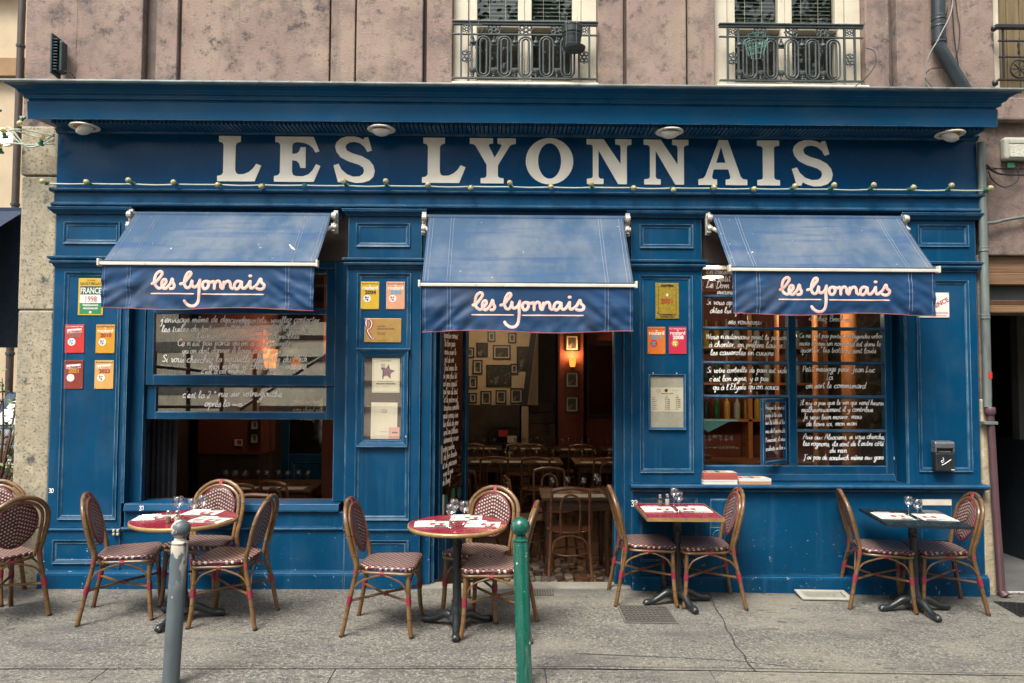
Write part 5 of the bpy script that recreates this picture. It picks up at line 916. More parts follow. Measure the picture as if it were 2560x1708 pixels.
chair('rattan chair behind the first round table, seen from the front', -2.24, -0.33, -97)
chair('rattan chair right of the first round table, seen from behind', -1.866, -0.767, 177)
chair('rattan chair left of the second round table, beside the doorway', -0.758, -0.915, -4)
chair('rattan chair behind the second round table, in front of the doorway', -0.155, -0.60, -113)
chair('rattan chair right of the second round table, half hidden by the green bollard', -0.040, -0.985, 172)
chair('rattan chair left of the square red table, at the right door post', 1.095, -0.255, -1)
chair('rattan chair right of the square red table', 1.531, -0.290, 178)
chair('rattan chair left of the black table', 2.875, -0.285, -14)
chair('rattan chair right of the black table, near the downpipe', 3.315, -0.290, 172)
chair('rattan chair cut off by the left edge, seen from behind', -3.47, -0.76, 152)
chair('rattan chair mostly hidden at the left edge behind the nearest one', -3.86, -0.36, -75)
# ------------------------------------------------------------------ cafe tables
def base(t, H, feet, rot):
    MB().lathe([(0.045,0.085),(0.050,0.11),(0.040,0.14),(0.034,0.16),(0.037,0.18),(0.030,0.20),(0.028,0.40),(0.028,H-0.16),(0.036,H-0.145),(0.030,H-0.13),(0.036,H-0.115),(0.030,H-0.10),(0.05,H-0.04),(0.055,H-0.033)], 16).build('column', cast, t, smooth='auto')
    MB().lathe([(0.0,0.05),(0.05,0.05),(0.066,0.065),(0.060,0.085),(0.045,0.10),(0.0,0.1)], 16).build('hub', cast, t, smooth='auto')
    for k in range(feet):
        a = rot+2*math.pi*k/feet; d = Vector((math.cos(a), math.sin(a), 0)); Z = Vector((0,0,1))
        P = [d*0.03+Z*0.075, d*0.09+Z*0.085, d*0.15+Z*0.055, d*0.20+Z*0.034, d*0.245+Z*0.028, d*0.275+Z*0.020]
        f = MB().tube(spline(P, 4), [0.030,0.031,0.031,0.030,0.029,0.027,0.026,0.025,0.0245,0.024,0.023,0.0225,0.022,0.022,0.023,0.025,0.026,0.0255,0.024,0.02,0.014], 10).build('foot', cast, t, smooth='auto')
        pd = Vector((-d.y, d.x, 0)); m = MB()
        for q in (-1, 0, 1):
            c = d*0.268+pd*q*0.013+Z*0.022; m.lathe([(0.0,-0.012),(0.009,-0.006),(0.010,0.004),(0.006,0.011),(0.0,0.013)], 8, tuple(c))
        m.build('claw', cast, f, smooth=True)
def round_table(label, x, y, r, H, rot):
    t = empty('cafe_table', label, 'table', (x, y, gz(x)+0.001), group='pavement cafe tables')
    base(t, H, 4 if rot > 1 else 3, rot); n = 48
    MB().lathe([(0.0,H-0.022),(r-0.006,H-0.022)], n, caps=False).lathe([(0.0,H),(r-0.0075,H)], n, caps=False).build('top', tabred, t)
    MB().lathe([(r-0.007,H-0.026),(r,H-0.022),(r+0.002,H-0.012),(r,H-0.001),(r-0.007,H+0.0012)], n, caps=False).build('edge_band', tabedge, t, smooth=True)
    MB().lathe([(0.0,H-0.033),(0.12,H-0.033),(0.12,H-0.023),(0.0,H-0.023)], 16).build('mount_plate', cast, t); return t
def rect_table(label, x, y, w, d, H, rot, top, edge, rz):
    t = empty('cafe_table', label, 'table', (x, y, gz(x)+0.001), rz=R(rz), group='pavement cafe tables'); base(t, H, 4, rot)
    box('top', top, t, -w/2, w/2, -d/2, d/2, H-0.022, H, bev=0.002)
    if edge: MB().add([], []).box(-w/2-0.006, w/2+0.006, -d/2-0.006, -d/2-0.0002, H-0.025, H+0.0008).box(-w/2-0.006, w/2+0.006, d/2+0.0002, d/2+0.006, H-0.025, H+0.0008).box(-w/2-0.006, -w/2-0.0002, -d/2, d/2, H-0.025, H+0.0008).box(w/2+0.0002, w/2+0.006, -d/2, d/2, H-0.025, H+0.0008).build('edge_band', edge, t)
    MB().box(-0.12, 0.12, -0.12, 0.12, H-0.033, H-0.023).build('mount_plate', cast, t); return t
T1 = (-2.185, -0.785); T2 = (-0.298, -0.95); T3 = (1.312, -0.365); T4 = (3.05, -0.445)
HT = 0.688
round_table('round red cafe table nearest the grey bollard', *T1, 0.348, HT, 0.35)
round_table('round red cafe table in front of the doorway beside the green bollard', *T2, 0.332, HT, 0.55)
rect_table('square red cafe table right of the doorway', *T3, 0.54, 0.60, HT, 0.3, tabred, tabedge, -1.5)
rect_table('black rectangular cafe table near the downpipe', *T4, 0.57, 0.64, 0.688, 0.25, tabblack, None, -9)
# ------------------------------------------------------------------ tableware
GPROF = [(0.0,0.0),(0.033,0.001),(0.033,0.003),(0.008,0.007),(0.0042,0.018),(0.0038,0.070),(0.010,0.080),(0.027,0.094),(0.0355,0.115),(0.0355,0.128),(0.030,0.150),(0.028,0.152)]
gi = [(r-0.0016, z) for r, z in GPROF[7:-1]]
glass_me = MB().lathe(GPROF, 20, caps=False).lathe([(0.0,0.086),(0.02,0.09)]+gi, 20, caps=False).build('wine_glass', wineglass, smooth=True)
def wine(label, x, y, z, s=1.0, first=[True], group='stemmed glasses on the pavement tables', lean=0):
    o = glass_me if first[0] else link_copy(glass_me); first[0] = False
    o.location = (x, y, z); o.scale = (s, s, s); o.rotation_euler = (R(lean), 0, 0); tag(o, label, 'glass', group); return o
salt = M('salt', (0.62,0.58,0.5), 0.7); pepper = M('pepper', (0.20,0.13,0.07), 0.7, 0.4, 200)
def shaker(label, x, y, z, fill):
    t = empty('shaker', label, 'shaker', (x, y, z), group='glass salt and pepper shakers')
    MB().lathe([(0.017,0.0),(0.019,0.003),(0.019,0.05),(0.014,0.062)], 12).build('jar', wineglass, t, smooth='auto'); MB().lathe([(0.016,0.002),(0.0165,0.042)], 12).build('filling', fill, t, smooth='auto'); MB().lathe([(0.015,0.0625),(0.016,0.066),(0.015,0.08),(0.010,0.085),(0.0,0.086)], 12).build('cap', steel, t, smooth='auto')
def place(label, where, x, y, z, rz, w=0.27, d=0.185):
    t = empty('placemat', 'white paper placemat '+label, 'placemat', (x, y, z+0.0005), rz=R(rz), group='printed paper placemats')
    MB().box(-w/2, w/2, -d/2, d/2, 0, 0.0008).build('paper_sheet', paper, t)
    MB().add([(a,b,0.0013) for a, b in ((-0.02,-0.045),(0.075,-0.05),(0.085,0.04),(0.03,0.02),(-0.005,0.045))], [(0,1,2,3,4)]).build('red_print', matred, t)
    MB().add([(a,b,0.0017) for a, b in ((0.015,-0.03),(0.05,-0.035),(0.055,0.0),(0.03,0.01))], [(0,1,2,3)]).build('white_motif', paper, t)
    m = MB()
    for q in range(4): m.add([(-0.105+q*0.018,-0.05,0.0013),(-0.097+q*0.018,-0.05,0.0013),(-0.097+q*0.018,0.03-0.015*(q % 2),0.0013),(-0.105+q*0.018,0.03-0.015*(q % 2),0.0013)], [(0,1,2,3)])
    m.build('text_block', matgrey, t)
    for s, nm in ((-1, 'fork'), (1, 'knife')):
        yy = s*(d/2-0.013); k = MB()
        k.tube([(-0.10,0,0.004),(0.02,0,0.004)], 0.0035, 5, flat=0.6)
        if nm == 'knife': k.box(0.02, 0.105, -0.007, 0.007, 0.002, 0.0045)
        else:
            k.box(0.02, 0.055, -0.010, 0.010, 0.002, 0.0045)
            for q in (-0.008, -0.0027, 0.0027, 0.008): k.box(0.0552, 0.095, q-0.0014, q+0.0014, 0.002, 0.0045)
        o = k.build(nm, steel, None); p = Matrix.Rotation(R(rz), 4, 'Z') @ Vector((0, yy, 0)); o.location = (x+p.x, y+p.y, z+0.0018); o.rotation_euler = (0, 0, R(rz+(4 if s > 0 else -3)))
        tag(o, nm+' lying on the paper placemat '+label, nm, 'cutlery on the pavement tables')
z1 = gz(T1[0])+0.001+HT+0.0013; z3 = gz(T3[0])+0.001+HT+0.0013; z4 = gz(T4[0])+0.001+0.688+0.0005
place('at the left of the first round table', 0, T1[0]-0.215, T1[1]+0.02, z1, 10, 0.25); place('at the back of the first round table', 0, T1[0]+0.04, T1[1]+0.205, z1, -3, 0.25); place('at the right front of the first round table', 0, T1[0]+0.19, T1[1]-0.06, z1, -12, 0.25)
place('at the left of the second round table', 0, T2[0]-0.17, T2[1]-0.02, z1, 4, 0.23); place('at the back of the second round table', 0, T2[0]+0.05, T2[1]+0.19, z1, 0, 0.22); place('at the right of the second round table', 0, T2[0]+0.17, T2[1]-0.03, z1, -4, 0.23)
place('on the left half of the square red table', 0, T3[0]-0.135, T3[1]+0.03, z3, -2, 0.235, 0.24); place('on the right half of the square red table', 0, T3[0]+0.135, T3[1]+0.03, z3, 178, 0.235, 0.24)
place('on the left half of the black table', 0, T4[0]-0.14, T4[1]+0.02, z4, -9, 0.24, 0.26); place('on the right half of the black table', 0, T4[0]+0.145, T4[1]-0.03, z4, 171, 0.24, 0.26)
wine('stemmed glass at the left on the first round table', T1[0]-0.035, T1[1]-0.02, z1); wine('stemmed glass at the right on the first round table', T1[0]+0.095, T1[1]-0.10, z1); wine('stemmed glass at the back of the first round table', T1[0]+0.11, T1[1]+0.03, z1)
shaker('dark pepper shaker on the first round table', T1[0]-0.035, T1[1]-0.17, z1, pepper); shaker('white salt shaker on the first round table', T1[0]+0.025, T1[1]-0.175, z1, salt)
wine('front stemmed glass of three on the second round table', T2[0]-0.035, T2[1]-0.13, z1); wine('right hand stemmed glass of three on the second round table', T2[0]+0.045, T2[1]-0.02, z1); wine('rear stemmed glass of three on the second round table', T2[0]-0.025, T2[1]+0.06, z1)
wine('front stemmed glass on the square red table', T3[0]+0.0, T3[1]-0.06, z3, 0.95); wine('rear stemmed glass on the square red table', T3[0]+0.01, T3[1]+0.14, z3, 0.95); shaker('brown pepper shaker on the square red table', T3[0]-0.085, T3[1]+0.20, z3, pepper); shaker('white salt shaker on the square red table', T3[0]-0.02, T3[1]+0.235, z3, salt)
wine('front stemmed glass on the black table', T4[0]-0.02, T4[1]-0.10, z4, 0.95); wine('rear stemmed glass on the black table', T4[0]-0.015, T4[1]+0.03, z4, 0.95)
# ------------------------------------------------------------------ bollards
bgrey = M('bollard_grey', (0.070,0.088,0.098), 0.42, 0.15, 6, 0.1, 60, layers=[dict(col=(0.50,0.46,0.38), sc=9, lo=0.53, hi=0.545, det=8, z=(0.80,0.52), st=(1,1,0.5)), dict(col=(0.50,0.46,0.38), sc=11, lo=0.655, hi=0.665, det=8), dict(col=(0.05,0.06,0.065), sc=5, lo=0.5, hi=0.7, a=0.6, st=(3,3,0.3))])
bgreen = M('bollard_green', (0.004,0.085,0.058), 0.24, 0.15, 6, 0.08, 40, coat=0.4, layers=[dict(col=(0.22,0.33,0.29), sc=18, lo=0.56, hi=0.68, a=0.5, det=8, st=(1,1,0.12)), dict(col=(0.5,0.5,0.45), sc=24, lo=0.655, hi=0.67, det=8), dict(col=(0.003,0.04,0.03), sc=6, lo=0.5, hi=0.65, a=0.6, st=(2,2,0.4))])
def bollard(label, x, y, H, mat, tilt, rb, rs):
    t = empty('bollard', label, 'bollard', (x, y, gz(x)-0.004), rot=(0, R(tilt), 0), group='ball topped bollards by the kerb')
    MB().lathe([(rs+0.006,0.0),(rs+0.004,0.02),(rs,0.03),(rs,H-2*rb-0.035),(rs-0.002,H-2*rb-0.030),(rs+0.001,H-2*rb-0.026),(rs+0.001,H-2*rb-0.018),(rs-0.012,H-2*rb-0.008),(rs-0.014,H-2*rb+0.006)], 28).build('shaft', mat, t, smooth='auto')
    MB().lathe([(rb*math.sin(a), H-rb-rb*math.cos(a)) for a in [0.30+k*(math.pi-0.30)/14 for k in range(14)]]+[(0.0,H)], 28).build('ball', mat, t, smooth=True)
bollard('tall grey bollard with peeling paint in the foreground, leaning slightly', -1.79, -1.85, 0.893, bgrey, 2.4, 0.051, 0.044)
bollard('tall glossy green bollard in the foreground by the doorway', 0.126, -1.85, 0.912, bgreen, -1.7, 0.053, 0.0425)
# ------------------------------------------------------------------ covers and grates set in the pavement
def quad_thing(name, label, cat, x0, x1, y0, y1, mat, th=0.006, kind=None):
    t = empty(name, label, cat, ((x0+x1)/2, (y0+y1)/2, gz((x0+x1)/2)+0.002), rot=(0, R(0.945) if x0 > 0.5 else 0, 0)); return t, (x1-x0)/2, (y1-y0)/2
mcast = M('cover_iron', (0.17,0.155,0.125), 0.6, 0.3, 10, 0.3, 90, metal=0.3, layers=[dict(col=(0.16,0.14,0.11), sc=9, lo=0.5, hi=0.65, a=0.6)])
t, W, D = quad_thing('manhole_cover', 'rectangular cast iron manhole cover by the chair at the square red table', 'manhole cover', 0.845, 1.215, -0.83, -0.44, mcast)
box('plate', tar, t, -W, W, -D, D, -0.02, 0.002, bev=0); MB().box(-W, W, -D, -D+0.012, 0.002, 0.006).box(-W, W, D-0.012, D, 0.002, 0.006).box(-W, -W+0.012, -D+0.0122, D-0.0122, 0.002, 0.006).box(W-0.012, W, -D+0.0122, D-0.0122, 0.002, 0.006).build('rim', mcast, t)
s0 = None
for i in range(11):
    for j in range(9):
        loc = (-W+0.03+i*(2*W-0.06)/10+0.007*(j % 2), -D+0.035+j*(2*D-0.07)/8, 0.002)
        if s0 is None: s0 = MB().add([(-0.014,-0.006,0),(0,0.008,0),(0.014,-0.006,0),(0.014,0.006,0),(0,0.018,0),(-0.014,0.006,0),(-0.012,-0.004,0.004),(0,0.009,0.004),(0.012,-0.004,0.004),(0.012,0.005,0.004),(0,0.016,0.004),(-0.012,0.005,0.004)], [(6,7,10,11),(7,8,9,10),(0,1,7,6),(1,2,8,7),(2,3,9,8),(3,4,10,9),(4,5,11,10),(5,0,6,11)]).build('tread_stud', mcast, t, loc=loc)
        else: link_copy(s0, t, loc)
venm = M('pale_vent', (0.33,0.32,0.27), 0.6, 0.15, 12, layers=[dict(col=(0.2,0.18,0.14), sc=20, lo=0.58, hi=0.7, a=0.6)])
t, W, D = quad_thing('floor_vent', 'pale slotted vent grille in the pavement at the right plinth', 'vent', 2.30, 2.695, -0.245, -0.075, venm)
t.rotation_euler = (R(8), R(0.945), 0); t.location.z += 0.016
MB().box(-W, W, -D, -D+0.035, 0, 0.012).box(-W, W, D-0.03, D, 0, 0.012).box(-W, -W+0.04, -D+0.0352, D-0.0302, 0, 0.012).box(W-0.04, W, -D+0.0352, D-0.0302, 0, 0.012).build('frame', venm, t, bev=0.003); box('duct', tar, t, -W+0.01, W-0.01, -D+0.01, D-0.01, -0.01, -0.001, bev=0)
for k in range(17): MB().box(-W+0.046+k*0.018, -W+0.055+k*0.018, -D+0.0355, D-0.0305, 0.0, 0.009).build('slat', venm, t)
t, W, D = quad_thing('drain_grate', 'small dark drain grate in the pavement before the door step', 'grate', 0.215, 0.40, -0.215, -0.075, mcast); box('plate', tar, t, -W, W, -D, D, -0.02, 0.001, bev=0)
for i in range(9):
    for j in range(4): MB().box(-W+0.005+i*0.02, -W+0.019+i*0.02, -D+0.006+j*0.034, -D+0.030+j*0.034, 0.001, 0.005).build('bar', mcast, t)
t, W, D = quad_thing('rubber_mat', 'black rubber mat with holes at the right edge doorway', 'mat', 3.78, 4.55, -0.60, -0.24, rubber); t.rotation_euler = (0, R(0.945), R(-8))
box('mat_sheet', black, t, -W, W, -D, D, 0.0, 0.006, bev=0.002); s0 = None
for i in range(22):
    for j in range(10):
        loc = (-W+0.022+i*0.0335+0.01*(j % 2), -D+0.022+j*0.034, 0.0062)
        if s0 is None: s0 = MB().lathe([(0.007,0.0),(0.012,0.0),(0.012,0.004),(0.007,0.004)], 6, caps=False).build('mat_ring', rubber, t, loc=loc)
        else: link_copy(s0, t, loc)
# ------------------------------------------------------------------ dining room behind the shopfront (floor lower than the pavement)
ZF = -0.2
flo = MB().add([(-3.9,0.3,ZF-0.02),(3.9,0.3,ZF-0.02),(3.9,11,ZF-0.02),(-3.9,11,ZF-0.02)], [(0,1,2,3)]).build('dining_room_floor', M('floor_grout', (0.10,0.085,0.07), 0.6, 0.3, 8), kind='structure')
fm = [M('tile_'+n, c, 0.35, 0.2, 8) for n, c in (('sand',(0.30,0.24,0.16)),('cream',(0.44,0.39,0.30)),('rust',(0.20,0.085,0.05)),('brown',(0.11,0.07,0.05)),('grey',(0.20,0.19,0.18)),('dark',(0.05,0.045,0.04)))]
G = {}; r = random.Random(5); NX, NY = 22, 13
gp = lambda i, j: G.setdefault((i, j), (-0.42+i*0.072+r.uniform(-.022,.022), 0.62+j*0.10+r.uniform(-.03,.03)))
for i in range(NX):
    for j in range(NY):
        c = [gp(i,j), gp(i+1,j), gp(i+1,j+1), gp(i,j+1)]; mx, my = sum(p[0] for p in c)/4, sum(p[1] for p in c)/4
        q = [(mx+(a-mx)*0.90, my+(b-my)*0.90) for a, b in c]; n = r.choice((3, 4, 4, 4))
        q = q[:n]; h = 0.002*r.random()
        MB().add([(a,b,ZF-0.02) for a, b in q]+[(a,b,ZF-0.002+h) for a, b in q], [tuple(range(n,2*n))]+[(k,(k+1) % n,n+(k+1) % n,n+k) for k in range(n)]).build('floor_tile', r.choice(fm), flo)
MB().add([(-3.9,1.95,ZF-0.004),(3.9,1.95,ZF-0.004),(3.9,11,ZF-0.004),(-3.9,11,ZF-0.004)], [(0,1,2,3)]).build('far_floor', fm[3], flo)
room = empty('dining_room', None, None, kind='structure')
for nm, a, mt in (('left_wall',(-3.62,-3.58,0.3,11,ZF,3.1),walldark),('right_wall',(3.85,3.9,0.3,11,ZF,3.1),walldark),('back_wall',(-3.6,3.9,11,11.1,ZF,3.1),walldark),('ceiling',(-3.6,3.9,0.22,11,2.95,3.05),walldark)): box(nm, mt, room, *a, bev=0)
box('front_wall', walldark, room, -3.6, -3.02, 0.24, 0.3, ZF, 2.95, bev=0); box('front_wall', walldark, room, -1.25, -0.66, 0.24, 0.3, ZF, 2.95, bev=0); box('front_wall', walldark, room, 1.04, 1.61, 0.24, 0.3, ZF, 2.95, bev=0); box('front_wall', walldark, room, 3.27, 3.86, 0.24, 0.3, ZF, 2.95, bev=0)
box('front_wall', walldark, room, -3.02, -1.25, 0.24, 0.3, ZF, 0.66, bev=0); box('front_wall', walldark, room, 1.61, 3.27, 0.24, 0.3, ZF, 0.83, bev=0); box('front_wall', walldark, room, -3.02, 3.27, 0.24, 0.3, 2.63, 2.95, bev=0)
# picture wall, stair, red chimney breast
box('picture_wall', M('picture_wall_beige', (0.62,0.50,0.34), 0.85, 0.1, 3), room, -0.66, 0.62, 7.0, 7.1, 1.17, 2.95, bev=0); box('dado', walldark, room, -0.66, 0.30, 6.9, 7.05, ZF, 1.165, bev=0.01)
MB().add([(0.30,6.75,0.95),(0.40,6.75,0.95),(0.60,6.75,2.6),(0.50,6.75,2.6),(0.30,6.82,0.95),(0.40,6.82,0.95),(0.60,6.82,2.6),(0.50,6.82,2.6)], [(0,1,2,3),(4,7,6,5),(0,3,7,4),(1,5,6,2)]).build('stair_string', black, room)
box('newel', wallbeige, room, 0.32, 0.44, 6.6, 6.7, ZF, 1.16, bev=0.01); box('stair_wall', M('stair_grey', (0.16,0.14,0.12), 0.8), room, 0.45, 1.0, 8.0, 8.1, ZF, 2.95, bev=0)
for k in range(6): box('stair_step', darkwood, room, 0.46, 0.95, 6.75+k*0.2, 6.95+k*0.2, ZF, 0.25+k*0.19, bev=0.008)
box('chimney_breast', wallred, room, 0.93, 1.33, 6.2, 6.6, ZF, 2.95, bev=0.01); box('back_partition', wallred, room, 1.331, 3.84, 6.45, 6.55, ZF, 2.95, bev=0); box('back_partition', wallred, room, -3.57, -0.665, 6.95, 7.05, ZF, 2.95, bev=0)
frm = M('frame_black', (0.012,0.010,0.009), 0.4); phot = M('photo_dark', (0.04,0.037,0.034), 0.5, 0.5, 14, layers=[dict(col=(0.30,0.27,0.23), sc=7, lo=0.55, hi=0.68)]); mt_ = M('photo_mat', (0.52,0.47,0.38), 0.7)
def picture(label, x, z, w, h, y, mat=True, fm_=frm):
    t = empty('picture_frame', label, 'picture', (x, y, z), group='framed pictures inside the dining room')
    MB().frame(-w/2, w/2, -h/2, h/2, 0.022, -0.02, 0.0).build('frame', fm_, t); box('backing', mt_ if mat else phot, t, -w/2+0.022, w/2-0.022, -0.008, 0.0, -h/2+0.022, h/2-0.022, bev=0)
    if mat: box('photo', phot, t, -w/2+0.045, w/2-0.045, -0.011, -0.0085, -h/2+0.045, h/2-0.045, bev=0)
for d, x, z, w, h, m_ in (('top left portrait',-0.36,2.13,0.20,0.25,False),('wide dark group photo at the top',-0.02,2.09,0.31,0.25,True),('slim portrait at the middle left',-0.44,1.83,0.17,0.25,True),('largest dark red framed picture',-0.07,1.68,0.44,0.38,False),('tall oval portrait beside the stair',0.37,1.98,0.26,0.42,False),('small portrait at the lower far left',-0.52,1.56,0.16,0.22,True),('portrait in the bottom row left',-0.29,1.29,0.19,0.25,True),('portrait in the bottom row centre',-0.03,1.31,0.19,0.24,True),('wide portrait in the bottom row right',0.24,1.33,0.22,0.27,True)):
    picture(d+' on the beige wall beyond the door', x, z, w, h, 6.99, m_)
for d, x, z in (('upper right',0.20,1.80),('topmost centre',0.16,2.34),('topmost left',-0.20,2.36),('far left upper',-0.57,2.08),('bottom far left',-0.52,1.29)): picture(d+' small photograph on the beige wall beyond the door', x, z, 0.14, 0.18, 6.985)
for d, z in (('top',2.22),('middle',1.62),('lowest',1.22)): picture(d+' portrait on the red pier by the wall lamp', 1.135, z, 0.22, 0.27, 6.19)
def sconce(label, x, y, z, en=4.0, s=1.0):
    t = empty('wall_sconce', label, 'lamp', (x, y, z), group='lit amber wall lamps inside')
    MB().lathe([(0.055*s,-0.10*s),(0.075*s,0.0),(0.085*s,0.11*s)], 14, caps=False).build('shade', amber, t, smooth='auto'); MB().lathe([(0.04*s,-0.16*s),(0.05*s,-0.1*s)], 10).build('holder', darkwood, t); box('arm', darkwood, t, -0.012, 0.012, 0.0, 0.10, -0.13*s, -0.10*s)
    l = bpy.data.lights.new('sconce_light', 'POINT'); l.energy = en; l.color = (1.0,0.5,0.2); l.shadow_soft_size = 0.06; o = bpy.data.objects.new('sconce_light', l); COL.objects.link(o); o.parent = t; o.location = (0, -0.02, 0.16*s)
sconce('amber wall lamp on the red pier beyond the door', 1.135, 6.10, 1.90, 5.0, 0.7)
mir = M('mirror_dark', (0.25,0.25,0.24), 0.03, metal=1.0)
t = empty('wall_mirror', 'dark tall mirror with black frame right of the red pier', 'mirror', (1.70, 6.42, 1.62)); MB().frame(-0.30, 0.30, -0.62, 0.62, 0.05, -0.03, 0.0).build('frame', frm, t); box('mirror_glass', mir, t, -0.25, 0.25, -0.012, 0.0, -0.57, 0.57, bev=0)
# bentwood chairs and dining tables
def make_bent():
    t = empty('bentwood_chair', 'x', 'chair', group='dark bentwood chairs in the dining room')
    for s in (-1, 1):
        MB().tube(spline([(s*0.20,0.24,0),(s*0.185,0.19,0.25),(s*0.178,0.18,0.45),(s*0.175,0.205,0.65),(s*0.172,0.235,0.80),(s*0.165,0.245,0.86)], 4), 0.0145, 8).build('back_leg', bentwood, t, smooth='auto')
        MB().tube(spline([(s*0.205,-0.20,0),(s*0.18,-0.16,0.25),(s*0.17,-0.15,0.44)], 4), 0.0145, 8).build('front_leg', bentwood, t, smooth='auto')
    MB().tube(spline([(-0.165,0.243,0.855),(-0.09,0.255,0.872),(0,0.26,0.878),(0.09,0.255,0.872),(0.165,0.243,0.855)], 4), 0.017, 8).build('top_rail', bentwood, t, smooth='auto')
    MB().tube(spline([(-0.085,0.185,0.46),(-0.09,0.205,0.64),(-0.075,0.23,0.77),(0,0.24,0.815),(0.075,0.23,0.77),(0.09,0.205,0.64),(0.085,0.185,0.46)], 5), 0.0115, 8).build('inner_hoop', bentwood, t, smooth='auto')
    MB().lathe([(0.0,0.448),(0.17,0.450),(0.198,0.458),(0.205,0.468),(0.198,0.476),(0.15,0.470),(0.0,0.466)], 24, (0,0.0,0)).build('seat', bentwood, t, smooth='auto')
    MB().tube([(0.175*math.cos(a), 0.02+0.175*math.sin(a), 0.26) for a in [k*math.pi/10 for k in range(20)]], 0.009, 6, closed=True).build('ring_stretcher', bentwood, t, smooth=True)
    MB().tube(spline([(-0.165,0.185,0.30),(-0.13,0.188,0.40),(0,0.19,0.44),(0.13,0.188,0.40),(0.165,0.185,0.30)], 4), 0.009, 6).build('brace', bentwood, t, smooth='auto'); return t
bent0 = make_bent()
def bent(label, x, y, a, first=[True]):
    t = bent0 if first[0] else copy_tree(bent0); first[0] = False; t['label'] = label; t.location = (x, y, ZF); t.rotation_euler = (0, 0, R(a))
ORD = ['first','second','third','fourth','fifth','sixth','seventh','eighth','ninth','tenth','eleventh','twelfth','thirteenth','fourteenth','fifteenth']
def dtable(label, x, y, w, d, leg=True, glasses=3, gl=None):
    t = empty('dining_table', label, 'table', (x, y, ZF), group='dark wooden dining tables'); H = 0.745
    box('top', darkwood, t, -w/2, w/2, -d/2, d/2, H-0.03, H, bev=0.005); box('apron', darkwood, t, -w/2+0.05, w/2-0.05, -d/2+0.04, d/2-0.04, H-0.13, H-0.031, bev=0.003)
    for sx in (-1, 1):
        for sy in (-1, 1): MB().lathe([(0.018,0.0),(0.026,0.02),(0.020,0.06),(0.030,0.12),(0.022,0.2),(0.034,0.3),(0.024,0.38),(0.034,0.46),(0.03,0.5),(0.036,0.52),(0.036,H-0.131)], 10, (sx*(w/2-0.07), sy*(d/2-0.07), 0)).build('leg', darkwood, t, smooth='auto')
    for k in range(glasses):
        gx = x-w/2+0.12+(w-0.24)*(k/(max(1, glasses-1))); gy = y+random.uniform(-.04,.04)
        wine(ORD[k]+' stemmed glass from the left on the '+gl, gx, gy, ZF+H+0.0005, 1.0, group='glasses on the '+gl)
    for k in range(max(1, glasses//2)):
        px = x-w/2+0.22+(w-0.44)*(k/max(1, glasses//2-1) if glasses > 3 else 0.5)
        o = MB().box(-0.13, 0.13, -0.09, 0.09, 0, 0.001).box(-0.10, 0.10, 0.03, 0.05, 0.001, 0.004).build('placemat', paper, loc=(px, y-d/2+0.13, ZF+H+0.0006)); tag(o, (ORD[k]+' ' if glasses > 3 else '')+'paper placemat from the left on the '+gl, 'placemat', 'placemats on the '+gl)
dtable('dark table with turned legs just inside the doorway', 0.72, 1.36, 0.70, 0.62, glasses=4, gl='table just inside the doorway')
bent('bentwood chair with its back to the open doorway', 0.62, 1.02, 180); bent('bentwood chair at the left side of the table inside the doorway', 0.28, 1.55, 100); bent('bentwood chair behind the table just inside the doorway', 0.55, 1.95, 10)
wine('tall bottle shaped carafe glass on the table just inside the doorway', 0.93, 1.42, ZF+0.7455, 1.2, group='carafes'); 
dtable('dark table in the middle of the dining room floor', 0.15, 4.15, 1.3, 0.7, glasses=6, gl='table in the middle of the dining room'); dtable('dark table at the right in the second row', 1.35, 4.10, 0.8, 0.7, glasses=4, gl='table at the right of the second row')
dtable('dark table at the left in the third row', -0.38, 5.9, 0.75, 0.7, glasses=4, gl='table at the left of the third row'); dtable('dark table at the centre of the third row', 0.40, 5.9, 0.6, 0.7, glasses=4, gl='table at the centre of the third row'); dtable('dark table before the red pier', 1.15, 5.8, 0.65, 0.7, glasses=5, gl='table before the red pier'); dtable('dark table under the wall mirror', 1.85, 5.8, 0.6, 0.7, glasses=5, gl='table under the wall mirror')
for k, (x, y, a, d) in enumerate(((-0.12,3.5,185,'left of two with backs to the middle table'),(0.42,3.45,178,'right of two with backs to the middle table'),(0.25,4.75,5,'behind the middle table'),(1.30,3.45,180,'before the table at the right of the second row'),(-0.32,2.3,150,'turned sideways left inside the doorway'),(-0.45,5.2,180,'before the third row table on the left'),(0.40,5.2,180,'before the third row table at the centre'),(1.15,5.15,180,'before the table at the red pier'))): bent('bentwood chair '+d, x, y, a)
ink_ = bpy.data.lights
# low shelf with books below the picture wall
t = empty('low_shelf', 'black low shelf with a few pale boxes below the picture wall', 'shelf', (0.08, 6.7, ZF)); box('top', black, t, -0.30, 0.20, -0.1, 0.1, 1.02, 1.05); box('side', black, t, -0.30, -0.27, -0.1, 0.1, 0.0, 1.019); box('board', black, t, -0.269, 0.20, -0.1, 0.1, 0.72, 0.74)
for a, b, m_ in ((0.0,0.80,paper),(0.02,0.55,papercream),(-0.15,0.90,redp)): box('box', m_, t, a, a+0.16, -0.09, 0.05, b-0.05, b+0.06)
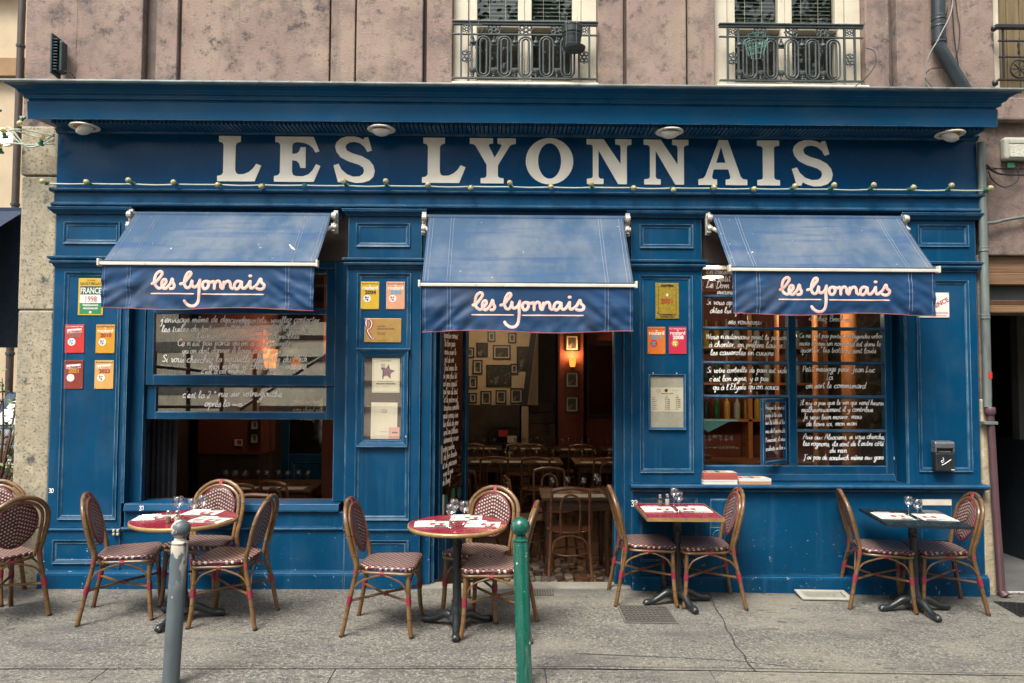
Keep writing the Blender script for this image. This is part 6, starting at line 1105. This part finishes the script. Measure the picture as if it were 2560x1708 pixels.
# --- seen through the left window
rb = box('red_pillar', wallred, room, -3.45, -2.72, 2.5, 3.0, 0.78, 2.95, bev=0.01); box('pillar_base', walldark, room, -3.43, -2.75, 2.52, 2.98, ZF, 0.779, bev=0.01)
o, W, H, y = plate('small red white and blue fire extinguisher notice on the red pillar', -3.03, -2.94, 0.86, 0.955, wht, y=2.498, screws=False, name='notice', cat='sign'); box('red_field', redp, o, -W*0.3, W*0.8, y, y+0.0005, -H*0.2, H*0.8, bev=0); box('blue_field', nav, o, -W, W, y, y+0.0005, -H, -H*0.5, bev=0)
for d, z in (('upper',1.12),('lower',0.97)): picture(d+' small picture on the red pillar in the left window', -2.80, z, 0.12, 0.14, 2.49)
cur = M('curtain_grey', (0.035,0.036,0.042), 0.9, 0.3, 6); t = empty('curtain', 'dark grey curtain hanging at the left of the open window', 'curtain', (-2.92, 0.42, 0.5)); n = 40
MB().add([(-0.13+0.28*i/n, 0.025*math.sin(i*0.95)+0.012*math.sin(i*2.3), z) for z in (0.0,1.9) for i in range(n+1)], [(i,i+1,n+2+i,n+1+i) for i in range(n)]).build('cloth', cur, t, smooth=True); MB().tube([(-0.2,0,1.92),(0.3,0,1.92)], 0.012, 8).build('rod', iron, t)
dtable('dark table behind the open left window', -2.45, 1.85, 1.1, 0.75, glasses=9, gl='table behind the open left window')
bent('bentwood chair behind the left window, right of the table', -2.05, 1.35, 150); bent('bentwood chair close behind the left window sill', -2.06, 0.62, 175); bent('bentwood chair behind the left window beside the pillar', -2.55, 1.15, 200)
t = empty('inner_door', 'blue half glazed inner door leaf seen through the left window', 'door', (-2.62, 2.9, ZF)); MB().box(0, 0.09, 0, 0.04, 0, 2.2).box(0.71, 0.80, 0, 0.04, 0, 2.2).box(0.0905, 0.7095, 0, 0.04, 0, 0.95).box(0.0905, 0.7095, 0, 0.04, 2.1, 2.2).build('leaf_frame', blue, t, bev=0.004); MB().box(0.0905, 0.7095, 0.018, 0.022, 0.95, 2.1).build('door_glass', mir, t); m = MB(); panel(m, 0.13, 0.67, 0.2, 0.85, 0.0); m.build('panel_moulding', blue, t)
scribe([("chaud de lard", 0.12, 1.55, 0.028), ("sans chauf est", 0.12, 1.45, 0.028), ("le boeuf", 0.2, 1.35, 0.028)], t, gly(0.016), wd=0.006)
sconce('amber lamp glowing behind the middle of the left window', -2.62, 2.42, 1.86, 3.0); sconce('amber lamp glowing behind the right side of the left window', -1.72, 1.6, 1.86, 2.0, 0.9); box('lamp_post_wall', wallred, room, -1.86, -1.30, 1.72, 2.0, ZF, 2.95, bev=0.01)
# --- seen through the right window
cop = M('copper_wood', (0.42,0.17,0.06), 0.3, 0.3, 6, stretch=(6,6,0.3), coat=0.4)
MB().lathe([(0.11,ZF),(0.11,ZF+0.1),(0.085,ZF+0.12),(0.085,2.5),(0.11,2.55),(0.11,2.95)], 18, (3.40,1.25,0)).build('wooden_column', cop, room, smooth='auto'); MB().lathe([(0.03,ZF),(0.03,2.95)], 12, (3.14,1.45,0)).build('copper_pole', cop, room, smooth='auto'); MB().lathe([(0.022,ZF),(0.022,2.95)], 12, (2.66,1.2,0)).build('copper_pole', cop, room, smooth='auto')
def pendant(label, x, y, z, en):
    t = empty('pendant_lamp', label, 'lamp', (x, y, z), group='lit pendant lamps inside'); MB().lathe([(0.10,0.0),(0.07,0.07),(0.03,0.10)], 16, caps=False).build('shade', M('shade_cream', (0.6,0.45,0.25), 0.6), t, smooth='auto'); MB().lathe([(0.0,-0.03),(0.028,-0.01),(0.03,0.02),(0.015,0.05)], 12).build('bulb', warmbulb, t, smooth=True); MB().tube([(0,0,0.10),(0,0,2.94-z)], 0.005, 5).build('flex', black, t)
    l = bpy.data.lights.new('pendant_light', 'POINT'); l.energy = en; l.color = (1.0,0.76,0.50); l.shadow_soft_size = 0.05; o = bpy.data.objects.new('pendant_light', l); COL.objects.link(o); o.parent = t; o.location = (0, 0, -0.06)
PD = True
pendant('added unseen pendant lamp brightening the beige picture wall', -0.10, 5.9, 2.62, 4.5); pendant('added unseen pendant lamp brightening the middle of the dining room', 0.45, 3.3, 2.62, 6.0); pendant('added unseen pendant lamp brightening the table behind the left window', -2.35, 1.9, 2.62, 4.0)  # lamps added behind the valances to brighten the dining room
pendant('lit pendant lamp at the top left of the small-paned window', 1.87, 0.62, 2.58, 8.0); pendant('lit pendant lamp by the wooden column in the right window', 2.95, 0.95, 2.45, 9.0)
t = empty('bar_counter', 'dark wooden bar counter behind the small-paned window', 'counter', (2.4, 1.6, ZF)); box('front', darkwood, t, -0.7, 0.75, 0.0, 0.4, 0, 0.98); box('top', bentwood, t, -0.75, 0.8, -0.06, 0.45, 0.981, 1.02, bev=0.008); box('step_shelf', wallbeige, t, -0.72, 0.2, -0.45, -0.1, 0.80, 0.86)
t = empty('glass_shelf', 'row of upside down glasses hanging in the open casement', 'glass rack', (2.0, 1.35, 1.12)); box('board', M('aqua_board', (0.16,0.34,0.36), 0.5), t, -0.3, 0.3, -0.1, 0.1, 0.13, 0.145); MB().poly([(-0.16,0.13),(0.2,0.13),(0.08,0.07),(0.0,0.03),(-0.06,0.07)], -0.105, -0.1005).build('pennant', M('aqua_cloth', (0.10,0.36,0.42), 0.7), t); box('lower_board', steel, t, -0.3, 0.3, -0.1, 0.1, -0.13, -0.12)
for k in range(10): wine(ORD[k]+' small glass from the left on the bar rack', 1.76+k*0.055, 1.33, 1.0005, 0.75, group='glasses on the bar rack')
ls = empty('table_lamp', 'pale drum lampshade at the left of the open casement', 'lamp', (1.74, 1.1, 0.955)); MB().lathe([(0.115,0.12),(0.10,0.36)], 18, caps=False).build('shade', M('shade_white', (0.55,0.52,0.48), 0.8), ls, smooth=True); MB().lathe([(0.06,0.0),(0.06,0.01),(0.012,0.02),(0.012,0.2)], 12).build('stem', black, ls, smooth='auto'); box('lamp_shelf', darkwood, room, 1.62, 1.95, 0.95, 1.25, 0.92, 0.954, bev=0.003)
bm_ = [M('bottle_'+n, c, 0.1, 0.1, 5) for n, c in (('green',(0.02,0.09,0.03)),('amber',(0.22,0.09,0.01)),('clear',(0.3,0.32,0.3)),('dark',(0.015,0.02,0.015)),('gold',(0.4,0.25,0.04)))]
t = empty('back_bar_shelf', 'bottle shelves on the wall behind the bar', 'shelf', (2.75, 2.55, 0.0))
for z in (1.2, 1.62, 2.04): box('shelf_board', cop, t, -0.9, 0.95, 0.0, 0.2, z-0.03, z, bev=0.003)
for s in (-0.93, 0.1, 0.98): box('upright', cop, t, s-0.025, s+0.025, 0.0, 0.22, ZF, 2.6, bev=0.003)
b0 = MB().lathe([(0.0,0.0),(0.036,0.0),(0.038,0.01),(0.038,0.17),(0.030,0.20),(0.013,0.225),(0.013,0.29),(0.0,0.29)], 12)
prot = [b0.build('bottle', m_, smooth='auto') for m_ in bm_]; used = set(); n = 0
for z in (1.2, 1.62, 2.04):
    for k in range(15):
        q = random.randrange(5); o = prot[q] if q not in used else link_copy(prot[q]); used.add(q)
        o.location = (1.90+k*0.118, 2.65, z+0.0005); s = random.uniform(.9,1.15); o.scale = (1, 1, s)
        tag(o, ORD[k]+' bottle from the left, '+['dark green','amber','clear','blackish','golden'][q]+', on the '+{1.2:'lowest',1.62:'middle',2.04:'top'}[z]+' shelf behind the bar', 'bottle', 'bottles on the shelves behind the bar')
for q in range(5):
    if q not in used: prot[q].location = (1.95+q*0.1, 2.72, 1.2005); tag(prot[q], 'spare bottle at the back of the lowest bar shelf', 'bottle', 'bottles on the shelves behind the bar')
box('bar_back_wall', wallred, room, 1.6, 3.84, 2.78, 2.85, ZF, 2.95, bev=0)
for k, (x, z) in enumerate(((1.75,2.2),(1.98,2.24),(2.22,2.2))): picture(['left','middle','right'][k]+' small picture high in the small-paned window', x, z, 0.17, 0.22, 1.7) if False else None
# ------------------------------------------------------------------ neighbour at the right: timber lintel over a dark kitchen doorway
nb = empty('kitchen_doorway', 'timber framed dark doorway with rolled shutter right of the downpipe', 'doorway', (0, 0, 0))
for z0, z1, yy, mt in ((2.56,2.698,0.10,oak),(2.46,2.557,0.07,oak),(2.335,2.458,0.16,M('shutter_slate',(0.07,0.085,0.085),0.5)),(2.29,2.333,0.09,darkwood),(2.225,2.288,0.06,oak)): box('lintel_board', mt, nb, 3.986, 5.5, yy, 0.35, z0, z1, bev=0.006)
nbd = M('kitchen_wall', (0.055,0.05,0.045), 0.8); box('side_wall', nbd, nb, 5.5, 5.6, 0.35, 4.5, -0.2, 3.0, bev=0); box('far_wall', nbd, nb, 3.9, 5.5, 4.5, 4.6, -0.2, 3.0, bev=0); box('passage_floor', M('kitchen_floor',(0.10,0.10,0.10),0.6,0.3,3), nb, 3.92, 5.5, 0.02, 4.5, -0.2, gz(4.3)+0.012, bev=0); box('ceiling_board', nbd, nb, 3.9, 5.5, 0.36, 4.5, 2.72, 2.8, bev=0); box('door_threshold', alu, nb, 3.98, 5.5, 0.02, 0.045, gz(4.3)+0.0125, gz(4.3)+0.025, bev=0.003); box('dark_door', M('dark_door',(0.012,0.018,0.026),0.5), nb, 4.95, 5.02, 1.0, 2.2, gz(4.3)+0.0125, 1.1, bev=0.004)
box('partition', M('grey_partition',(0.10,0.095,0.09),0.8), nb, 5.02, 5.4, 1.2, 1.3, -0.04, 2.7, bev=0)
t = empty('kitchen_shelf', 'tall dark shelf holding jars in the doorway at the right edge', 'shelf', (4.72, 1.8, gz(4.3)+0.0125)); 
for s in (-0.35, 0.30): box('upright', black, t, s-0.02, s+0.02, -0.15, 0.15, 0, 2.0)
for z in (0.35, 0.8, 1.2, 1.55, 1.95): box('board', black, t, -0.329, 0.279, -0.15, 0.15, z, z+0.02)
jm = [M('jar_'+n, c, 0.3, 0.2, 9) for n, c in (('cream',(0.5,0.45,0.33)),('steel',(0.3,0.3,0.3)),('ochre',(0.35,0.22,0.06)),('olive',(0.16,0.18,0.06)))]
for z in (0.37, 0.82, 1.22, 1.57):
    for k in range(4):
        h = random.uniform(0.12,0.2); q = random.randrange(4); o = empty('storage_jar', ORD[k]+' storage jar from the left, '+['cream','steel grey','ochre','olive'][q]+', on the '+{0.37:'lowest',0.82:'second',1.22:'third',1.57:'top'}[z]+' board of the doorway shelf', 'jar', (4.46+k*0.14, 1.75, gz(4.3)+0.0125+z+0.0008), group='jars on the doorway shelf')
        MB().lathe([(0.045,0),(0.05,0.01),(0.05,h*0.75),(0.035,h*0.85)], 12).build('jar_body', jm[q], o, smooth='auto'); MB().lathe([(0.04,h*0.851),(0.04,h)], 12).build('lid', steel, o, smooth='auto')
# ------------------------------------------------------------------ left background: side street with neighbour, awning, plant and parked car
cw = M('neighbour_cream', (0.46,0.37,0.25), 0.85, 0.12, 2, 0.2, 60); tr = M('neighbour_trim', (0.26,0.16,0.08), 0.8, 0.15, 4)
nh = empty('corner_house', 'pale cream house across the side street at the left edge', 'building', (-6.2, 6.2, 0)); box('wall', cw, nh, -6, 1.2, 0.0, 3.0, -0.2, 12, bev=0)
for z0, z1 in ((8.2,10.6),):
    for x0 in (-5.2, -3.10):
        f = MB().frame(x0-0.16, x0+1.16, z0-0.16, z1+0.16, 0.16, -0.08, 0.0).build('window_surround', tr, nh); box('window_sill', tr, f, x0-0.25, x0+1.25, -0.2, -0.081, z0-0.26, z0-0.165); box('window_pane', darkpane, f, x0, x0+1.0, -0.02, -0.005, z0, z1, bev=0)
box('string_course', tr, nh, -6, 1.22, -0.15, -0.0005, 6.55, 6.85)
t = empty('rain_pipe', 'dark rain pipe on the pale house at the left edge', 'downpipe', (-7.86, 5.95, 0)); MB().tube([(0,0,-0.1),(0,0,12)], 0.055, 10).build('pipe', M('pipe_brown',(0.05,0.035,0.03),0.5), t, smooth='auto')
for z in (2.0, 4.4, 7.0): MB().lathe([(0.055,-0.03),(0.068,-0.02),(0.068,0.02),(0.055,0.03)], 10, (0,0,z)).build('collar', pdark, t)
t = empty('awning', 'dark blue neighbouring awning cut off at the left edge', 'awning', (-5.86, 3.0, 2.0)); navyc = M('awning_navy', (0.008,0.02,0.05), 0.8)
MB().add([(-1.6,0.0,1.65),(0.06,0.0,1.65),(0.06,-0.7,1.2),(-1.6,-0.7,1.2)], [(0,1,2,3)]).build('canopy', navyc, t); MB().box(-1.6, 0.06, -0.702, -0.69, 0.35, 1.2).build('valance', navyc, t); MB().tube([(-1.6,-0.72,1.2),(0.08,-0.72,1.2)], 0.03, 8).build('front_bar', barcream, t); MB().tube([(-1.6,-0.72,0.62),(0.06,-0.72,0.66)], 0.025, 8).build('lower_bar', barcream, t); MB().tube([(-1.6,-0.71,0.3),(0.05,-0.71,0.33)], 0.035, 8).build('hem_bar', barcream, t); box('back_board', navyc, t, -1.6, 0.1, 0.02, 0.1, 0.0, 1.7)
car = empty('parked_car', 'dark blue parked car behind the chairs at the left edge', 'car', (-7.0, 4.4, gz(-7))); cb = M('car_blue', (0.008,0.03,0.07), 0.25, 0.1, 3, coat=0.6)
MB().sweepx([(0.0,0.28),(-0.03,0.45),(0.0,0.62),(0.05,0.70),(0.9,0.86),(1.5,1.38),(3.0,1.42),(3.7,0.98),(4.1,0.94),(4.15,0.5),(4.1,0.28)], -0.85, 0.85).build('body', cb, car, bev=0.05, seg=3)
MB().add([(-0.72,0.93,0.905),(0.72,0.93,0.905),(0.62,1.46,1.36),(-0.62,1.46,1.36)], [(0,1,2,3)]).build('windscreen', M('car_glass', (0.5,0.52,0.52), 0.05), car)
for s in (-1, 1):
    for yy in (0.75, 3.3):
        wv_ = MB().lathe([(0.2,-0.1),(0.31,-0.09),(0.31,0.09),(0.2,0.1)], 20, (s*0.80,yy,0.31), axis='x').build('wheel', rubber, car, smooth='auto'); MB().lathe([(0.0,0.095),(0.19,0.1)] if s > 0 else [(0.0,-0.095),(0.19,-0.1)], 16, (s*0.81,yy,0.31), axis='x', caps=False).build('rim', steel, wv_)
    box('headlight', M('lens', (0.6,0.6,0.58), 0.1), car, s*0.62-0.16, s*0.62+0.16, -0.02, 0.06, 0.56, 0.68, bev=0.02)
box('grille', black, car, -0.45, 0.45, -0.045, 0.0, 0.54, 0.64); pl = box('number_plate', wht, car, 0.12, 0.66, -0.062, -0.046, 0.38, 0.50); text('080 KQ', 0.11, ink, pl, (0.39, -0.0625, 0.405), bold=0.002); box('bumper', cb, car, -0.85, 0.85, -0.06, 0.0, 0.30, 0.36)
leafm = M('leaf_spring', (0.10,0.15,0.03), 0.6, 0.4, 3)
def shrub(label, x, y, z0, h, rx, n, name='potted_shrub', cat='plant', mat=leafm, ls_=0.05, pot=True, rs=random.Random(2)):
    t = empty(name, label, cat, (x, y, z0))
    if pot: MB().lathe([(0.0,0.0),(0.16,0.0),(0.20,0.36),(0.22,0.36),(0.22,0.40),(0.18,0.40),(0.17,0.33),(0.0,0.33)], 16).build('pot', M('terracotta',(0.2,0.08,0.04),0.8), t, smooth='auto')
    m = MB(); lf = MB()
    for k in range(14 if pot else 26):
        a = rs.uniform(0,6.28); q = rs.uniform(0.3,1.0); tip = Vector((rx*q*math.cos(a), rx*q*math.sin(a), h*rs.uniform(0.55,1.0))); b = Vector((0,0,0.33 if pot else h*0.3)); mid = b.lerp(tip,0.5)+Vector((rs.uniform(-.1,.1),rs.uniform(-.1,.1),0.05))*h*0.3; P = spline([tuple(b),tuple(mid),tuple(tip)],4); m.tube(P, [0.012*h*(1-0.8*i/8) for i in range(9)], 5)
        for j in range(n):
            c = P[rs.randrange(3,9)]+Vector((rs.gauss(0,.1),rs.gauss(0,.1),rs.gauss(0,.1)))*rx; d = Vector((rs.gauss(0,1),rs.gauss(0,1),rs.gauss(0,1))).normalized(); e = d.orthogonal().normalized(); L = ls_*rs.uniform(.6,1.3)
            lf.add([c, c+d*L*0.5+e*L*0.28, c+d*L, c+d*L*0.5-e*L*0.28], [(0,1,2,3)])
    m.build('branches', darkwood, t, smooth=True); lf.build('foliage', mat, t, fixn=False, kind='stuff')
shrub('potted shrub with pale spring leaves beside the stone pier', -5.05, 1.5, gz(-5), 1.75, 0.55, 26)
# ------------------------------------------------------------------ across the road: an added bank, and the steps and trees that the panes reflect
box('far_pavement', pave, None, -40, 40, -14, -8.2, -0.2, 0.0, bev=0.02, kind='structure')
sw = M('sunlit_render', (0.72,0.63,0.47), 0.9, 0.15, 2, 0.4, 40); dk = M('shade_stone', (0.16,0.15,0.13), 0.9)
rw = empty('light_catching_bank', 'pale added bank across the road, sloped to brighten the left window reflection', 'bank', (0, -11, 0)); MB().sweepx([(0.0,0.0),(0.0,0.25),(-4.4,3.7),(-6.0,3.8),(-6.0,0.0)], -16, -6.2).build('bank_face', sw, rw); box('coping', dk, rw, -16, -6.15, -6.1, -4.3, 3.801, 4.0, bev=0.02)  # bank added, its slope shaped to catch overhead light for the pane reflection
for k in range(5): MB().tube([(-8.6+k*0.75,0.4,0),(-8.6+k*0.75,0.4,2.2)], 0.05, 8).build('rail_post', cast, rw)
for a, b, z in ((-16,-7.0,1.0),(-16,-6.4,2.1),(-9.5,-6.2,2.9)): MB().add([(a,-(z-0.25)/0.784+0.02,z),(b,-(z-0.05)/0.784+0.02,z+0.2),(b,-(z+0.25)/0.784+0.02,z+0.5),(a,-(z+0.05)/0.784+0.02,z+0.3)], [(0,1,2,3)]).build('added_dark_band', dk, rw)  # dark bands added to vary the bank's reflection
MB().tube([(-9.5,0.5,0.95),(-6.1,0.5,0.95)], 0.04, 8).build('rail', cast, rw); MB().tube([(-9.5,0.5,2.0),(-6.1,0.5,1.7)], 0.04, 8).build('rail', cast, rw)
st = empty('public_steps', 'broad pale stone steps across the road, reflected in the panes', 'steps', (0, -10.5, 0))
for k in range(6): MB().sweepx([(-0.9*k-0.45,0.0),(-0.9*k-0.45,0.30+0.62*k),(-0.9*k-1.33,0.78+0.62*k),(-0.9*k-1.35,0.0)], -6.1, 0.5).build('step', sw, st); box('riser', dk, st, -6.1, 0.5, -0.9*k-0.449, -0.9*k-0.43, 0.0, 0.30+0.62*k, bev=0) if False else box('riser', dk, st, -6.09, 0.49, -0.9*k-0.448, -0.9*k-0.42, 0.0, 0.29+0.62*k, bev=0)
box('cheek_wall', sw, st, -6.14, -5.9, -6.6, 0.3, 0.0, 1.0); MB().tube([(-5.9,0.0,0.9),(-4.4,-3.0,2.4),(-3.4,-5.5,3.9)], 0.05, 8).build('handrail', cast, st)
fh = M('far_house_render', (0.30,0.25,0.19), 0.9, 0.15, 1); ho = empty('far_house', 'plain house across the road, only seen as a reflection', 'building', (0, -19, 0)); box('wall', fh, ho, -22, 24, -6, 0, 0, 9, bev=0)
tg = M('tree_green', (0.050,0.095,0.025), 0.6, 0.5, 1)
for x, y, h in ((0.6,-13.2,15.0),(4.6,-13.6,16.0),(8.6,-13.0,15.5)):
    rs = random.Random(int(x*10)); t = empty('street_tree', 'leafy street tree across the road opposite x'.replace('opposite x', {0.6:'opposite the doorway',4.6:'opposite the small-paned window',8.6:'beyond the right edge'}[x]), 'tree', (x, y, 0), group='trees across the road')
    MB().tube([(0,0,0),(0.05,0,2.5),(0,0.1,5.5),(0.1,0,13)], [0.2,0.16,0.12,0.05], 8).build('trunk', darkwood, t, smooth=True); lf = MB()
    for q in range(110):
        a, b = rs.uniform(0,6.28), rs.uniform(-1,1); rr_ = rs.random()**0.4; cc = Vector((2.6*rr_*math.cos(a)*math.sqrt(1-b*b), 1.8*rr_*math.sin(a)*math.sqrt(1-b*b), 10.0+(h-10.0)*rr_*b))
        for j in range(42):
            c = cc+Vector((rs.gauss(0,.35),rs.gauss(0,.35),rs.gauss(0,.3))); d = Vector((rs.gauss(0,1),rs.gauss(0,1),rs.gauss(0,.6))).normalized(); e = d.orthogonal().normalized(); L = 0.22*rs.uniform(.6,1.3); lf.add([c, c+d*L*0.5+e*L*0.3, c+d*L, c+d*L*0.5-e*L*0.3], [(0,1,2,3)])
    lf.build('crown', tg, t, fixn=False)
rs = random.Random(9); t = empty('hedge', 'dense green hedge across the road, reflected in the right window', 'hedge', (7.0, -11.6, 0)); lf = MB()
for q in range(5200):
    c = Vector((rs.uniform(-5.5,6.5), rs.uniform(-0.7,0.7), rs.uniform(0.1,4.2))); d = Vector((rs.gauss(0,1),rs.gauss(0,1),rs.gauss(0,1))).normalized(); e = d.orthogonal().normalized(); L = 0.24*rs.uniform(.6,1.3); lf.add([c, c+d*L*0.5+e*L*0.3, c+d*L, c+d*L*0.5-e*L*0.3], [(0,1,2,3)])
lf.build('foliage', tg, t, fixn=False, kind='stuff')
